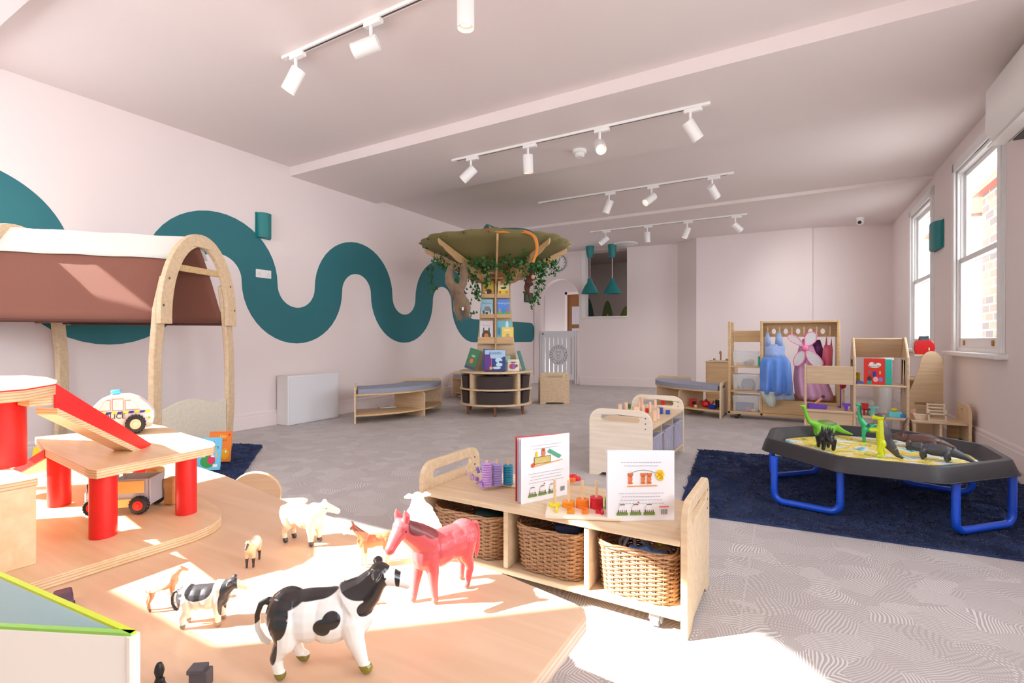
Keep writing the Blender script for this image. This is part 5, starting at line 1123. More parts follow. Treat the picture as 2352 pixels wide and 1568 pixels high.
# ================================================================== curved benches
CUSH = mat('grey_cushion', (146, 150, 168), .6, bump=.05, bscale=300)
def sector(c, r0_, r1_, a0, a1, n=20): return [(r1_*cos(a0+(a1-a0)*k/n), r1_*sin(a0+(a1-a0)*k/n)) for k in range(n+1)]+[(r0_*cos(a1+(a0-a1)*k/n), r0_*sin(a1+(a0-a1)*k/n)) for k in range(n+1)]
def bench(label, c, r0_, r1_, a0, a1, seat=.335, ph=.43, group='curved benches with grey cushions', mids=(.62,), shelf=True):
    e = thing('curved_bench', label, 'bench', (c[0], c[1], 0), 0, group)
    MB().prism(sector(0, r0_+.01, r1_-.01, a0, a1), seat-.02, seat, XY).build('seat_board', MAPLE_W, e, bevel=.004)
    MB().prism(sector(0, r0_+.03, r1_-.012, a0+.03, a1-.03), seat+.0005, seat+.055, XY).build('cushion', CUSH, e, bevel=.014, seg=3)
    if shelf: MB().prism(sector(0, r0_+.01, r1_-.01, a0, a1), .08, .1, XY).build('lower_shelf', MAPLE_W, e, bevel=.004)
    for a_ in (a0, a1):
        d = Vector((cos(a_), sin(a_), 0)); nn = Vector((-sin(a_), cos(a_), 0)); M = fr(d*r0_-nn*.01, d, (0, 0, 1), nn)
        end_panel(e, M, r1_-r0_, ph, (.1, 0, .036), r=.06, th=.02, m=MAPLE, bolts=True)
    for t_ in mids:
        a_ = a0+(a1-a0)*t_; d = Vector((cos(a_), sin(a_), 0)); nn = Vector((-sin(a_), cos(a_), 0)); M = fr(d*(r0_+.05)-nn*.009, d, (0, 0, 1), nn)
        MB().prism([(0, .0), (r1_-r0_-.055, .0), (r1_-r0_-.055, seat-.05), (r1_-r0_-.09, seat-.0205), (0, seat-.0205)], 0, .018, M).build('divider', MAPLE, e, bevel=.003)
    return e
bench('curved bench with grey cushion against the left wall, a book on its shelf', (-5.2, 4.78), .62, 1.15, radians(-43), radians(40), mids=(.56,))
book('picture_book', 'thin picture book lying flat on the shelf of the left bench', .2, .24, .008, (222, 226, 214), (-4.45, 4.62, .112), radians(60), pi/2-.0, [('r', 0, .12, .17, .2, (214, 220, 208)), ('e', .02, .12, .04, .03, (140, 150, 120)), ('e', -.04, .16, .02, .02, (190, 160, 120))])
book('picture_book', 'dark picture book lying on the far shelf of the left bench', .2, .24, .008, (70, 84, 96), (-4.35, 5.1, .112), radians(100), pi/2, [('r', 0, .12, .17, .2, (90, 104, 110))])
# second bench behind the tree, ends in the block right of it
rp = Vector((-3.34, 6.62)); rq = Vector((-2.97, 6.85))
bc2 = (-4.55, 8.45)
bench('curved bench with grey cushion behind the tree bookcase', (-4.1, 7.9), .95, 1.5, radians(-128), radians(-72), mids=(.5,))
ppx = (rq-rp).normalized(); e = thing('end_board_stool', 'upright maple end board with hand slot and cut-out foot right of the tree bookcase', 'bench end', (rp.x, rp.y, 0))
M = fr((0, 0, 0), (ppx.x, ppx.y, 0), (0, 0, 1), (-ppx.y, ppx.x, 0)); end_panel(e, M, (rq-rp).length, .475, (.1, 0, .04), r=.05, th=.022, m=MAPLE)
MB().box(.02, (rq-rp).length-.02, .3, .32, .0225, .30, M).box(.02, (rq-rp).length-.02, .08, .1, .0225, .30, M).build('shelf', MAPLE_W, e); end_panel(e, fr(Vector((-ppx.y, ppx.x, 0))*.3, (ppx.x, ppx.y, 0), (0, 0, 1), (-ppx.y, ppx.x, 0)), (rq-rp).length, .4, None, r=.05, th=.02, m=MAPLE)
# right hand bench
cc = Vector((-.80, 7.52)); Rr = 1.05; a0, a1 = pi, 1.5*pi-.03
bench('long curved bench with grey cushion in front of the chimney breast, toys on its shelf', (cc.x, cc.y), Rr-.5, Rr, a0, a1, mids=(.3, .66))
def onbench(px, py):
    p = onz(px, py, .1005); d = Vector((p.x-cc.x, p.y-cc.y)); L_ = min(max(d.length, Rr-.42), Rr-.1); an = atan2(d.y, d.x)%(2*pi); an = min(max(an, pi+.1), 1.5*pi-.14); d = Vector((cos(an), sin(an)))*L_; return Vector((cc.x+d.x, cc.y+d.y, .1005))
def bowl(r, h, col, e): MB().lathe([(0, 0), (r*.5, 0), (r, h), (r*.93, h), (r*.45, .006), (0, .006)], n=22).build('bowl', clr(*col), e, smooth=True)
for lb, px, py, r, h, col in (('small blue play bowl at the left on the right bench shelf', 1568, 930, .05, .04, (26, 60, 160)), ('larger blue play bowl beside the red teapot on the bench shelf', 1630, 942, .065, .045, (24, 60, 170))):
    p = onbench(px, py); e = thing('play_bowl', lb, 'bowl', (p.x, p.y, .1005)); bowl(r, h, col, e)
p = onbench(1592, 933); e = thing('toy_till', 'small red toy box with black front on the bench shelf', 'toy', (p.x, p.y, .1005), YAW)
MB().box(-.035, .035, -.03, .03, .0, .1).build('body', clr(214, 24, 30), e, bevel=.004); MB().box(-.025, .025, -.034, -.03, .03, .07).build('screen', BLACK, e)
p = onbench(1590, 939); e = thing('toy_pot', 'little cream pot in front of the red toy box', 'toy', (p.x-.05, p.y+.02, .1005)); MB().lathe([(0, 0), (.02, 0), (.022, .03), (.018, .03), (.017, .004), (0, .004)], n=16).build('body', clr(236, 206, 140), e, smooth=True)
p = onbench(1620, 936); e = thing('toy_teapot', 'red toy teapot on the bench shelf behind the blue bowl', 'toy teapot', (p.x, p.y+.06, .1005)); MB().lathe([(0, 0), (.04, 0), (.055, .03), (.045, .07), (.02, .085), (.01, .1), (0, .105)], n=20).build('body', clr(206, 20, 26), e, smooth=True); MB().tube([(.045, 0, .03), (.08, 0, .05), (.09, 0, .08)], .01, 8).build('spout', clr(206, 20, 26), e); MB().tube([(-.045, 0, .025), (-.08, 0, .04), (-.045, 0, .07)], .007, 8).build('handle', clr(206, 20, 26), e)
p = onbench(1654, 935); e = thing('play_jar', 'black play jar at the right end of the bench shelf', 'jar', (p.x, p.y, .1005)); MB().lathe([(0, 0), (.03, 0), (.03, .09), (0, .09)], n=20).build('body', BLACK, e, smooth=False); MB().lathe([(0, .0902), (.026, .0902), (.026, .1), (0, .1)], n=20).build('lid', WHITE, e)
p = onbench(1510, 905); e = thing('white_bottle', 'white plastic play bottle at the far end of the bench shelf', 'bottle', (p.x, p.y, .1005)); MB().lathe([(0, 0), (.035, 0), (.035, .09), (.015, .12), (.015, .15), (0, .15)], n=18).build('body', WHITE, e, smooth=True)
p = onbench(1632, 918); e = thing('folded_cloth', 'soft green folded cloth lying at the back of the bench shelf', 'cloth', (cc.x-.42, cc.y-.52, .1005)); MB().ball((0, 0, .037), (.12, .075, .036), 20).build('body', mat('green_cloth', (150, 160, 124), .9, bump=.5, bscale=20), e, smooth=True)

# ================================================================== gate in the arch
def farx(px, py, w_=-.03):
    u, v = farhit(px, py); return u, v
ga, _z = farhit(1246, 860); gb, _z = farhit(1320, 860); gz = farhit(1283, 760)[1]
e = thing('safety_gate', 'white slatted safety gate with a round emblem closing the archway', 'gate', onfar(ga, 0, -.04)); e.rotation_euler = (0, 0, atan2(dd.y, dd.x))
gw = gb-ga; GP = mat('gate_paint', (222, 222, 226), .45)
outl = hole(0, gw, .1, gz); sl_ = []
nsl = 7; g0 = gw*.1; gs = (gw-2*g0)/(nsl-1)
ec = (gw*.52, gz*.5+.06); er_ = gw*.27
for k in range(nsl):
    x = g0+gs*k; w2 = .022
    dx = abs(x-ec[0]); zlo, zhi = .2, gz-.14
    if dx < er_+.02:
        q_ = sqrt(max(0, (er_+.03)**2-dx*dx)); sl_ += [rrect(w2, ec[1]-q_-zlo, w2*.45, 3, x, (zlo+ec[1]-q_)/2), rrect(w2, zhi-ec[1]-q_, w2*.45, 3, x, (zhi+ec[1]+q_)/2)]
    else: sl_.append(rrect(w2, zhi-zlo, w2*.45, 3, x, (zhi+zlo)/2))
MB().prism(outl, 0, .025, XZ, sl_).build('gate_leaf', GP, e)
mb = MB(); EMB = mat('emblem_ink', (120, 122, 128), .5)
for rr_ in (er_, er_*.72): mb.prism(ell(ec[0], ec[1], rr_, rr_, 36), -.0016, -.0004, XZ, [ell(ec[0], ec[1], rr_-.008, rr_-.008, 36)[::-1]])
for k, chh in enumerate("MONTESSORI NURSERY"):
    if chh == ' ': continue
    a_ = pi*1.0+.35-(2*pi*.93)*k/18+pi*.1; c_ = (ec[0]+er_*.86*cos(a_), ec[1]+er_*.86*sin(a_)); M = fr((c_[0], -.001, c_[1]), (sin(a_), 0, -cos(a_)), (cos(a_), 0, sin(a_)), (0, -1, 0))
    mb.prism(rrect(.018, .028, .005, 2), -.0006, .0006, M)
for (cx_, cz_, r_) in ((0, .028, .05), (-.045, .07, .018), (.045, .07, .018), (0, -.06, .04)): mb.prism(ell(ec[0]+cx_*.9, ec[1]+cz_*.9, r_*.9, r_*.9, 20), -.0016, -.0004, XZ, [ell(ec[0]+cx_*.9, ec[1]+cz_*.9, r_*.9-.006, r_*.9-.006, 20)[::-1]])
mb.build('emblem_print', EMB, e)
for x in (-.045, gw+.015): MB().box(x, x+.03, -.005, .035, 0, gz).build('gate_post', GP, e, bevel=.003)
MB().cyl((.03, -.03, gz-.06), (.03, 0, gz-.06), .022).build('latch', mat('latch_grey', (140, 142, 148), .4), e, bevel=.002)
MB().box(gw+.06, u1-ga, -.01, .2, .02, gz).build('side_filler', TRIMM, e) if u1-ga > gw+.08 else None

# wall clock
cu_, cv_ = farhit(1284, 604); cp = onfar(cu_, cv_, -.03)
e = thing('wall_clock', 'round wall clock with white dial and grey rim above the archway', 'clock', cp); e.rotation_euler = (0, 0, atan2(dd.y, dd.x))
MB().lathe([(0, 0), (.17, 0), (.178, -.012), (.178, -.03), (.165, -.034), (.16, -.02), (0, -.02)], M=Matrix.Rotation(pi/2, 4, 'X') @ Matrix.Scale(-1, 4, (0, 0, 1)) @ I4, n=40) if 0 else None
ring_ = MB().tube([(.17*cos(2*pi*k/40), 0, .17*sin(2*pi*k/40)) for k in range(40)], .014, 8, close=True); ring_.build('rim', mat('clock_rim', (150, 146, 150), .4, metal=.3), e, smooth=True)
MB().prism(ell(0, 0, .168, .168, 40), 0, .025, XZ).build('dial', WHITE, e)
mb = MB()
for k in range(12): a_ = 2*pi*k/12; mb.box(-.006, .006, -.004, -.001, .125, .148, Matrix.Rotation(a_, 4, 'Y'))
mb.build('hour_print', BLACK, e)
MB().box(-.006, .006, -.008, -.004, -.01, .09, Matrix.Rotation(-2.2, 4, 'Y')).build('hour_hand', BLACK, e); MB().box(-.004, .004, -.011, -.0085, -.01, .13, Matrix.Rotation(.3, 4, 'Y')).build('minute_hand', BLACK, e)
# little frame on the wall left of the arch
p = onx(1213, 683, XL); p = deep(1213, 684, 7.4); xx = ony(1213, 684, 9.2)
e = thing('framed_picture', 'small black framed picture low beside the tree bookcase', 'picture', (XL+.0, onx(1213, 683, XL).y, onx(1213, 683, XL).z)); MB().box(0, .02, -.19, .19, -.11, .11).build('frame', BLACK, e, bevel=.004); MB().box(.02, .022, -.15, .15, -.08, .08).build('picture', clr(70, 96, 60), e)

# pendants
for px, lb in ((1367, 'teal pendant lamp on the left before the tall wall opening'), (1416.5, 'teal pendant lamp on the right before the tall wall opening')):
    u, v = farhit(px, 600); top_ = onfar(u, ZD, -.42); e = thing('pendant_lamp', lb, 'pendant lamp', (top_.x, top_.y, ZD-.001), group='teal pendant lamps')
    zr = lambda py: (over(px, py, top_).z-ZD)
    h1_ = zr(592); s0 = zr(640); s1_ = zr(674); rw = .19
    MB().lathe([(0, 0), (.085, 0), (.078, h1_*.5), (.05, h1_), (0, h1_)], n=28).build('ceiling_cup', TEAL, e, smooth=True)
    MB().cyl((0, 0, h1_), (0, 0, s0), .006, n=8).build('cord', WHITE, e)
    hh = s1_-s0
    MB().lathe([(0, s0), (.05, s0), (.055, s0+hh*.25), (.11, s0+hh*.5), (.165, s0+hh*.85), (.175, s1_), (.168, s1_), (.155, s0+hh*.85), (.1, s0+hh*.5), (.04, s0+hh*.3), (0, s0+hh*.3)], n=32).build('lamp_shade', TEAL, e, smooth=True)

# ================================================================== tree bookcase
TR = polar((1139-1176)/FPX*6.6, 6.6); TD = 6.6
tree = thing('tree_bookcase', 'tree shaped maple bookcase with olive leaf canopy and round basket base', 'bookcase', (TR.x, TR.y, 0), YAW)
RB = .475
for z0, z1 in ((.125, .147), (.318, .338), (.533, .555)):
    MB().prism(ell(0, 0, RB*(1.02 if z0 > .5 else 1), RB*(1.02 if z0 > .5 else 1), 56), z0, z1, XY).build('round_board', MAPLE, tree, bevel=.005, seg=3)
for k in range(6):
    a_ = radians(-90+60*k); MB().cyl((RB*.86*cos(a_), RB*.86*sin(a_), 0), (RB*.84*cos(a_), RB*.84*sin(a_), .1245), .014, .024, 16).build('leg', DARKW, tree, smooth=True)
dva = [radians(x) for x in (-131, -49, 0, 49, 131, 180)]
for a_ in dva:
    d = Vector((cos(a_), sin(a_), 0)); nn = Vector((-sin(a_), cos(a_), 0)); M = fr((0, 0, 0), d, (0, 0, 1), nn)
    for z0, z1 in ((.1475, .3175), (.3385, .5325)): MB().prism(hole(.2, RB*.97, z0, z1), -.024 if abs(sin(a_)) > .1 else -.012, .024 if abs(sin(a_)) > .1 else .012, M).build('divider', MAPLE, tree, bevel=.003)
MB().cyl((0, 0, .1475), (0, 0, .3175), .19, n=24).cyl((0, 0, .3385), (0, 0, .5325), .19, n=24).build('core', MAPLE, tree)
DWK = mat('dark_wicker', (62, 50, 46), .7, bump=.9, bscale=130, var=.25, vscale=60)
spans = [(-120, -60, 'front'), (-38, -7, 'right'), (-173, -142, 'left')]
for lo_, hi_, nm in spans:
    for z0, h_, tr_ in ((.148, .15, 'lower'), (.339, .155, 'upper')):
        e = thing('wicker_basket', 'dark curved wicker basket in the %s row of the tree base, %s side' % (tr_, nm), 'basket', (TR.x, TR.y, z0), YAW, 'dark baskets in the tree base')
        a0_, a1_ = radians(lo_), radians(hi_); ri = .215; o_ = sector(0, ri, RB*.95, a0_, a1_, 14); i_ = sector(0, ri+.012, RB*.95-.012, a0_+.03, a1_-.03, 14)
        mb = MB(); n = len(o_)
        for zz, pr_ in ((0.0005, [(x*.97, y*.97) for x, y in o_]), (h_, o_)): mb.v += [(x, y, zz) for x, y in pr_]
        for zz, pr_ in ((h_, i_), (.012, i_)): mb.v += [(x, y, zz) for x, y in pr_]
        for r_i in range(3):
            for k in range(n): mb.f.append((r_i*n+k, r_i*n+(k+1) % n, (r_i+1)*n+(k+1) % n, (r_i+1)*n+k)); mb.mi.append(0)
        mb.f.append(tuple(range(n))); mb.mi.append(0); mb.f.append(tuple(3*n+k for k in range(n))); mb.mi.append(0)
        mb.build('weave', DWK, e)
        mb = MB().tube([(x, y, h_) for x, y in o_], .007, 6, close=True); mb.build('rim', DWK, e, smooth=True)
# trunk fins
prof = [(.285, .5555), (.255, .8), (.225, 1.1), (.2, 1.45), (.19, 1.65), (.21, 1.75), (.27, 1.83)]
for k, ax in enumerate(((1, 0), (-1, 0), (0, 1))):
    M = fr((0, 0, 0), (ax[0], ax[1], 0), (0, 0, 1), (-ax[1], ax[0], 0)); MB().prism([(0, .5555)]+prof+[(0, 1.83)], -.01, .01, M).build('trunk_board', MAPLE, tree, bevel=.003)
MB().prism([(0, .5555), (.12, .5555), (.11, .9), (.1, 1.5), (.1, 1.83), (0, 1.83)], -.012, .012, fr((0, 0, 0), (0, -1, 0), (0, 0, 1), (1, 0, 0))).build('trunk_post', MAPLE_W, tree, bevel=.003)
def hwz(z):
    for (a_, za), (b_, zb_) in zip(prof, prof[1:]):
        if za <= z <= zb_: return a_+(b_-a_)*(z-za)/(zb_-za)
    return .27
for z in (.92, 1.255, 1.516, 1.765):
    for sx in (-1, 1):
        hw = hwz(z)-.012; x0, x1 = sorted((sx*.0125, sx*hw)); MB().box(x0, x1, -.115, -.011, z-.014, z).build('shelf_ledge', MAPLE, tree, bevel=.002)
        if z < 1.7: MB().box(x0, x1, -.122, -.1155, z-.016, z+(.035 if z > 1 else .07)).build('shelf_lip', MAPLE_W, tree, bevel=.001)
# canopy: funnel of scalloped olive panels
OLIVE = mat('olive_panel', (120, 110, 66), .75)
vs, fs = [], []; NA, NR = 96, 6
for j in range(NR+1):
    for k in range(NA):
        a_ = 2*pi*k/NA; t_ = j/NR; sc = 1 if j < NR else 1+.045*abs(sin(a_*11))
        R_ = (.2+(.96-.2)*t_)*sc; vs.append((R_*cos(a_), R_*sin(a_), 1.86+.34*t_**1.1+.008*cos(a_*8)*t_))
for j in range(NR):
    for k in range(NA): fs.append((j*NA+k, j*NA+(k+1) % NA, (j+1)*NA+(k+1) % NA, (j+1)*NA+k))
MB().add(vs, fs).build('canopy', OLIVE, tree, smooth=True, solid=.012)
BR = wood('branch_wood', (190, 150, 100), (208, 172, 124), .45)
for k in range(8):
    a_ = radians(-90+45*k+ (3 if k == 0 else 0)); d = Vector((cos(a_), sin(a_), 0)); nn = Vector((-sin(a_), cos(a_), 0)); M = fr((0, 0, 0), d, (0, 0, 1), nn)
    up_ = [(.2+.74*t_, 1.84+.325*t_**1.1) for t_ in [q_/14 for q_ in range(15)]]
    low = [(.94, 2.13)]+[(.2+.72*t_, 1.70+.40*t_**1.25-.012*sin(t_*40)) for t_ in [q_/14 for q_ in range(14, -1, -1)]]
    MB().prism([(.02, 1.84)]+up_+low+[(.02, 1.66)], -.011, .011, M).build('branch', BR, tree, bevel=.002)
# books on the tree
def onT(px, py, dist): p = deep(px, py, dist); return p
def tbook(label, px, pyb, pyt, w_, col, items, dist=6.5, lean=.1, rz=0, t=.01, ledge=None, roll=0):
    b_ = onT(px, pyb, dist); tp_ = onT(px, pyt, dist); h = tp_.z-b_.z
    if ledge is not None: b_.z = ledge
    return book('picture_book', label, w_, h, t, col, (b_.x, b_.y, b_.z+.0006), YAW+rz, lean, [i for i in items(w_, h)], roll=roll)
def blob_cover(bgc, title, tc, shapes):
    def f(w_, h):
        o_ = [('r', 0, h/2, w_*.97, h*.97, bgc)]
        for sh_ in shapes:
            if sh_[0] == 'e': o_.append(('e', sh_[1]*w_, sh_[2]*h, sh_[3]*w_, sh_[4]*h, sh_[5]))
            else: o_.append(('r', sh_[1]*w_, sh_[2]*h, sh_[3]*w_, sh_[4]*h, sh_[5]))
        if title: o_.append(('t', title, 0, h*.78, w_*.2, tc))
        return o_
    return f
tbook('golden picture book with brown animal, top left on the tree', 1121, 678, 641, .145, (206, 170, 60), blob_cover((214, 182, 70), 'Goose', (120, 90, 30), [('r', 0, .12, .97, .22, (190, 120, 50)), ('e', .05, .32, .3, .16, (90, 50, 40)), ('e', -.18, .26, .08, .1, (240, 230, 220)), ('e', -.35, .88, .12, .08, (110, 140, 50))]), ledge=1.517)
tbook('cream and yellow picture book with black bird, top right on the tree', 1156, 677, 641, .145, (240, 226, 150), blob_cover((244, 230, 170), 'Rooster', (150, 120, 60), [('r', 0, .2, .97, .38, (246, 212, 30)), ('e', 0, .55, .26, .06, (40, 44, 50)), ('e', .18, .6, .08, .06, (40, 44, 50)), ('e', -.3, .28, .1, .09, (220, 110, 40)), ('e', .3, .28, .1, .09, (226, 140, 40))]), ledge=1.517)
tbook('pale blue picture book with elephants, second row left on the tree', 1118, 722, 682, .16, (150, 200, 222), blob_cover((160, 208, 228), 'Elephants', (90, 120, 140), [('r', 0, .15, .97, .28, (222, 226, 220)), ('e', .05, .45, .26, .14, (150, 130, 134)), ('e', -.25, .25, .1, .12, (60, 110, 110)), ('e', .28, .3, .05, .14, (50, 50, 56)), ('e', .0, .2, .12, .06, (40, 50, 50))]), ledge=1.256)
tbook('bright blue picture book with a green meadow, second row right on the tree', 1156, 722, 682, .16, (80, 130, 220), blob_cover((92, 144, 226), 'Camping Out', (230, 236, 250), [('r', 0, .14, .97, .26, (100, 180, 80)), ('e', 0, .36, .14, .18, (40, 150, 220)), ('e', -.28, .34, .06, .14, (220, 150, 120)), ('e', .28, .36, .06, .14, (214, 90, 80))]), ledge=1.256)
tbook('white picture book with a dark forest drawing, third row left on the tree', 1117, 780, 730, .175, (214, 208, 210), blob_cover((222, 216, 220), 'Forest', (200, 160, 170), [('e', 0, .3, .34, .26, (66, 70, 60)), ('e', 0, .28, .16, .14, (230, 120, 50)), ('e', -.2, .55, .06, .14, (70, 90, 70)), ('e', .2, .55, .06, .14, (70, 90, 70)), ('e', 0, .15, .3, .08, (170, 170, 160))]), ledge=.921)
tbook('turquoise picture book half behind the yellow one, third row right', 1158, 780, 730, .19, (90, 180, 206), blob_cover((110, 192, 214), '', None, [('e', .2, .8, .1, .2, (210, 236, 244)), ('e', -.35, .5, .1, .2, (50, 140, 180))]), ledge=.921, dist=6.512)
tbook('small yellow picture book with a smiling child, third row right', 1166, 782, 747, .155, (244, 208, 90), blob_cover((246, 214, 100), '', None, [('e', 0, .3, .24, .16, (230, 170, 120)), ('e', 0, .12, .4, .1, (50, 110, 190)), ('e', 0, .5, .14, .07, (150, 170, 160)), ('e', 0, .8, .3, .04, (236, 240, 220))]), ledge=.921, dist=6.49)
TZB = .5556
tbook('slate blue picture book behind the purple one on the tree base', 1122, 845, 797, .19, (74, 100, 130), blob_cover((80, 106, 136), 'The Fox', (220, 224, 226), [('e', .1, .35, .16, .3, (230, 170, 30)), ('e', -.1, .3, .1, .2, (210, 214, 216))]), ledge=TZB, dist=6.36, rz=.1, roll=.12, lean=.22)
tbook('mint green picture book behind on the right of the tree base', 1155, 830, 795, .19, (150, 206, 200), blob_cover((160, 214, 206), 'Bear', (60, 150, 140), [('e', -.35, .85, .08, .1, (240, 190, 60)), ('r', 0, .5, .9, .16, (120, 190, 190))]), ledge=TZB, dist=6.38, lean=.2)
tbook('large purple and blue picture book with a white swirl in front on the tree base', 1137, 856, 806, .26, (52, 52, 130), lambda w_, h: [('r', 0, h*.5, w_*.98, h*.98, (44, 56, 130)), ('r', 0, h*.84, w_*.98, h*.3, (170, 204, 236)), ('e', 0, h*.7, w_*.4, h*.1, (170, 204, 236)), ('r', -w_*.36, h*.4, w_*.26, h*.78, (96, 44, 140)), ('t', 'Aladdin', 0, h*.85, w_*.2, (30, 50, 90)), ('e', w_*.18, h*.52, w_*.17, h*.12, (190, 226, 240)), ('e', w_*.26, h*.4, w_*.08, h*.1, (44, 56, 130)), ('e', w_*.2, h*.32, w_*.16, h*.09, (190, 226, 240)), ('e', w_*.08, h*.17, w_*.2, h*.06, (190, 226, 240)), ('r', -w_*.18, h*.42, w_*.03, h*.4, (214, 90, 150)), ('e', -w_*.2, h*.16, w_*.07, h*.08, (220, 170, 60)), ('r', 0, h*.03, w_*.98, h*.05, (60, 30, 90))], ledge=TZB, dist=6.22, lean=.12, t=.014)
tbook('cream board book with a purple fish on the right of the tree base', 1179, 842, 815, .15, (226, 216, 196), blob_cover((232, 222, 202), '', None, [('e', -.05, .4, .3, .26, (160, 90, 170)), ('e', -.2, .35, .12, .16, (200, 50, 70)), ('e', .28, .45, .1, .14, (110, 90, 30)), ('e', .0, .75, .25, .05, (90, 90, 80))]), ledge=TZB, dist=6.33, lean=.18)
tbook('green picture book with an orange fox leaning at the left of the tree base', 1078, 850, 802, .15, (36, 110, 70), blob_cover((40, 118, 72), '', None, [('e', -.05, .4, .16, .12, (230, 110, 50)), ('e', .0, .65, .2, .06, (150, 190, 160)), ('r', 0, .08, .9, .12, (70, 60, 110))]), ledge=TZB, dist=6.4, lean=.1, roll=.3, rz=-.25)
tbook('thin teal picture book seen edge on at the right of the tree base', 1205, 853, 806, .19, (50, 120, 110), blob_cover((60, 130, 120), '', None, []), ledge=TZB, dist=6.45, lean=.3, rz=radians(78), t=.008)

# ivy garlands
LEAF = mat('ivy_leaf', (36, 96, 34), .5, var=.45, vscale=30); VINE = mat('ivy_vine', (54, 66, 34), .7)
def garland(label, path, n, spread, droop, seed, hang=()):
    rnd = random.Random(seed); e = thing('ivy_garland', label, 'artificial ivy', (TR.x, TR.y, 0), YAW); mb = MB(); vn = MB(); paths = [path]+list(hang)
    for pth in paths: vn.tube(pth, .003, 5)
    tot = sum((Vector(b_)-Vector(a_)).length for p_ in paths for a_, b_ in zip(p_, p_[1:]))
    for pi_, pth in enumerate(paths):
        for a_, b_ in zip(pth, pth[1:]):
            a_, b_ = Vector(a_), Vector(b_); m_ = max(1, int(n*(b_-a_).length/tot)); sp = spread if pi_ == 0 else .028
            for q_ in range(m_):
                p = a_.lerp(b_, rnd.random())+Vector((rnd.gauss(0, sp), rnd.gauss(0, sp), rnd.gauss(0, sp*.7)-droop*rnd.random())); s_ = rnd.uniform(.017, .032)
                R_ = Matrix.Rotation(rnd.uniform(0, 2*pi), 4, 'Z') @ Matrix.Rotation(rnd.uniform(.5, 2.4), 4, 'X') @ Matrix.Rotation(rnd.uniform(-1, 1), 4, 'Y')
                L_ = [(0, -.6), (.5, -.45), (.9, .0), (.45, .15), (.35, .6), (0, 1.2), (-.35, .6), (-.45, .15), (-.9, .0), (-.5, -.45)]
                vs_ = [p+R_ @ Vector((x*s_, y*s_, .15*s_*abs(x))) for x, y in L_]+[p]; mb.add(vs_, [(k, (k+1) % 10, 10) for k in range(10)])
    mb.build('leaves', LEAF, e); vn.build('vine', VINE, e)
def circ(r, z, a0, a1, n=14, w_=.0): return [(r*cos(radians(a0+(a1-a0)*k/n)), r*sin(radians(a0+(a1-a0)*k/n)), z+w_*sin(k*1.7)) for k in range(n+1)]
garland('dense ivy garland wound under the front of the tree canopy', circ(.5, 1.93, -150, -30, 14, .04), 430, .075, .06, 1, [[(-.12, -.3, 1.9), (-.1, -.31, 1.78), (-.11, -.3, 1.68)], [(.16, -.28, 1.85), (.17, -.29, 1.7)], [(-.3, -.25, 1.9), (-.27, -.27, 1.75), (-.24, -.26, 1.6), (-.24, -.26, 1.5)]])
garland('ivy garland hanging from the left of the tree canopy by the sloth', circ(.72, 2.0, 150, 205, 6, .03), 190, .05, .05, 2, [[(-.8, -.1, 2.05), (-.84, -.1, 1.85), (-.82, -.1, 1.6)], [(-.5, -.15, 1.95), (-.42, -.18, 1.75), (-.4, -.15, 1.55), (-.35, -.15, 1.42), (-.33, -.15, 1.3)], [(-.68, -.2, 2.0), (-.6, -.2, 1.85)], [(-.45, -.2, 1.9), (-.5, -.2, 1.7), (-.4, -.2, 1.5)]])
garland('bushy ivy garland hanging from the right of the tree canopy', circ(.62, 1.94, -60, 20, 8, .05), 420, .075, .09, 3, [[(.5, -.2, 1.95), (.44, -.2, 1.75), (.42, -.2, 1.62)], [(.6, -.1, 1.95), (.58, -.12, 1.7), (.5, -.1, 1.5), (.48, -.1, 1.42)], [(.74, -.1, 2.0), (.8, -.12, 1.85)], [(.5, -.3, 1.9), (.46, -.3, 1.8), (.4, -.28, 1.7)]])
garland('small ivy sprigs along the rear rim of the tree canopy', circ(.93, 2.19, -200, 20, 20, .01), 46, .02, .0, 4)

# plush animals on the tree
def plush(name, label, cat, fn, m, loc, rz, vox=.007, fur=None):
    e = thing(name, label, cat, loc, rz); mb = MB(); fn(mb); o = remesh(mb, 'body', m, e, vox, 3)
    return e
sp_ = []
P3 = lambda px, py, d: deep(px, py, d)
path_ = [P3(1119, 524, 5.66), P3(1122, 520, 5.66), P3(1130, 524, 5.67), P3(1145, 528, 5.68), P3(1165, 528, 5.69), P3(1190, 528, 5.70), P3(1212, 531, 5.71), P3(1227, 541, 5.70), P3(1233, 560, 5.70), P3(1231, 580, 5.72), P3(1224, 600, 5.74)]
def smoothp(pts, n=6):
    out = []
    for i in range(len(pts)-1):
        p0_, p1_, p2_, p3_ = pts[max(0, i-1)], pts[i], pts[i+1], pts[min(len(pts)-1, i+2)]
        for k in range(n):
            t_ = k/n; out.append(.5*((2*p1_)+(p2_-p0_)*t_+(2*p0_-5*p1_+4*p2_-p3_)*t_*t_+(3*p1_-p0_-3*p2_+p3_)*t_**3))
    return out+[pts[-1]]
pp_ = smoothp(path_); e = thing('plush_snake', 'teal and orange plush snake draped over the tree canopy', 'plush snake', pp_[0]); n = len(pp_)
MB().tube([p-pp_[0] for p in pp_], [.036 if i < 6 else .026-.012*(i/n)**3 for i in range(n)], 14).ball((0, 0, 0), (.042, .042, .036), 14).build('body', mat('snake_teal', (22, 78, 84), .8, sheen=.4), e, smooth=True)
toC = (_C-pp_[10]).normalized(); off = Vector((0, 0, -.012))+toC*.012
MB().tube([p-pp_[0]+off for p in pp_[4:]], [.022-.009*(i/n)**2 for i in range(n-4)], 12).build('belly', mat('snake_orange', (222, 130, 30), .8, sheen=.4), e, smooth=True)
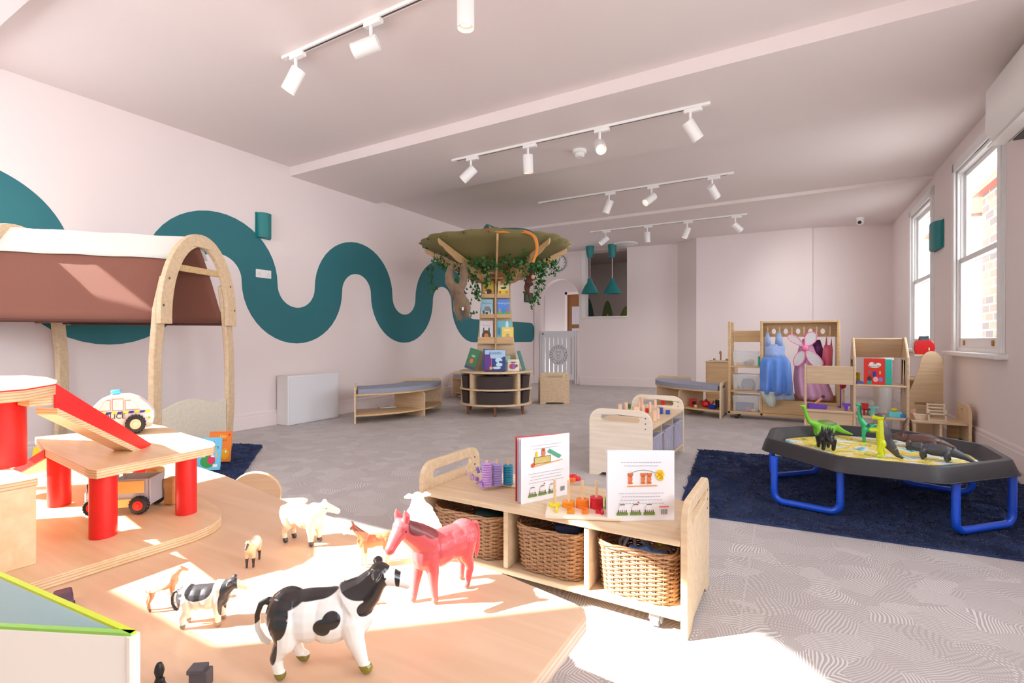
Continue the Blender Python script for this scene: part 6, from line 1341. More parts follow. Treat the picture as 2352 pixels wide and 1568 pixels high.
MB().ball(toC*.03+Vector((0, 0, -.022)), (.02, .02, .012), 10).build('mouth', clr(214, 60, 30), e, smooth=True)
SL = 6.05; sc_ = SL/FPX
def sl_(px, py, dz=0): p = P3(px, py, SL+dz); return p
o_ = sl_(1055, 670)
FUR = mat('sloth_fur', (132, 108, 84), .95, bump=1.0, bscale=60, var=.35, vscale=25, sheen=.5)
def slothfn(mb):
    g_ = lambda *a: sl_(*a)-o_
    mb.tube([g_(1036, 610), g_(1032, 630), g_(1033, 648), g_(1044, 664)], [.035, .05, .056, .055], 12).tube([g_(1064, 606), g_(1066, 630), g_(1064, 650), g_(1056, 664)], [.035, .048, .05, .055], 12)
    mb.ball(g_(1050, 668), (.085, .08, .085), 14).ball(g_(1058, 690), (.08, .08, .11), 14)
    mb.tube([g_(1052, 690), g_(1050, 712), g_(1058, 733)], [.06, .05, .028], 12).tube([g_(1066, 690), g_(1073, 708), g_(1072, 726)], [.06, .048, .03], 12)
e = plush('plush_sloth', 'brown furry plush sloth hanging by its arms left of the tree trunk', 'plush sloth', slothfn, FUR, o_, 0, .011)
rnd = random.Random(5); mb = MB(); src = [((1036, 612), (1032, 648), .045), ((1064, 608), (1064, 650), .045), ((1045, 660), (1060, 700), .085), ((1052, 695), (1057, 730), .045), ((1067, 692), (1072, 724), .045)]
for k in range(5200):
    a_, b_, r_ = rnd.choice(src+[src[2]]); t_ = rnd.random(); p = (sl_(*a_)-o_).lerp(sl_(*b_)-o_, t_); d = Vector((rnd.gauss(0, 1), rnd.gauss(0, 1), rnd.gauss(0, 1))).normalized(); q_ = p+d*r_; tp_ = q_+d*.014+Vector((0, 0, -.024)); s_ = d.cross(Vector((0, 0, 1))).normalized()*.0016
    mb.add([q_-s_, q_+s_, tp_], [(0, 1, 2)])
mb.build('fur', FUR, e)
MB().box(-.012, .012, -.004, .004, -.018, .018, Matrix.Translation(sl_(1063, 709, -.09)-o_)).build('tag', WHITE, e)
o_ = P3(1212, 650, 6.2)
def monk(mb):
    g_ = lambda x, y, d=0: P3(x, y, 6.2+d)-o_
    mb.ball(g_(1214, 648), (.05, .045, .055), 12).ball(g_(1221, 636), (.042, .04, .04), 12).tube([g_(1214, 640), g_(1222, 622), g_(1228, 610)], [.018, .016, .014], 10).tube([g_(1210, 650), g_(1207, 664), g_(1214, 676)], [.02, .018, .015], 10).tube([g_(1216, 655), g_(1224, 652)], [.018, .015], 8).tube([g_(1214, 660), g_(1215, 680), g_(1218, 692)], [.012, .011, .008], 8)
e = plush('plush_monkey', 'small dark brown plush monkey hanging right of the tree trunk', 'plush monkey', monk, mat('monkey_fur', (78, 42, 28), .9, bump=.8, bscale=80), o_, 0, .007)
MB().ball(P3(1224, 636, 6.165)-o_, (.026, .02, .028), 10).build('face', clr(214, 160, 120, .8), e, smooth=True)

# ================================================================== dressing-up unit
DY = 6.62
def at_y(px, py, Y=DY): p = ony(px, py, Y); return p.x, p.z
du = thing('dressing_up_unit', 'maple dressing up rail with pegs, mirror side shelves and a low front box', 'dressing up unit', (0, DY, 0))
xa = at_y(1675, 850)[0]; xb = at_y(1749, 850)[0]; xc = at_y(1926, 850)[0]; zt_ = at_y(1749, 737)[1]; DD = .36
def bxx(nm, x0, x1, y0, y1, z0, z1, m=MAPLE_W, p=None, bv=.004): return MB().box(x0, x1, y0, y1, z0, z1).build(nm, m, p or du, bevel=bv)
for x in (xa, xb, xc): bxx('upright', x-.014, x+.014, 0, .05, .0 if 0 else .05, zt_); bxx('upright', x-.014, x+.014, DD-.05, DD, .05, zt_-.0)
for x in (xb, xc): bxx('side_panel', x-.012, x+.012, .0505, DD-.0505, .06, zt_-.005)
bxx('base_rail', xa-.014, xc+.014, .0, .03, .052, .085); bxx('base_board', xa-.012, xc+.012, .031, DD-.031, .055, .075)
bxx('back_rail', xb+.0125, xc-.0125, DD-.02, DD, .06, .3)
z0, z1 = at_y(1715, 785)[1], at_y(1715, 758)[1]; bxx('side_board', xa+.0145, xb-.0145, .3, .318, z0, z1)
shz = [at_y(1715, y)[1] for y in (841, 898)]
for z in shz: bxx('side_shelf', xa+.0145, xb-.0145, .0, DD-.02, z-.018, z)
bxx('top_rail', xb+.0145, xc-.0145, .0, DD, zt_-.028, zt_-.006)
pz0, pz1 = at_y(1840, 773)[1], zt_-.03
holes_ = [ell(at_y(px, 762)[0], at_y(px, 760)[1], .022, .032, 16)[::-1] for px in (1776, 1804, 1833, 1862, 1891)]
MB().prism(hole(xb+.0145, xc-.0145, pz0, pz1), .16, .175, XZ, holes_).build('peg_board', MAPLE_W, du)
for px in (1762, 1790, 1818, 1847, 1876, 1907):
    x, z = at_y(px, 760); pg = MB().prism([(-.008, -.05), (.008, -.05), (.008, .045), (.004, .055), (-.004, .055), (-.008, .045)], .095, .11, at(XZ, (x, 0, z))).build('peg', MAPLE, du, bevel=.002); MB().cyl((x, .11, z), (x, .16, z), .007, n=8).build('peg_stem', MAPLE, pg)
fz0, fz1 = .086, at_y(1790, 919)[1]
bxx('front_panel', xb+.0145, xc-.0145, .0, .016, fz0, fz1)
MB().cyl((xa+.07, .0, .0255), (xa+.1, .0, .0255), .0255, n=20).build('caster', BLACK, du, bevel=.003); MB().cyl((xc-.1, .0, .0255), (xc-.07, .0, .0255), .0255, n=20).build('caster', BLACK, du, bevel=.003)
MB().cyl((xa+.07, .3, .0255), (xa+.1, .3, .0255), .0255, n=20).build('caster', BLACK, du); MB().cyl((xc-.1, .3, .0255), (xc-.07, .3, .0255), .0255, n=20).build('caster', BLACK, du)
# clear boxes on the side shelves
def clearbox(label, z, h_, taper=.01):
    e = thing('clear_box', label, 'storage box', ((xa+xb)/2, DY+.165, z+.0025), 0, 'clear boxes on the dressing up unit'); w2, d2 = (xb-xa)/2-.035, .13; mb = MB()
    for sx, sy, ww, dd_ in ((0, -1, w2, 0), (0, 1, w2, 0), (-1, 0, 0, d2), (1, 0, 0, d2)):
        if sx == 0: mb.add([(-w2+taper, sy*(d2-taper), 0), (w2-taper, sy*(d2-taper), 0), (w2, sy*d2, h_), (-w2, sy*d2, h_)], [(0, 1, 2, 3)])
        else: mb.add([(sx*(w2-taper), -d2+taper, 0), (sx*(w2-taper), d2-taper, 0), (sx*w2, d2, h_), (sx*w2, -d2, h_)], [(0, 1, 2, 3)])
    mb.add([(-w2+taper, -d2+taper, 0), (w2-taper, -d2+taper, 0), (w2-taper, d2-taper, 0), (-w2+taper, d2-taper, 0)], [(0, 1, 2, 3)])
    mb.build('bin', mat('clear_box_plastic', (232, 236, 240), .12, alpha=.28), e, solid=.002)
    MB().tube([(-w2, -d2, h_), (w2, -d2, h_), (w2, d2, h_), (-w2, d2, h_)], .005, 6, close=True).build('rim', mat('clear_rim', (236, 240, 244), .15, alpha=.6), e); return e
zsh = [.076, shz[1], shz[0]]
clearbox('clear plastic box on the bottom shelf holding blue, red and yellow toys', zsh[0], .19); clearbox('clear plastic box on the middle shelf holding play food', zsh[1], .19); clearbox('clear plastic box on the top shelf holding play bread', zsh[2], .17)
xm = (xa+xb)/2
def toy(name, label, cat, p, fn, m, rz=0, grp=None, **k):
    e = MB(); fn(e); o = e.build(name, m, None, smooth=True, **k); tag(o, label, cat, grp); o.location = p; o.rotation_euler = (0, 0, rz); return o
z_ = zsh[0]+.004
toy('toy_tub', 'blue toy tub in the lowest clear box', 'toy', (xm-.02, DY+.16, z_), lambda m: m.box(-.1, .1, -.04, .06, 0, .1), clr(34, 74, 150), bevel=.01)
toy('toy_apple', 'red toy fruit in the lowest clear box', 'toy food', (xm+.03, DY+.085, z_), lambda m: m.ball((0, 0, .03), .03, 12), clr(222, 60, 70)); toy('toy_banana', 'yellow toy fruit in the lowest clear box', 'toy food', (xm+.085, DY+.085, z_), lambda m: m.ball((0, 0, .018), (.035, .018, .018), 12), clr(236, 210, 40))
z_ = zsh[1]+.004
toy('toy_bowl', 'grey dome shaped play colander in the middle clear box', 'toy', (xm+.02, DY+.17, z_+.03), lambda m: m.lathe([(.085, 0), (.08, .05), (.055, .1), (0, .115)], n=20), mat('dome_grey', (150, 160, 176), .5), solid=.003)
for k, (x, col, cn) in enumerate(((-.1, (40, 110, 90), 'green cone shaped'), (-.065, (238, 150, 60), 'orange round'), (-.035, (30, 120, 80), 'dark green'), (.0, (226, 90, 80), 'pink flat'), (.045, (236, 110, 60), 'orange red'), (.095, (40, 120, 70), 'green leafy'))):
    toy('toy_vegetable', '%s play food piece in the middle clear box' % cn, 'toy food', (xm+x*.85, DY+.085, z_), (lambda m: m.lathe([(.02, 0), (.016, .03), (0, .07)], n=12)) if k == 0 else (lambda m: m.ball((0, 0, .018+.004*(k % 2)), (.022, .02, .018), 12)), clr(*col), k)
z_ = zsh[2]+.004
for k, (x, y, s_, col, cn) in enumerate(((-.08, .07, (.045, .03, .022), (226, 170, 80), 'golden round'), (-.05, .12, (.06, .02, .02), (200, 160, 120), 'long pale'), (.02, .12, (.06, .04, .03), (110, 84, 60), 'dark brown'), (.055, .07, (.045, .03, .028), (160, 110, 60), 'brown topped'), (.06, .15, (.04, .04, .04), (214, 180, 90), 'big yellow'))):
    toy('toy_bread', '%s play bread piece in the top clear box' % cn, 'toy food', (xm+x*.85, DY+y+.03, z_), lambda m: m.ball((0, 0, s_[2]), s_, 12), clr(*col), k*.5)
toy('toy_cup', 'turquoise cup at the right of the top clear box', 'cup', (xb-.028, DY+.04, zsh[2]+.0006), lambda m: m.lathe([(0, 0), (.012, 0), (.013, .12), (0, .12)], n=14), clr(60, 190, 160))

# dresses and wings on the pegs
def drape(name, outline, depth, m, parent, folds=9, amp=.02, n=40, thick=.003, yoff=0):
    """hanging cloth: outline is [(z, x_left, x_right)] from the top down; front face bulges and folds"""
    vs, fs = [], []; rows = len(outline)
    full = []
    for i, (z, xl, xr_) in enumerate(outline):
        t_ = i/(rows-1)
        for side_ in (0, 1):
            for k in range(n+1):
                u_ = k/n; x = xl+(xr_-xl)*u_; bul = sqrt(max(0, 1-(2*u_-1)**2)); f_ = amp*t_*sin(u_*pi*folds+i*.12)*min(1, bul*2)
                y = (-1 if side_ == 0 else .55)*depth*bul*(.35+.65*t_)+f_; full.append((x, y+yoff, z))
    N = 2*(n+1)
    for i in range(rows-1):
        for k in range(n): fs.append((i*N+k, i*N+k+1, (i+1)*N+k+1, (i+1)*N+k)); b_ = n+1; fs.append((i*N+b_+k, (i+1)*N+b_+k, (i+1)*N+b_+k+1, i*N+b_+k+1))
    return MB().add(full, fs).build(name, m, parent, smooth=True, solid=thick)
def zz(py): return at_y(1790, py)[1]
def xx_(px, Y=DY+.02): return ony(px, 800, Y).x
SATIN = mat('blue_satin', (84, 136, 220), .32, sheen=.5, var=.3, vscale=9); LACE = mat('blue_lace', (150, 176, 228), .5, sheen=.4, var=.3, vscale=60)
TULLE = mat('pale_tulle', (214, 222, 216), .7, alpha=.6); TULLEB = mat('blue_tulle', (176, 192, 222), .7, alpha=.6)
gx = xx_(1787); e = thing('princess_dress', 'long light blue satin dress hanging from the left two pegs', 'dress', (gx, DY+.055, 0))
ol = [(zz(y), xx_(l)-gx, xx_(r)-gx) for y, l, r in ((790, 1756, 1800), (800, 1756, 1803), (812, 1756, 1802), (822, 1754, 1806))]
drape('bodice', ol, .05, LACE, e, 3, .008)
for l, r in ((1757, 1767), (1781, 1795)): drape('strap', [(zz(y), xx_(l+a_)-gx, xx_(r+b_)-gx) for y, a_, b_ in ((764, 2, -2), (776, 0, 1), (794, -1, 4))], .02, LACE, e, 1, .0, 8)
drape('skirt', [(zz(y), xx_(l)-gx, xx_(r)-gx) for y, l, r in ((820, 1753, 1808), (832, 1748, 1816), (850, 1747, 1818), (870, 1747, 1820), (890, 1746, 1822), (903, 1747, 1821))], .07, SATIN, e, 6, .035, yoff=-.13)
drape('underskirt', [(zz(y), xx_(l)-gx, xx_(r)-gx) for y, l, r in ((895, 1750, 1822), (915, 1760, 1826))], .06, TULLEB, e, 9, .01, yoff=-.13)
drape('tulle_trim', [(zz(y), xx_(l)-gx, xx_(r)-gx) for y, l, r in ((898, 1747, 1784), (912, 1752, 1785), (930, 1764, 1784))], .06, TULLE, e, 5, .01, 12, yoff=-.17)
gx = xx_(1850); PT = mat('pink_tulle', (222, 170, 206), .7, sheen=.3, var=.15, vscale=8); e = thing('pink_dress', 'pink and lilac fairy dress hanging behind the sparkly wings', 'dress', (gx, DY+.13, 0))
drape('skirt', [(zz(y), xx_(l, DY+.1)-gx, xx_(r, DY+.1)-gx) for y, l, r in ((778, 1844, 1858), (800, 1834, 1870), (835, 1826, 1885), (870, 1822, 1900), (905, 1826, 1915), (916, 1836, 1912))], .06, PT, e, 8, .015)
PG = mat('wing_glitter', (214, 216, 226), .25, metal=.25, var=.45, vscale=90); PK = clr(244, 130, 176, .5)
wc_ = ony(1849, 799, DY+.04); e = thing('fairy_wings', 'pink rimmed silver glitter fairy wings on the middle peg', 'wings', wc_)
def wpx(px, py): p = ony(px, py, DY+.04); return (p.x-wc_.x, p.z-wc_.z)
for pts in (((1846, 797), (1830, 790), (1815, 782), (1809, 772), (1818, 768), (1832, 774), (1842, 786)), ((1852, 792), (1848, 778), (1854, 766), (1866, 762), (1876, 768), (1874, 782), (1862, 792)), ((1846, 806), (1838, 806), (1826, 818), (1822, 834), (1832, 840), (1846, 828), (1849, 812)), ((1853, 804), (1868, 808), (1884, 822), (1890, 836), (1876, 842), (1860, 832), (1852, 816))):
    P_ = [Vector((*wpx(*q_), 0)) for q_ in pts]; sm = []
    for i in range(len(P_)):
        p0_, p1_, p2_, p3_ = P_[i-1], P_[i], P_[(i+1) % len(P_)], P_[(i+2) % len(P_)]
        for k in range(4): t_ = k/4; v_ = .5*((2*p1_)+(p2_-p0_)*t_+(2*p0_-5*p1_+4*p2_-p3_)*t_*t_+(3*p1_-p0_-3*p2_+p3_)*t_**3); sm.append((v_.x, v_.y))
    o = MB().prism(sm, 0, .003, XZ).build('wing', PG, e); MB().tube([(x, 0, z) for x, z in sm], .0055, 6, close=True).build('wing_rim', PK, o, smooth=True)
MB().ball((0, -.01, 0), (.035, .02, .035), 14).build('centre_flower', PK, e, smooth=True)
MB().tube([(0, -.01, .03), (.0, .02, (wpx(1847, 764))[1])], .008, 8).build('strap', PK, e, smooth=True)
gx = xx_(1903, DY+.1); RS = mat('rose_satin', (206, 92, 116), .5, sheen=.3); e = thing('rose_top', 'small rose pink strappy top hanging from the right peg', 'top', (gx, DY+.1, 0))
drape('body', [(zz(y), xx_(l, DY+.1)-gx, xx_(r, DY+.1)-gx) for y, l, r in ((792, 1894, 1911), (803, 1890, 1913), (820, 1889, 1912), (850, 1889, 1911))], .03, RS, e, 3, .006)
for l, r in ((1896, 1899), (1908, 1910)): drape('strap', [(zz(774), xx_(l+2, DY+.1)-gx, xx_(r, DY+.1)-gx), (zz(794), xx_(l-1, DY+.1)-gx, xx_(r+1, DY+.1)-gx)], .006, RS, e, 1, 0, 4)
gx = xx_(1878, DY+.2); e = thing('dark_costume', 'dark magenta and navy costume hanging behind the wings', 'costume', (gx, DY+.235, 0)); drape('body', [(zz(y), xx_(l, DY+.2)-gx, xx_(r, DY+.2)-gx) for y, l, r in ((780, 1868, 1884), (800, 1866, 1890), (845, 1862, 1892))], .03, mat('magenta_navy', (110, 60, 120), .5, var=.6, vscale=14), e, 3, .006)

# play sink cupboard left of the unit
sx_ = ony(1644, 830, 8.0); e = thing('play_sink', 'maple play sink cupboard with a tap, behind the right bench', 'play kitchen', (0, 8.0, 0)); x0, x1 = ony(1621, 860, 8.0).x, ony(1671, 860, 8.0).x+.1; zt3 = ony(1644, 829, 8.0).z
MB().box(x0, x1, 0, .42, 0, zt3-.02).build('carcass', MAPLE_W, e, bevel=.004); MB().box(x0+.02, x1-.02, -.012, -.0005, .04, zt3-.03).build('door', MAPLE_W, e, bevel=.003); MB().box(x0-.01, x1+.01, -.01, .42, zt3-.0195, zt3).build('worktop', MAPLE, e, bevel=.003)
tx = ony(1652, 826, 8.15).x; MB().lathe([(.14, zt3+.004), (.15, zt3+.006), (.15, zt3+.001), (.13, zt3+.001)], (tx, .15, 0), 28).build('basin_rim', mat('chrome', (210, 210, 214), .15, metal=1), e)
MB().tube([(tx, .32, zt3), (tx, .32, zt3+.12), (tx, .27, zt3+.14), (tx, .22, zt3+.11)], .012, 10).build('tap', mat('tap_copper', (170, 110, 76), .35, metal=.5), e, smooth=True)
for dx_ in (-.09, .09): MB().cyl((tx+dx_, .3, zt3+.0002), (tx+dx_, .3, zt3+.03), .018).build('tap_knob', mat('tap_copper', (170, 110, 76), .35, metal=.5), e)

# ================================================================== dolls' house shelf
HY = 6.02; HD = .36
def hxz(px, py, Y=HY): p = ony(px, py, Y); return p.x, p.z
hs_ = thing('house_shelf', 'maple house shaped shelf with a sloping roof board and dolls furniture inside', 'shelf', (0, HY, 0))
xl, xmid, xr2 = hxz(1850, 900)[0], hxz(1963, 900)[0], hxz(2086, 900)[0]
ztop = hxz(1960, 777)[1]+.01; zsh_ = hxz(1970, 820)[1]; HW = MAPLE
def gable(x, nm='side_panel'):
    o_ = [(0, 0), (HD, 0), (HD, zsh_), (HD*.55, ztop), (HD*.45, ztop), (0, zsh_)]
    MB().prism(o_, -.011, .011, at(YZ, (x, 0, 0)), [rrect(.03, .16, .012, 4, .06, (zsh_*.93))] if 0 else [rrect(.035, .17, .012, 4, HD*.5, zsh_-.12)]).build(nm, HW, hs_, bevel=.006, seg=3)
gable(xmid); gable(xr2)
zl_top = hxz(1850, 838)[1]; zl_b = hxz(1850, 880)[1]
MB().prism([(0, 0), (HD, 0), (HD, zl_top), (.03, zl_top), (0, zl_top-.03)], -.011, .011, at(YZ, (xl, 0, 0)), [rrect(HD-.1, zl_b-.32, .02, 4, HD/2, (.30+zl_b)/2)]).build('side_panel', HW, hs_, bevel=.006)
MB().box(xl+.0115, xmid-.0115, .0, .018, zl_b, zl_top-.004).build('front_board', HW, hs_, bevel=.004)
# rear roof slope, seen from inside
sl0 = Vector((0, HD-.002, zsh_)); sl1 = Vector((0, HD*.55, ztop-.004)); dvv = (sl1-sl0)
MB().prism(hole(xmid+.0115, xr2-.0115, 0, dvv.length), 0, .016, fr(sl0, (1, 0, 0), dvv.normalized(), Vector((1, 0, 0)).cross(dvv.normalized()))).build('roof_board', HW, hs_, bevel=.003)
zs1 = hxz(2020, 884)[1]; zs2 = hxz(2020, 957)[1]; zs3 = hxz(1900, 942)[1]
MB().box(xmid+.0115, xr2-.0115, .0, HD, zs1-.02, zs1).build('shelf_board', HW, hs_, bevel=.005); MB().box(xmid+.0115, xr2-.0115, .0, HD, zs2-.024, zs2).build('shelf_board', HW, hs_, bevel=.005)
MB().box(xl+.0115, xmid-.0115, .0, HD, zs3-.024, zs3).build('shelf_board', HW, hs_, bevel=.005); MB().box(xl+.0115, xmid-.0115, .02, .036, .05, zs3-.0245).build('lower_board', HW, hs_, bevel=.003)
# board book fanned open
bx0, bx1 = hxz(1985, 850)[0], hxz(2034, 850)[0]; bw_ = bx1-bx0; bh_ = hxz(2000, 823)[1]-zs1-.002
e = book('board_book', 'chunky red board book standing open on the house shelf', bw_, bh_, .012, (224, 40, 30), ((bx0+bx1)/2, HY+.03, zs1+.0006), 0, .0,
    [('r', 0, bh_/2, bw_*.98, bh_*.98, (226, 46, 32)), ('e', 0, bh_*.72, bw_*.3, bh_*.08, (240, 236, 230)), ('e', -.02, bh_*.78, bw_*.14, bh_*.08, (240, 236, 230)), ('e', .03, bh_*.76, bw_*.14, bh_*.08, (240, 236, 230)), ('t', 'All', 0, bh_*.8, .026, (60, 60, 70)), ('t', 'about Me', 0, bh_*.7, .028, (60, 60, 70)),
     ('r', .0, bh_*.4, .03, bh_*.2, (40, 60, 160)), ('e', -.04, bh_*.22, .02, .026, (70, 50, 50)), ('r', -.04, bh_*.08, .04, bh_*.12, (40, 160, 150)), ('e', .01, bh_*.2, .02, .026, (240, 190, 180)), ('e', .05, bh_*.2, .018, .022, (150, 130, 220)), ('r', .045, bh_*.46, .012, bh_*.12, (240, 190, 120)), ('e', -.04, bh_*.46, .014, .02, (130, 110, 110))])
for k, (col) in enumerate(((40, 190, 170), (60, 200, 180), (30, 150, 100), (40, 90, 180), (28, 34, 70), (240, 110, 110))):
    a_ = -.25-.16*k; M = Matrix.Translation((bw_/2, .012, 0)) @ Matrix.Rotation(a_+pi, 4, 'Z') @ Matrix.Rotation(pi, 4, 'Z')
    MB().box(0, .055+.004*k, 0, .004, 0, bh_*.97, Matrix.Translation((bw_/2+.001, .012+.002*k, 0)) @ Matrix.Rotation(radians(8+11*k), 4, 'Z')).build('board_page', clr(*col), e, bevel=.001)
# white cardboard tube standing behind
p = ony(2027, 900, 6.75); e = thing('white_tube', 'tall white tube standing on the floor behind the house shelf', 'tube', (p.x, 6.75, 0)); zt4 = ony(2027, 818, 6.75).z
MB().lathe([(0, 0), (.085, 0), (.085, zt4), (.078, zt4), (.078, .01), (0, .01)], n=28).build('body', WHITE, e, smooth=False)
MB().lathe([(.086, zt4-.04), (.1, zt4-.04), (.1, zt4-.001), (.086, zt4-.001)], n=28).build('collar', WHITE, e)
# small dolls house toys
def hp(px, z, y=.1): return (ony(px, 900, HY+y).x, HY+y, z+.0006)
toy('toy_bathtub', 'purple toy boat bed on the low shelf of the house unit', 'toy furniture', hp(1877, zs3), lambda m: m.prism([(-.085, .0), (.08, .0), (.09, .045), (.03, .04), (-.07, .055), (-.09, .05)], -.035, .035, XZ), clr(112, 66, 200), bevel=.006)
e = thing('toy_doll', 'small doll leaning out of the purple toy bed', 'doll', hp(1880, zs3, .1)); e.location.z += .05
MB().tube([(-.03, 0, 0), (0, 0, .03), (.03, 0, .06)], [.012, .014, .01], 8).build('body', clr(232, 160, 140), e, smooth=True); MB().ball((.04, 0, .078), .018, 10).build('head', clr(70, 60, 60), e, smooth=True)
toy('toy_stool', 'purple toy stool on the low shelf beside the post', 'toy furniture', hp(1944, zs3, .05), lambda m: m.box(-.035, .035, -.03, .03, .05, .075).box(-.012, .012, -.012, .012, 0, .0501), clr(120, 70, 210))
toy('toy_wardrobe', 'purple framed toy mirror behind the low shelf', 'toy furniture', hp(1932, zs3, .3), lambda m: m.box(-.01, .01, -.01, .01, 0, .25).box(-.03, .03, -.01, .01, 0, .02), clr(120, 90, 200), bevel=.003)
e = thing('toy_doll', 'dark haired doll in red and lilac behind the left post', 'doll', hp(1936, zs3, .25)); e.location.z = zs3+.0006; MB().cyl((0, 0, 0), (0, 0, .2), .014).build('stand', MAPLE, e); MB().ball((0, 0, .24), (.03, .02, .035), 10).build('body', clr(196, 40, 70), e, smooth=True); MB().ball((0, 0, .29), .024, 10).build('head', clr(60, 30, 40), e, smooth=True)
toy('toy_cooker', 'red toy box on a stand at the left of the lower house shelf', 'toy', hp(1985, zs2, .05), lambda m: m.box(-.035, .035, -.03, .03, .06, .12).cyl((0, 0, 0), (0, 0, .0602), .01), clr(196, 24, 30), bevel=.01)
toy('toy_table', 'pale turquoise toy table on the lower house shelf', 'toy furniture', hp(2004, zs2, .06), lambda m: m.box(-.05, .05, -.035, .035, .075, .095).box(-.02, .02, -.02, .02, 0, .0752), clr(120, 200, 190))
toy('toy_bench', 'mint toy bench at the left of the lower house shelf', 'toy furniture', hp(1984, zs2, .14), lambda m: m.box(-.05, .05, -.02, .02, .04, .06).box(-.04, -.03, -.02, .02, 0, .0402).box(.03, .04, -.02, .02, 0, .0402), clr(140, 190, 170))
toy('toy_plate', 'round white toy plate leaning at the back of the lower house shelf', 'toy', hp(1999, zs2, .28), lambda m: m.cyl((0, 0, .04+.06), (0, .008, .04+.06), .032).box(-.004, .004, 0, .008, 0, .07), WHITE)
toy('toy_bed', 'light turquoise toy bed with yellow pillow on the lower house shelf', 'toy furniture', hp(2056, zs2, .06), lambda m: m.box(-.055, .05, -.04, .04, 0, .055), clr(110, 210, 215), bevel=.006)
toy('toy_pillow', 'yellow toy cushion lying on the turquoise toy bed', 'toy', (hp(2054, zs2, .06)[0], HY+.06, zs2+.0562), lambda m: m.ball((0, 0, .017), (.03, .025, .017), 12), clr(240, 206, 30))
toy('toy_chest', 'small blue toy chest beside the turquoise toy bed', 'toy furniture', hp(2073, zs2, .03), lambda m: m.box(-.018, .018, -.015, .015, 0, .034), clr(30, 130, 220), bevel=.002)
toy('toy_figure', 'little yellow and black toy figure on the upper house shelf', 'toy', hp(1969+2, zs1, .16), lambda m: m.tube([(0, 0, 0), (0, 0, .05), (0, 0, .11)], [.02, .016, .02], 10), mat('bee', (226, 180, 30), .5, var=.7, vscale=30))
toy('toy_vehicle', 'small blue and white toy car on the upper house shelf', 'toy car', hp(1976, zs1, .06), lambda m: m.prism([(-.035, 0), (.035, 0), (.035, .016), (.012, .03), (-.02, .03), (-.035, .016)], -.015, .015, XZ), mat('bluewhite', (90, 110, 190), .4, var=.6, vscale=25), bevel=.003)

# play kitchen tower near the windows
KY = 6.55; kx0, kx1 = ony(2107, 880, KY).x, ony(2167, 880, KY).x; kz = ony(2140, 806, KY).z
e = thing('play_kitchen', 'tall birch play unit with rounded top beside the farther window', 'play kitchen', (0, KY, 0)); kw = kx1-kx0
o_ = [(kx0-.06, 0), (kx1, 0), (kx1, kz-.02)]+[(kx0+.02+(kw-.02)*(.5+.5*cos(pi*k/14)), kz-.16+.16*sin(pi*k/14)) for k in range(0, 15)][1:]+[(kx0+.0, kz-.22), (kx0-.04, kz-.36), (kx0-.06, kz-.42)]
hz_ = ony(2118, 927, KY).z
MB().prism(o_, 0, .02, XZ, [rrect(.17, .03, .0149, 5, kx0+.06, hz_)]).build('side_panel', MAPLE, e, bevel=.004)
MB().box(kx0-.05, kx1-.02, .28, .3, 0, kz-.28).build('back_panel', MAPLE_W, e); zb3 = ony(2120, 814, KY).z
MB().box(kx0-.02, kx0+.15, .0205, .2795, zb3-.02, zb3).build('top_shelf', MAPLE, e); MB().box(kx0-.05, kx0+.1, .0205, .2795, zb3-.27, zb3-.25).build('middle_shelf', MAPLE, e)
tp_ = ony(2130, 812, KY+.12); e = thing('toaster_toy', 'red toy kettle toaster with grey top standing on the play kitchen', 'toy toaster', (kx0+.07, KY+.12, zb3+.0006))
MB().prism([(-.075, 0), (.075, 0), (.088, .06), (.078, .13), (.06, .145), (-.06, .145), (-.08, .13), (-.088, .06)], -.055, .055, XZ).build('body', mat('gloss_red', (196, 14, 22), .2, coat=.6), e, bevel=.012, seg=3)
MB().tube([(-.03, 0, .146), (-.03, 0, .175), (.035, 0, .18), (.035, 0, .146)], .016, 8).box(-.03, .04, -.02, .02, .1455, .17).build('handle', mat('dkgrey', (66, 72, 78), .5), e, smooth=True)
MB().box(.03, .04, -.06, -.0555, .04, .07).build('lever', clr(230, 210, 160), e)

# low table under the window with dolls' furniture
LY = 5.95; lx1 = ony(2172, 980, LY).x; lx2 = ony(2231, 960, LY).x; lz = ony(2140, 968, LY).z
e = thing('low_play_bench', 'low maple play bench with a hand slot end panel by the right wall', 'bench', (0, LY, 0))
lx0 = ony(2096, 970, LY).x
MB().box(lx0, lx2-.022, 0, .34, lz-.022, lz).build('top_board', MAPLE, e, bevel=.005)
# end panel runs front to back
ph_ = ony(2225, 932, LY).z
end_panel(e, at(YZ, (lx2-.0215, -.02, 0)), .4, ph_, (.13, 0, .045), r=.09, th=.022)
MB().box(lx0+.2, lx0+.22, .02, .3, 0, lz-.0225).build('leg_panel', MAPLE, e); MB().box(lx0+.01, lx0+.03, .02, .3, 0, lz-.0225).build('leg_panel', MAPLE, e); MB().box(lx0+.3, lx2-.03, .25, .27, .02, lz-.0225).build('back_panel', MAPLE_W, e)
cx0, cx1 = ony(2131, 955, LY+.1).x, ony(2174, 955, LY+.1).x; e = thing('toy_bench', 'pale slatted wooden toy settee standing on the low play bench', 'toy furniture', (cx0, LY+.1, lz+.0006)); w_ = cx1-cx0
for x in (.006, w_-.006): MB().box(x-.006, x+.006, -.012, .0, 0, .1).box(x-.006, x+.006, .05, .062, 0, .155).build('post', PALE, e)
for z in (.085, .115, .145): MB().box(.0125, w_-.0125, .052, .06, z-.006, z+.006).build('slat', PALE, e)
MB().box(0, w_, -.012, .049, .055, .064).build('seat', PALE, e); MB().box(.0125, w_-.0125, -.01, -.004, .0, .012).build('stretcher', PALE, e)
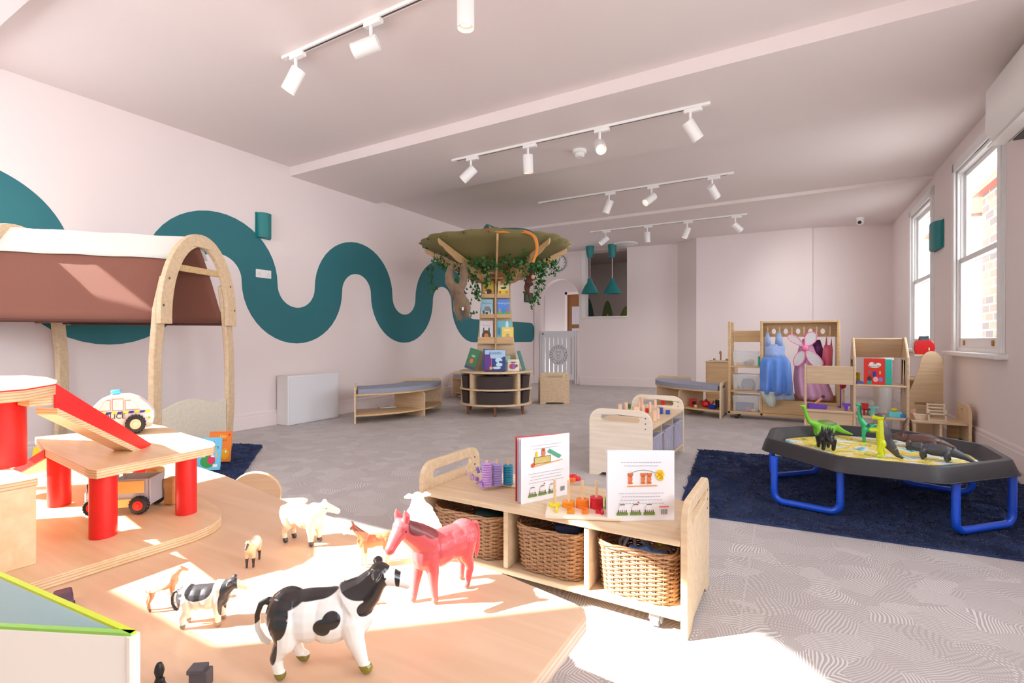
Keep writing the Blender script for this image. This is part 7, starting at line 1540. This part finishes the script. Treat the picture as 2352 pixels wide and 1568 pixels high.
p = ony(2112, 962, LY+.1); toy('toy_table', 'pale wooden toy bowl at the left of the low play bench', 'toy', (p.x, LY+.1, lz+.0006), lambda m: m.lathe([(0, 0), (.035, 0), (.05, .05), (.045, .05), (.03, .006), (0, .006)], n=18), PALE)
p = ony(2101, 962, LY+.1); toy('toy_chair', 'small wooden toy chair leaning beside the toy bowl', 'toy furniture', (p.x-.0, LY+.16, lz+.0006), lambda m: m.box(-.02, .02, -.02, .02, .0, .05).box(-.02, .02, .014, .02, .05, .09), BLK)

# ================================================================== ceiling fittings
WS = mat('spot_white', (240, 238, 236), .4)
def spot(label, x, y, zc, aim, lamp=8, lit=False):
    """track spot: adapter, stem and can; aim = direction the can points"""
    e = thing('track_spotlight', label, 'spotlight', (x, y, zc-.022), group='white track spotlights')
    MB().box(-.07, .07, -.018, .018, -.03, 0).build('adapter', WS, e, bevel=.003)
    MB().cyl((-.02, 0, -.03), (-.02, 0, -.1), .011, n=10).build('stem', WS, e)
    a_ = Vector(aim).normalized(); piv = Vector((-.02, 0, -.125)); q_ = a_.to_track_quat('Z', 'Y').to_matrix().to_4x4(); M = Matrix.Translation(piv+Vector((0, 0, -.02))) @ q_
    r_, Lc = .048, .17
    MB().lathe([(0, -.05), (r_*.95, -.05), (r_, -.045), (r_, Lc-.05), (r_*.93, Lc-.05), (r_*.88, Lc-.075), (0, Lc-.075)], n=28, M=M).build('can', WS, e, smooth=True)
    MB().lathe([(0, Lc-.073), (r_*.6, Lc-.073), (0, Lc-.072)], n=20, M=M).build('lamp_lens', mat('led_lens', (255, 226, 190), .3, emit=4.0, ecol=(255, 214, 170)), e)
    l_ = bpy.data.lights.new('spot_lamp', 'SPOT'); l_.energy = lamp; l_.spot_size = radians(120); l_.spot_blend = 1; l_.color = (1, .96, .93); l_.shadow_soft_size = .03
    o_ = bpy.data.objects.new('spot_lamp', l_); COL.objects.link(o_); o_.parent = e; o_.location = (M @ Vector((0, 0, Lc+.0))); o_.rotation_euler = a_.to_track_quat('-Z', 'Y').to_euler()
TRK = WS
def track(label, x0, x1, y, zc):
    e = thing('ceiling_track', label, 'lighting track', (x0, y, zc)); MB().box(0, x1-x0, -.018, .018, -.022, 0).build('rail', TRK, e, bevel=.002); MB().box(.06, x1-x0-.06, -.006, .006, -.0232, -.0221).build('groove', mat('groove', (90, 80, 76), .6), e)
def cr(r, f, z): p = polar(r, f); return (p.x, p.y, z)
T_ = [('nearest', 2.26, ZA, 637, -1.2, 130, [(678, 128, cr(-.6, .1, -1.0)), (848, 50, cr(-1.1, .12, -.35)), (1072, -40, cr(0.0, .05, -1.2))]),
      ('second', 4.25, ZB, 1037, 1630, 370, [(1078, 362, cr(-.9, .1, -.85)), (1210, 333, cr(.05, .2, -1.2)), (1375, 296, cr(-.05, -1.2, -.9)), (1583, 247, cr(.75, .2, -1.0))]),
      ('third', 6.33, ZC, 1232, 1685, 465, [(1397, 443, cr(-.4, .3, -1.1)), (1495, 428, cr(-1.0, -.4, -.8)), (1635, 407, cr(.9, .6, -.95))]),
      ('farthest', 8.3, ZD, 1348, 1715, 530, [(1385, 528, cr(-1.1, .2, -.9)), (1482, 517, cr(.1, .2, -1.1)), (1575, 507, cr(-.4, .2, -1.1)), (1687, 494, cr(1.1, .2, -.8))])]
words = ['leftmost', 'second from left', 'third from left', 'rightmost']
for nm, y, zc, pa, pb, py, sps in T_:
    xA = onz(pa, py, zc-.02).x; xB = (-.4 if nm == 'nearest' else onz(pb, {'second': 235, 'third': 397, 'farthest': 490}[nm], zc-.02).x)
    track('white lighting track on the ceiling, %s to the camera' % nm if nm == 'nearest' else 'white lighting track on the ceiling, %s from the camera' % nm, xA, xB, y, zc)
    for i, (px, py2, aim) in enumerate(sps):
        x = onz(px, py2, zc-.03).x; wd = words[i] if i < len(sps)-1 or nm == 'nearest' else 'rightmost'
        if nm == 'nearest': wd = ('leftmost', 'middle', 'upright')[i]
        spot('white %s track spotlight on the %s ceiling track' % (wd, nm), x+.02, y, zc, aim, {'nearest': 4, 'second': 14, 'third': 34, 'farthest': 34}[nm])
p = onz(1331, 345, ZB); e = thing('smoke_detector', 'round white smoke detector on the ceiling beyond the second track', 'smoke detector', (p.x, p.y, ZB))
MB().lathe([(0, 0), (.07, 0), (.07, -.03), (.06, -.035), (0, -.035)], n=32).build('base', WS, e, smooth=False); MB().lathe([(0, -.0355), (.05, -.0355), (.05, -.055), (.035, -.07), (0, -.07)], n=24).build('sensor_head', WS, e)
p = onz(1440, 561, ZD); e = thing('ceiling_vent', 'flat white round vent on the ceiling by the tall opening', 'vent', (p.x, p.y-.1, ZD)); MB().lathe([(0, 0), (.24, 0), (.22, -.02), (0, -.035)], n=36).build('plate', WS, e, smooth=True)
p = onz(1976, 500, ZD); e = thing('security_camera', 'small white dome security camera on the ceiling near the windows', 'security camera', (p.x, p.y, ZD))
MB().lathe([(0, 0), (.055, 0), (.055, -.03), (0, -.03)], n=24).build('base', WS, e, smooth=False); dr_ = (_C-Vector((p.x, p.y, ZD))).normalized(); c_ = Vector((0, 0, -.065)); MB().ball(c_, .05, 18).build('ball_housing', WS, e, smooth=True); q_ = dr_+Vector((-.2, 0, -.1)); q_.normalize(); MB().cyl(c_+q_*.035, c_+q_*.052, .026).build('lens', BLACK, e)

# air conditioner on the right wall
e = bpy.data.objects.new('air_conditioner', None); COL.objects.link(e); tag(e, 'white wall mounted air conditioner at the top of the right wall', 'air conditioner')
uA = (Vector((1.2, 4.86, 0))-RO).dot(rdir); e.matrix_world = RM @ Matrix.Translation((uA, 0, -.004))
z1a, z0a = 2.80, 2.36; prA = [(0, z1a), (-.20, z1a), (-.235, z1a-.05), (-.24, z0a+.1), (-.21, z0a+.03), (-.15, z0a), (-.0, z0a+.02)]
MB().prism(prA, -.98, 0, fr((0, 0, 0), (0, 0, 1), (0, 1, 0), (1, 0, 0))).build('body', WHITEM, e, bevel=.012, seg=3)
MB().box(-.93, -.04, z0a-.004, z0a+.004, -.2, -.12).box(-.93, -.04, z0a-.001, z0a+.01, -.1, -.04).build('air_slots', BLACK, e)
MB().box(-.95, -.03, z0a-.022, z0a-.014, -.235, -.14).build('louvre', WHITEM, e, bevel=.004)
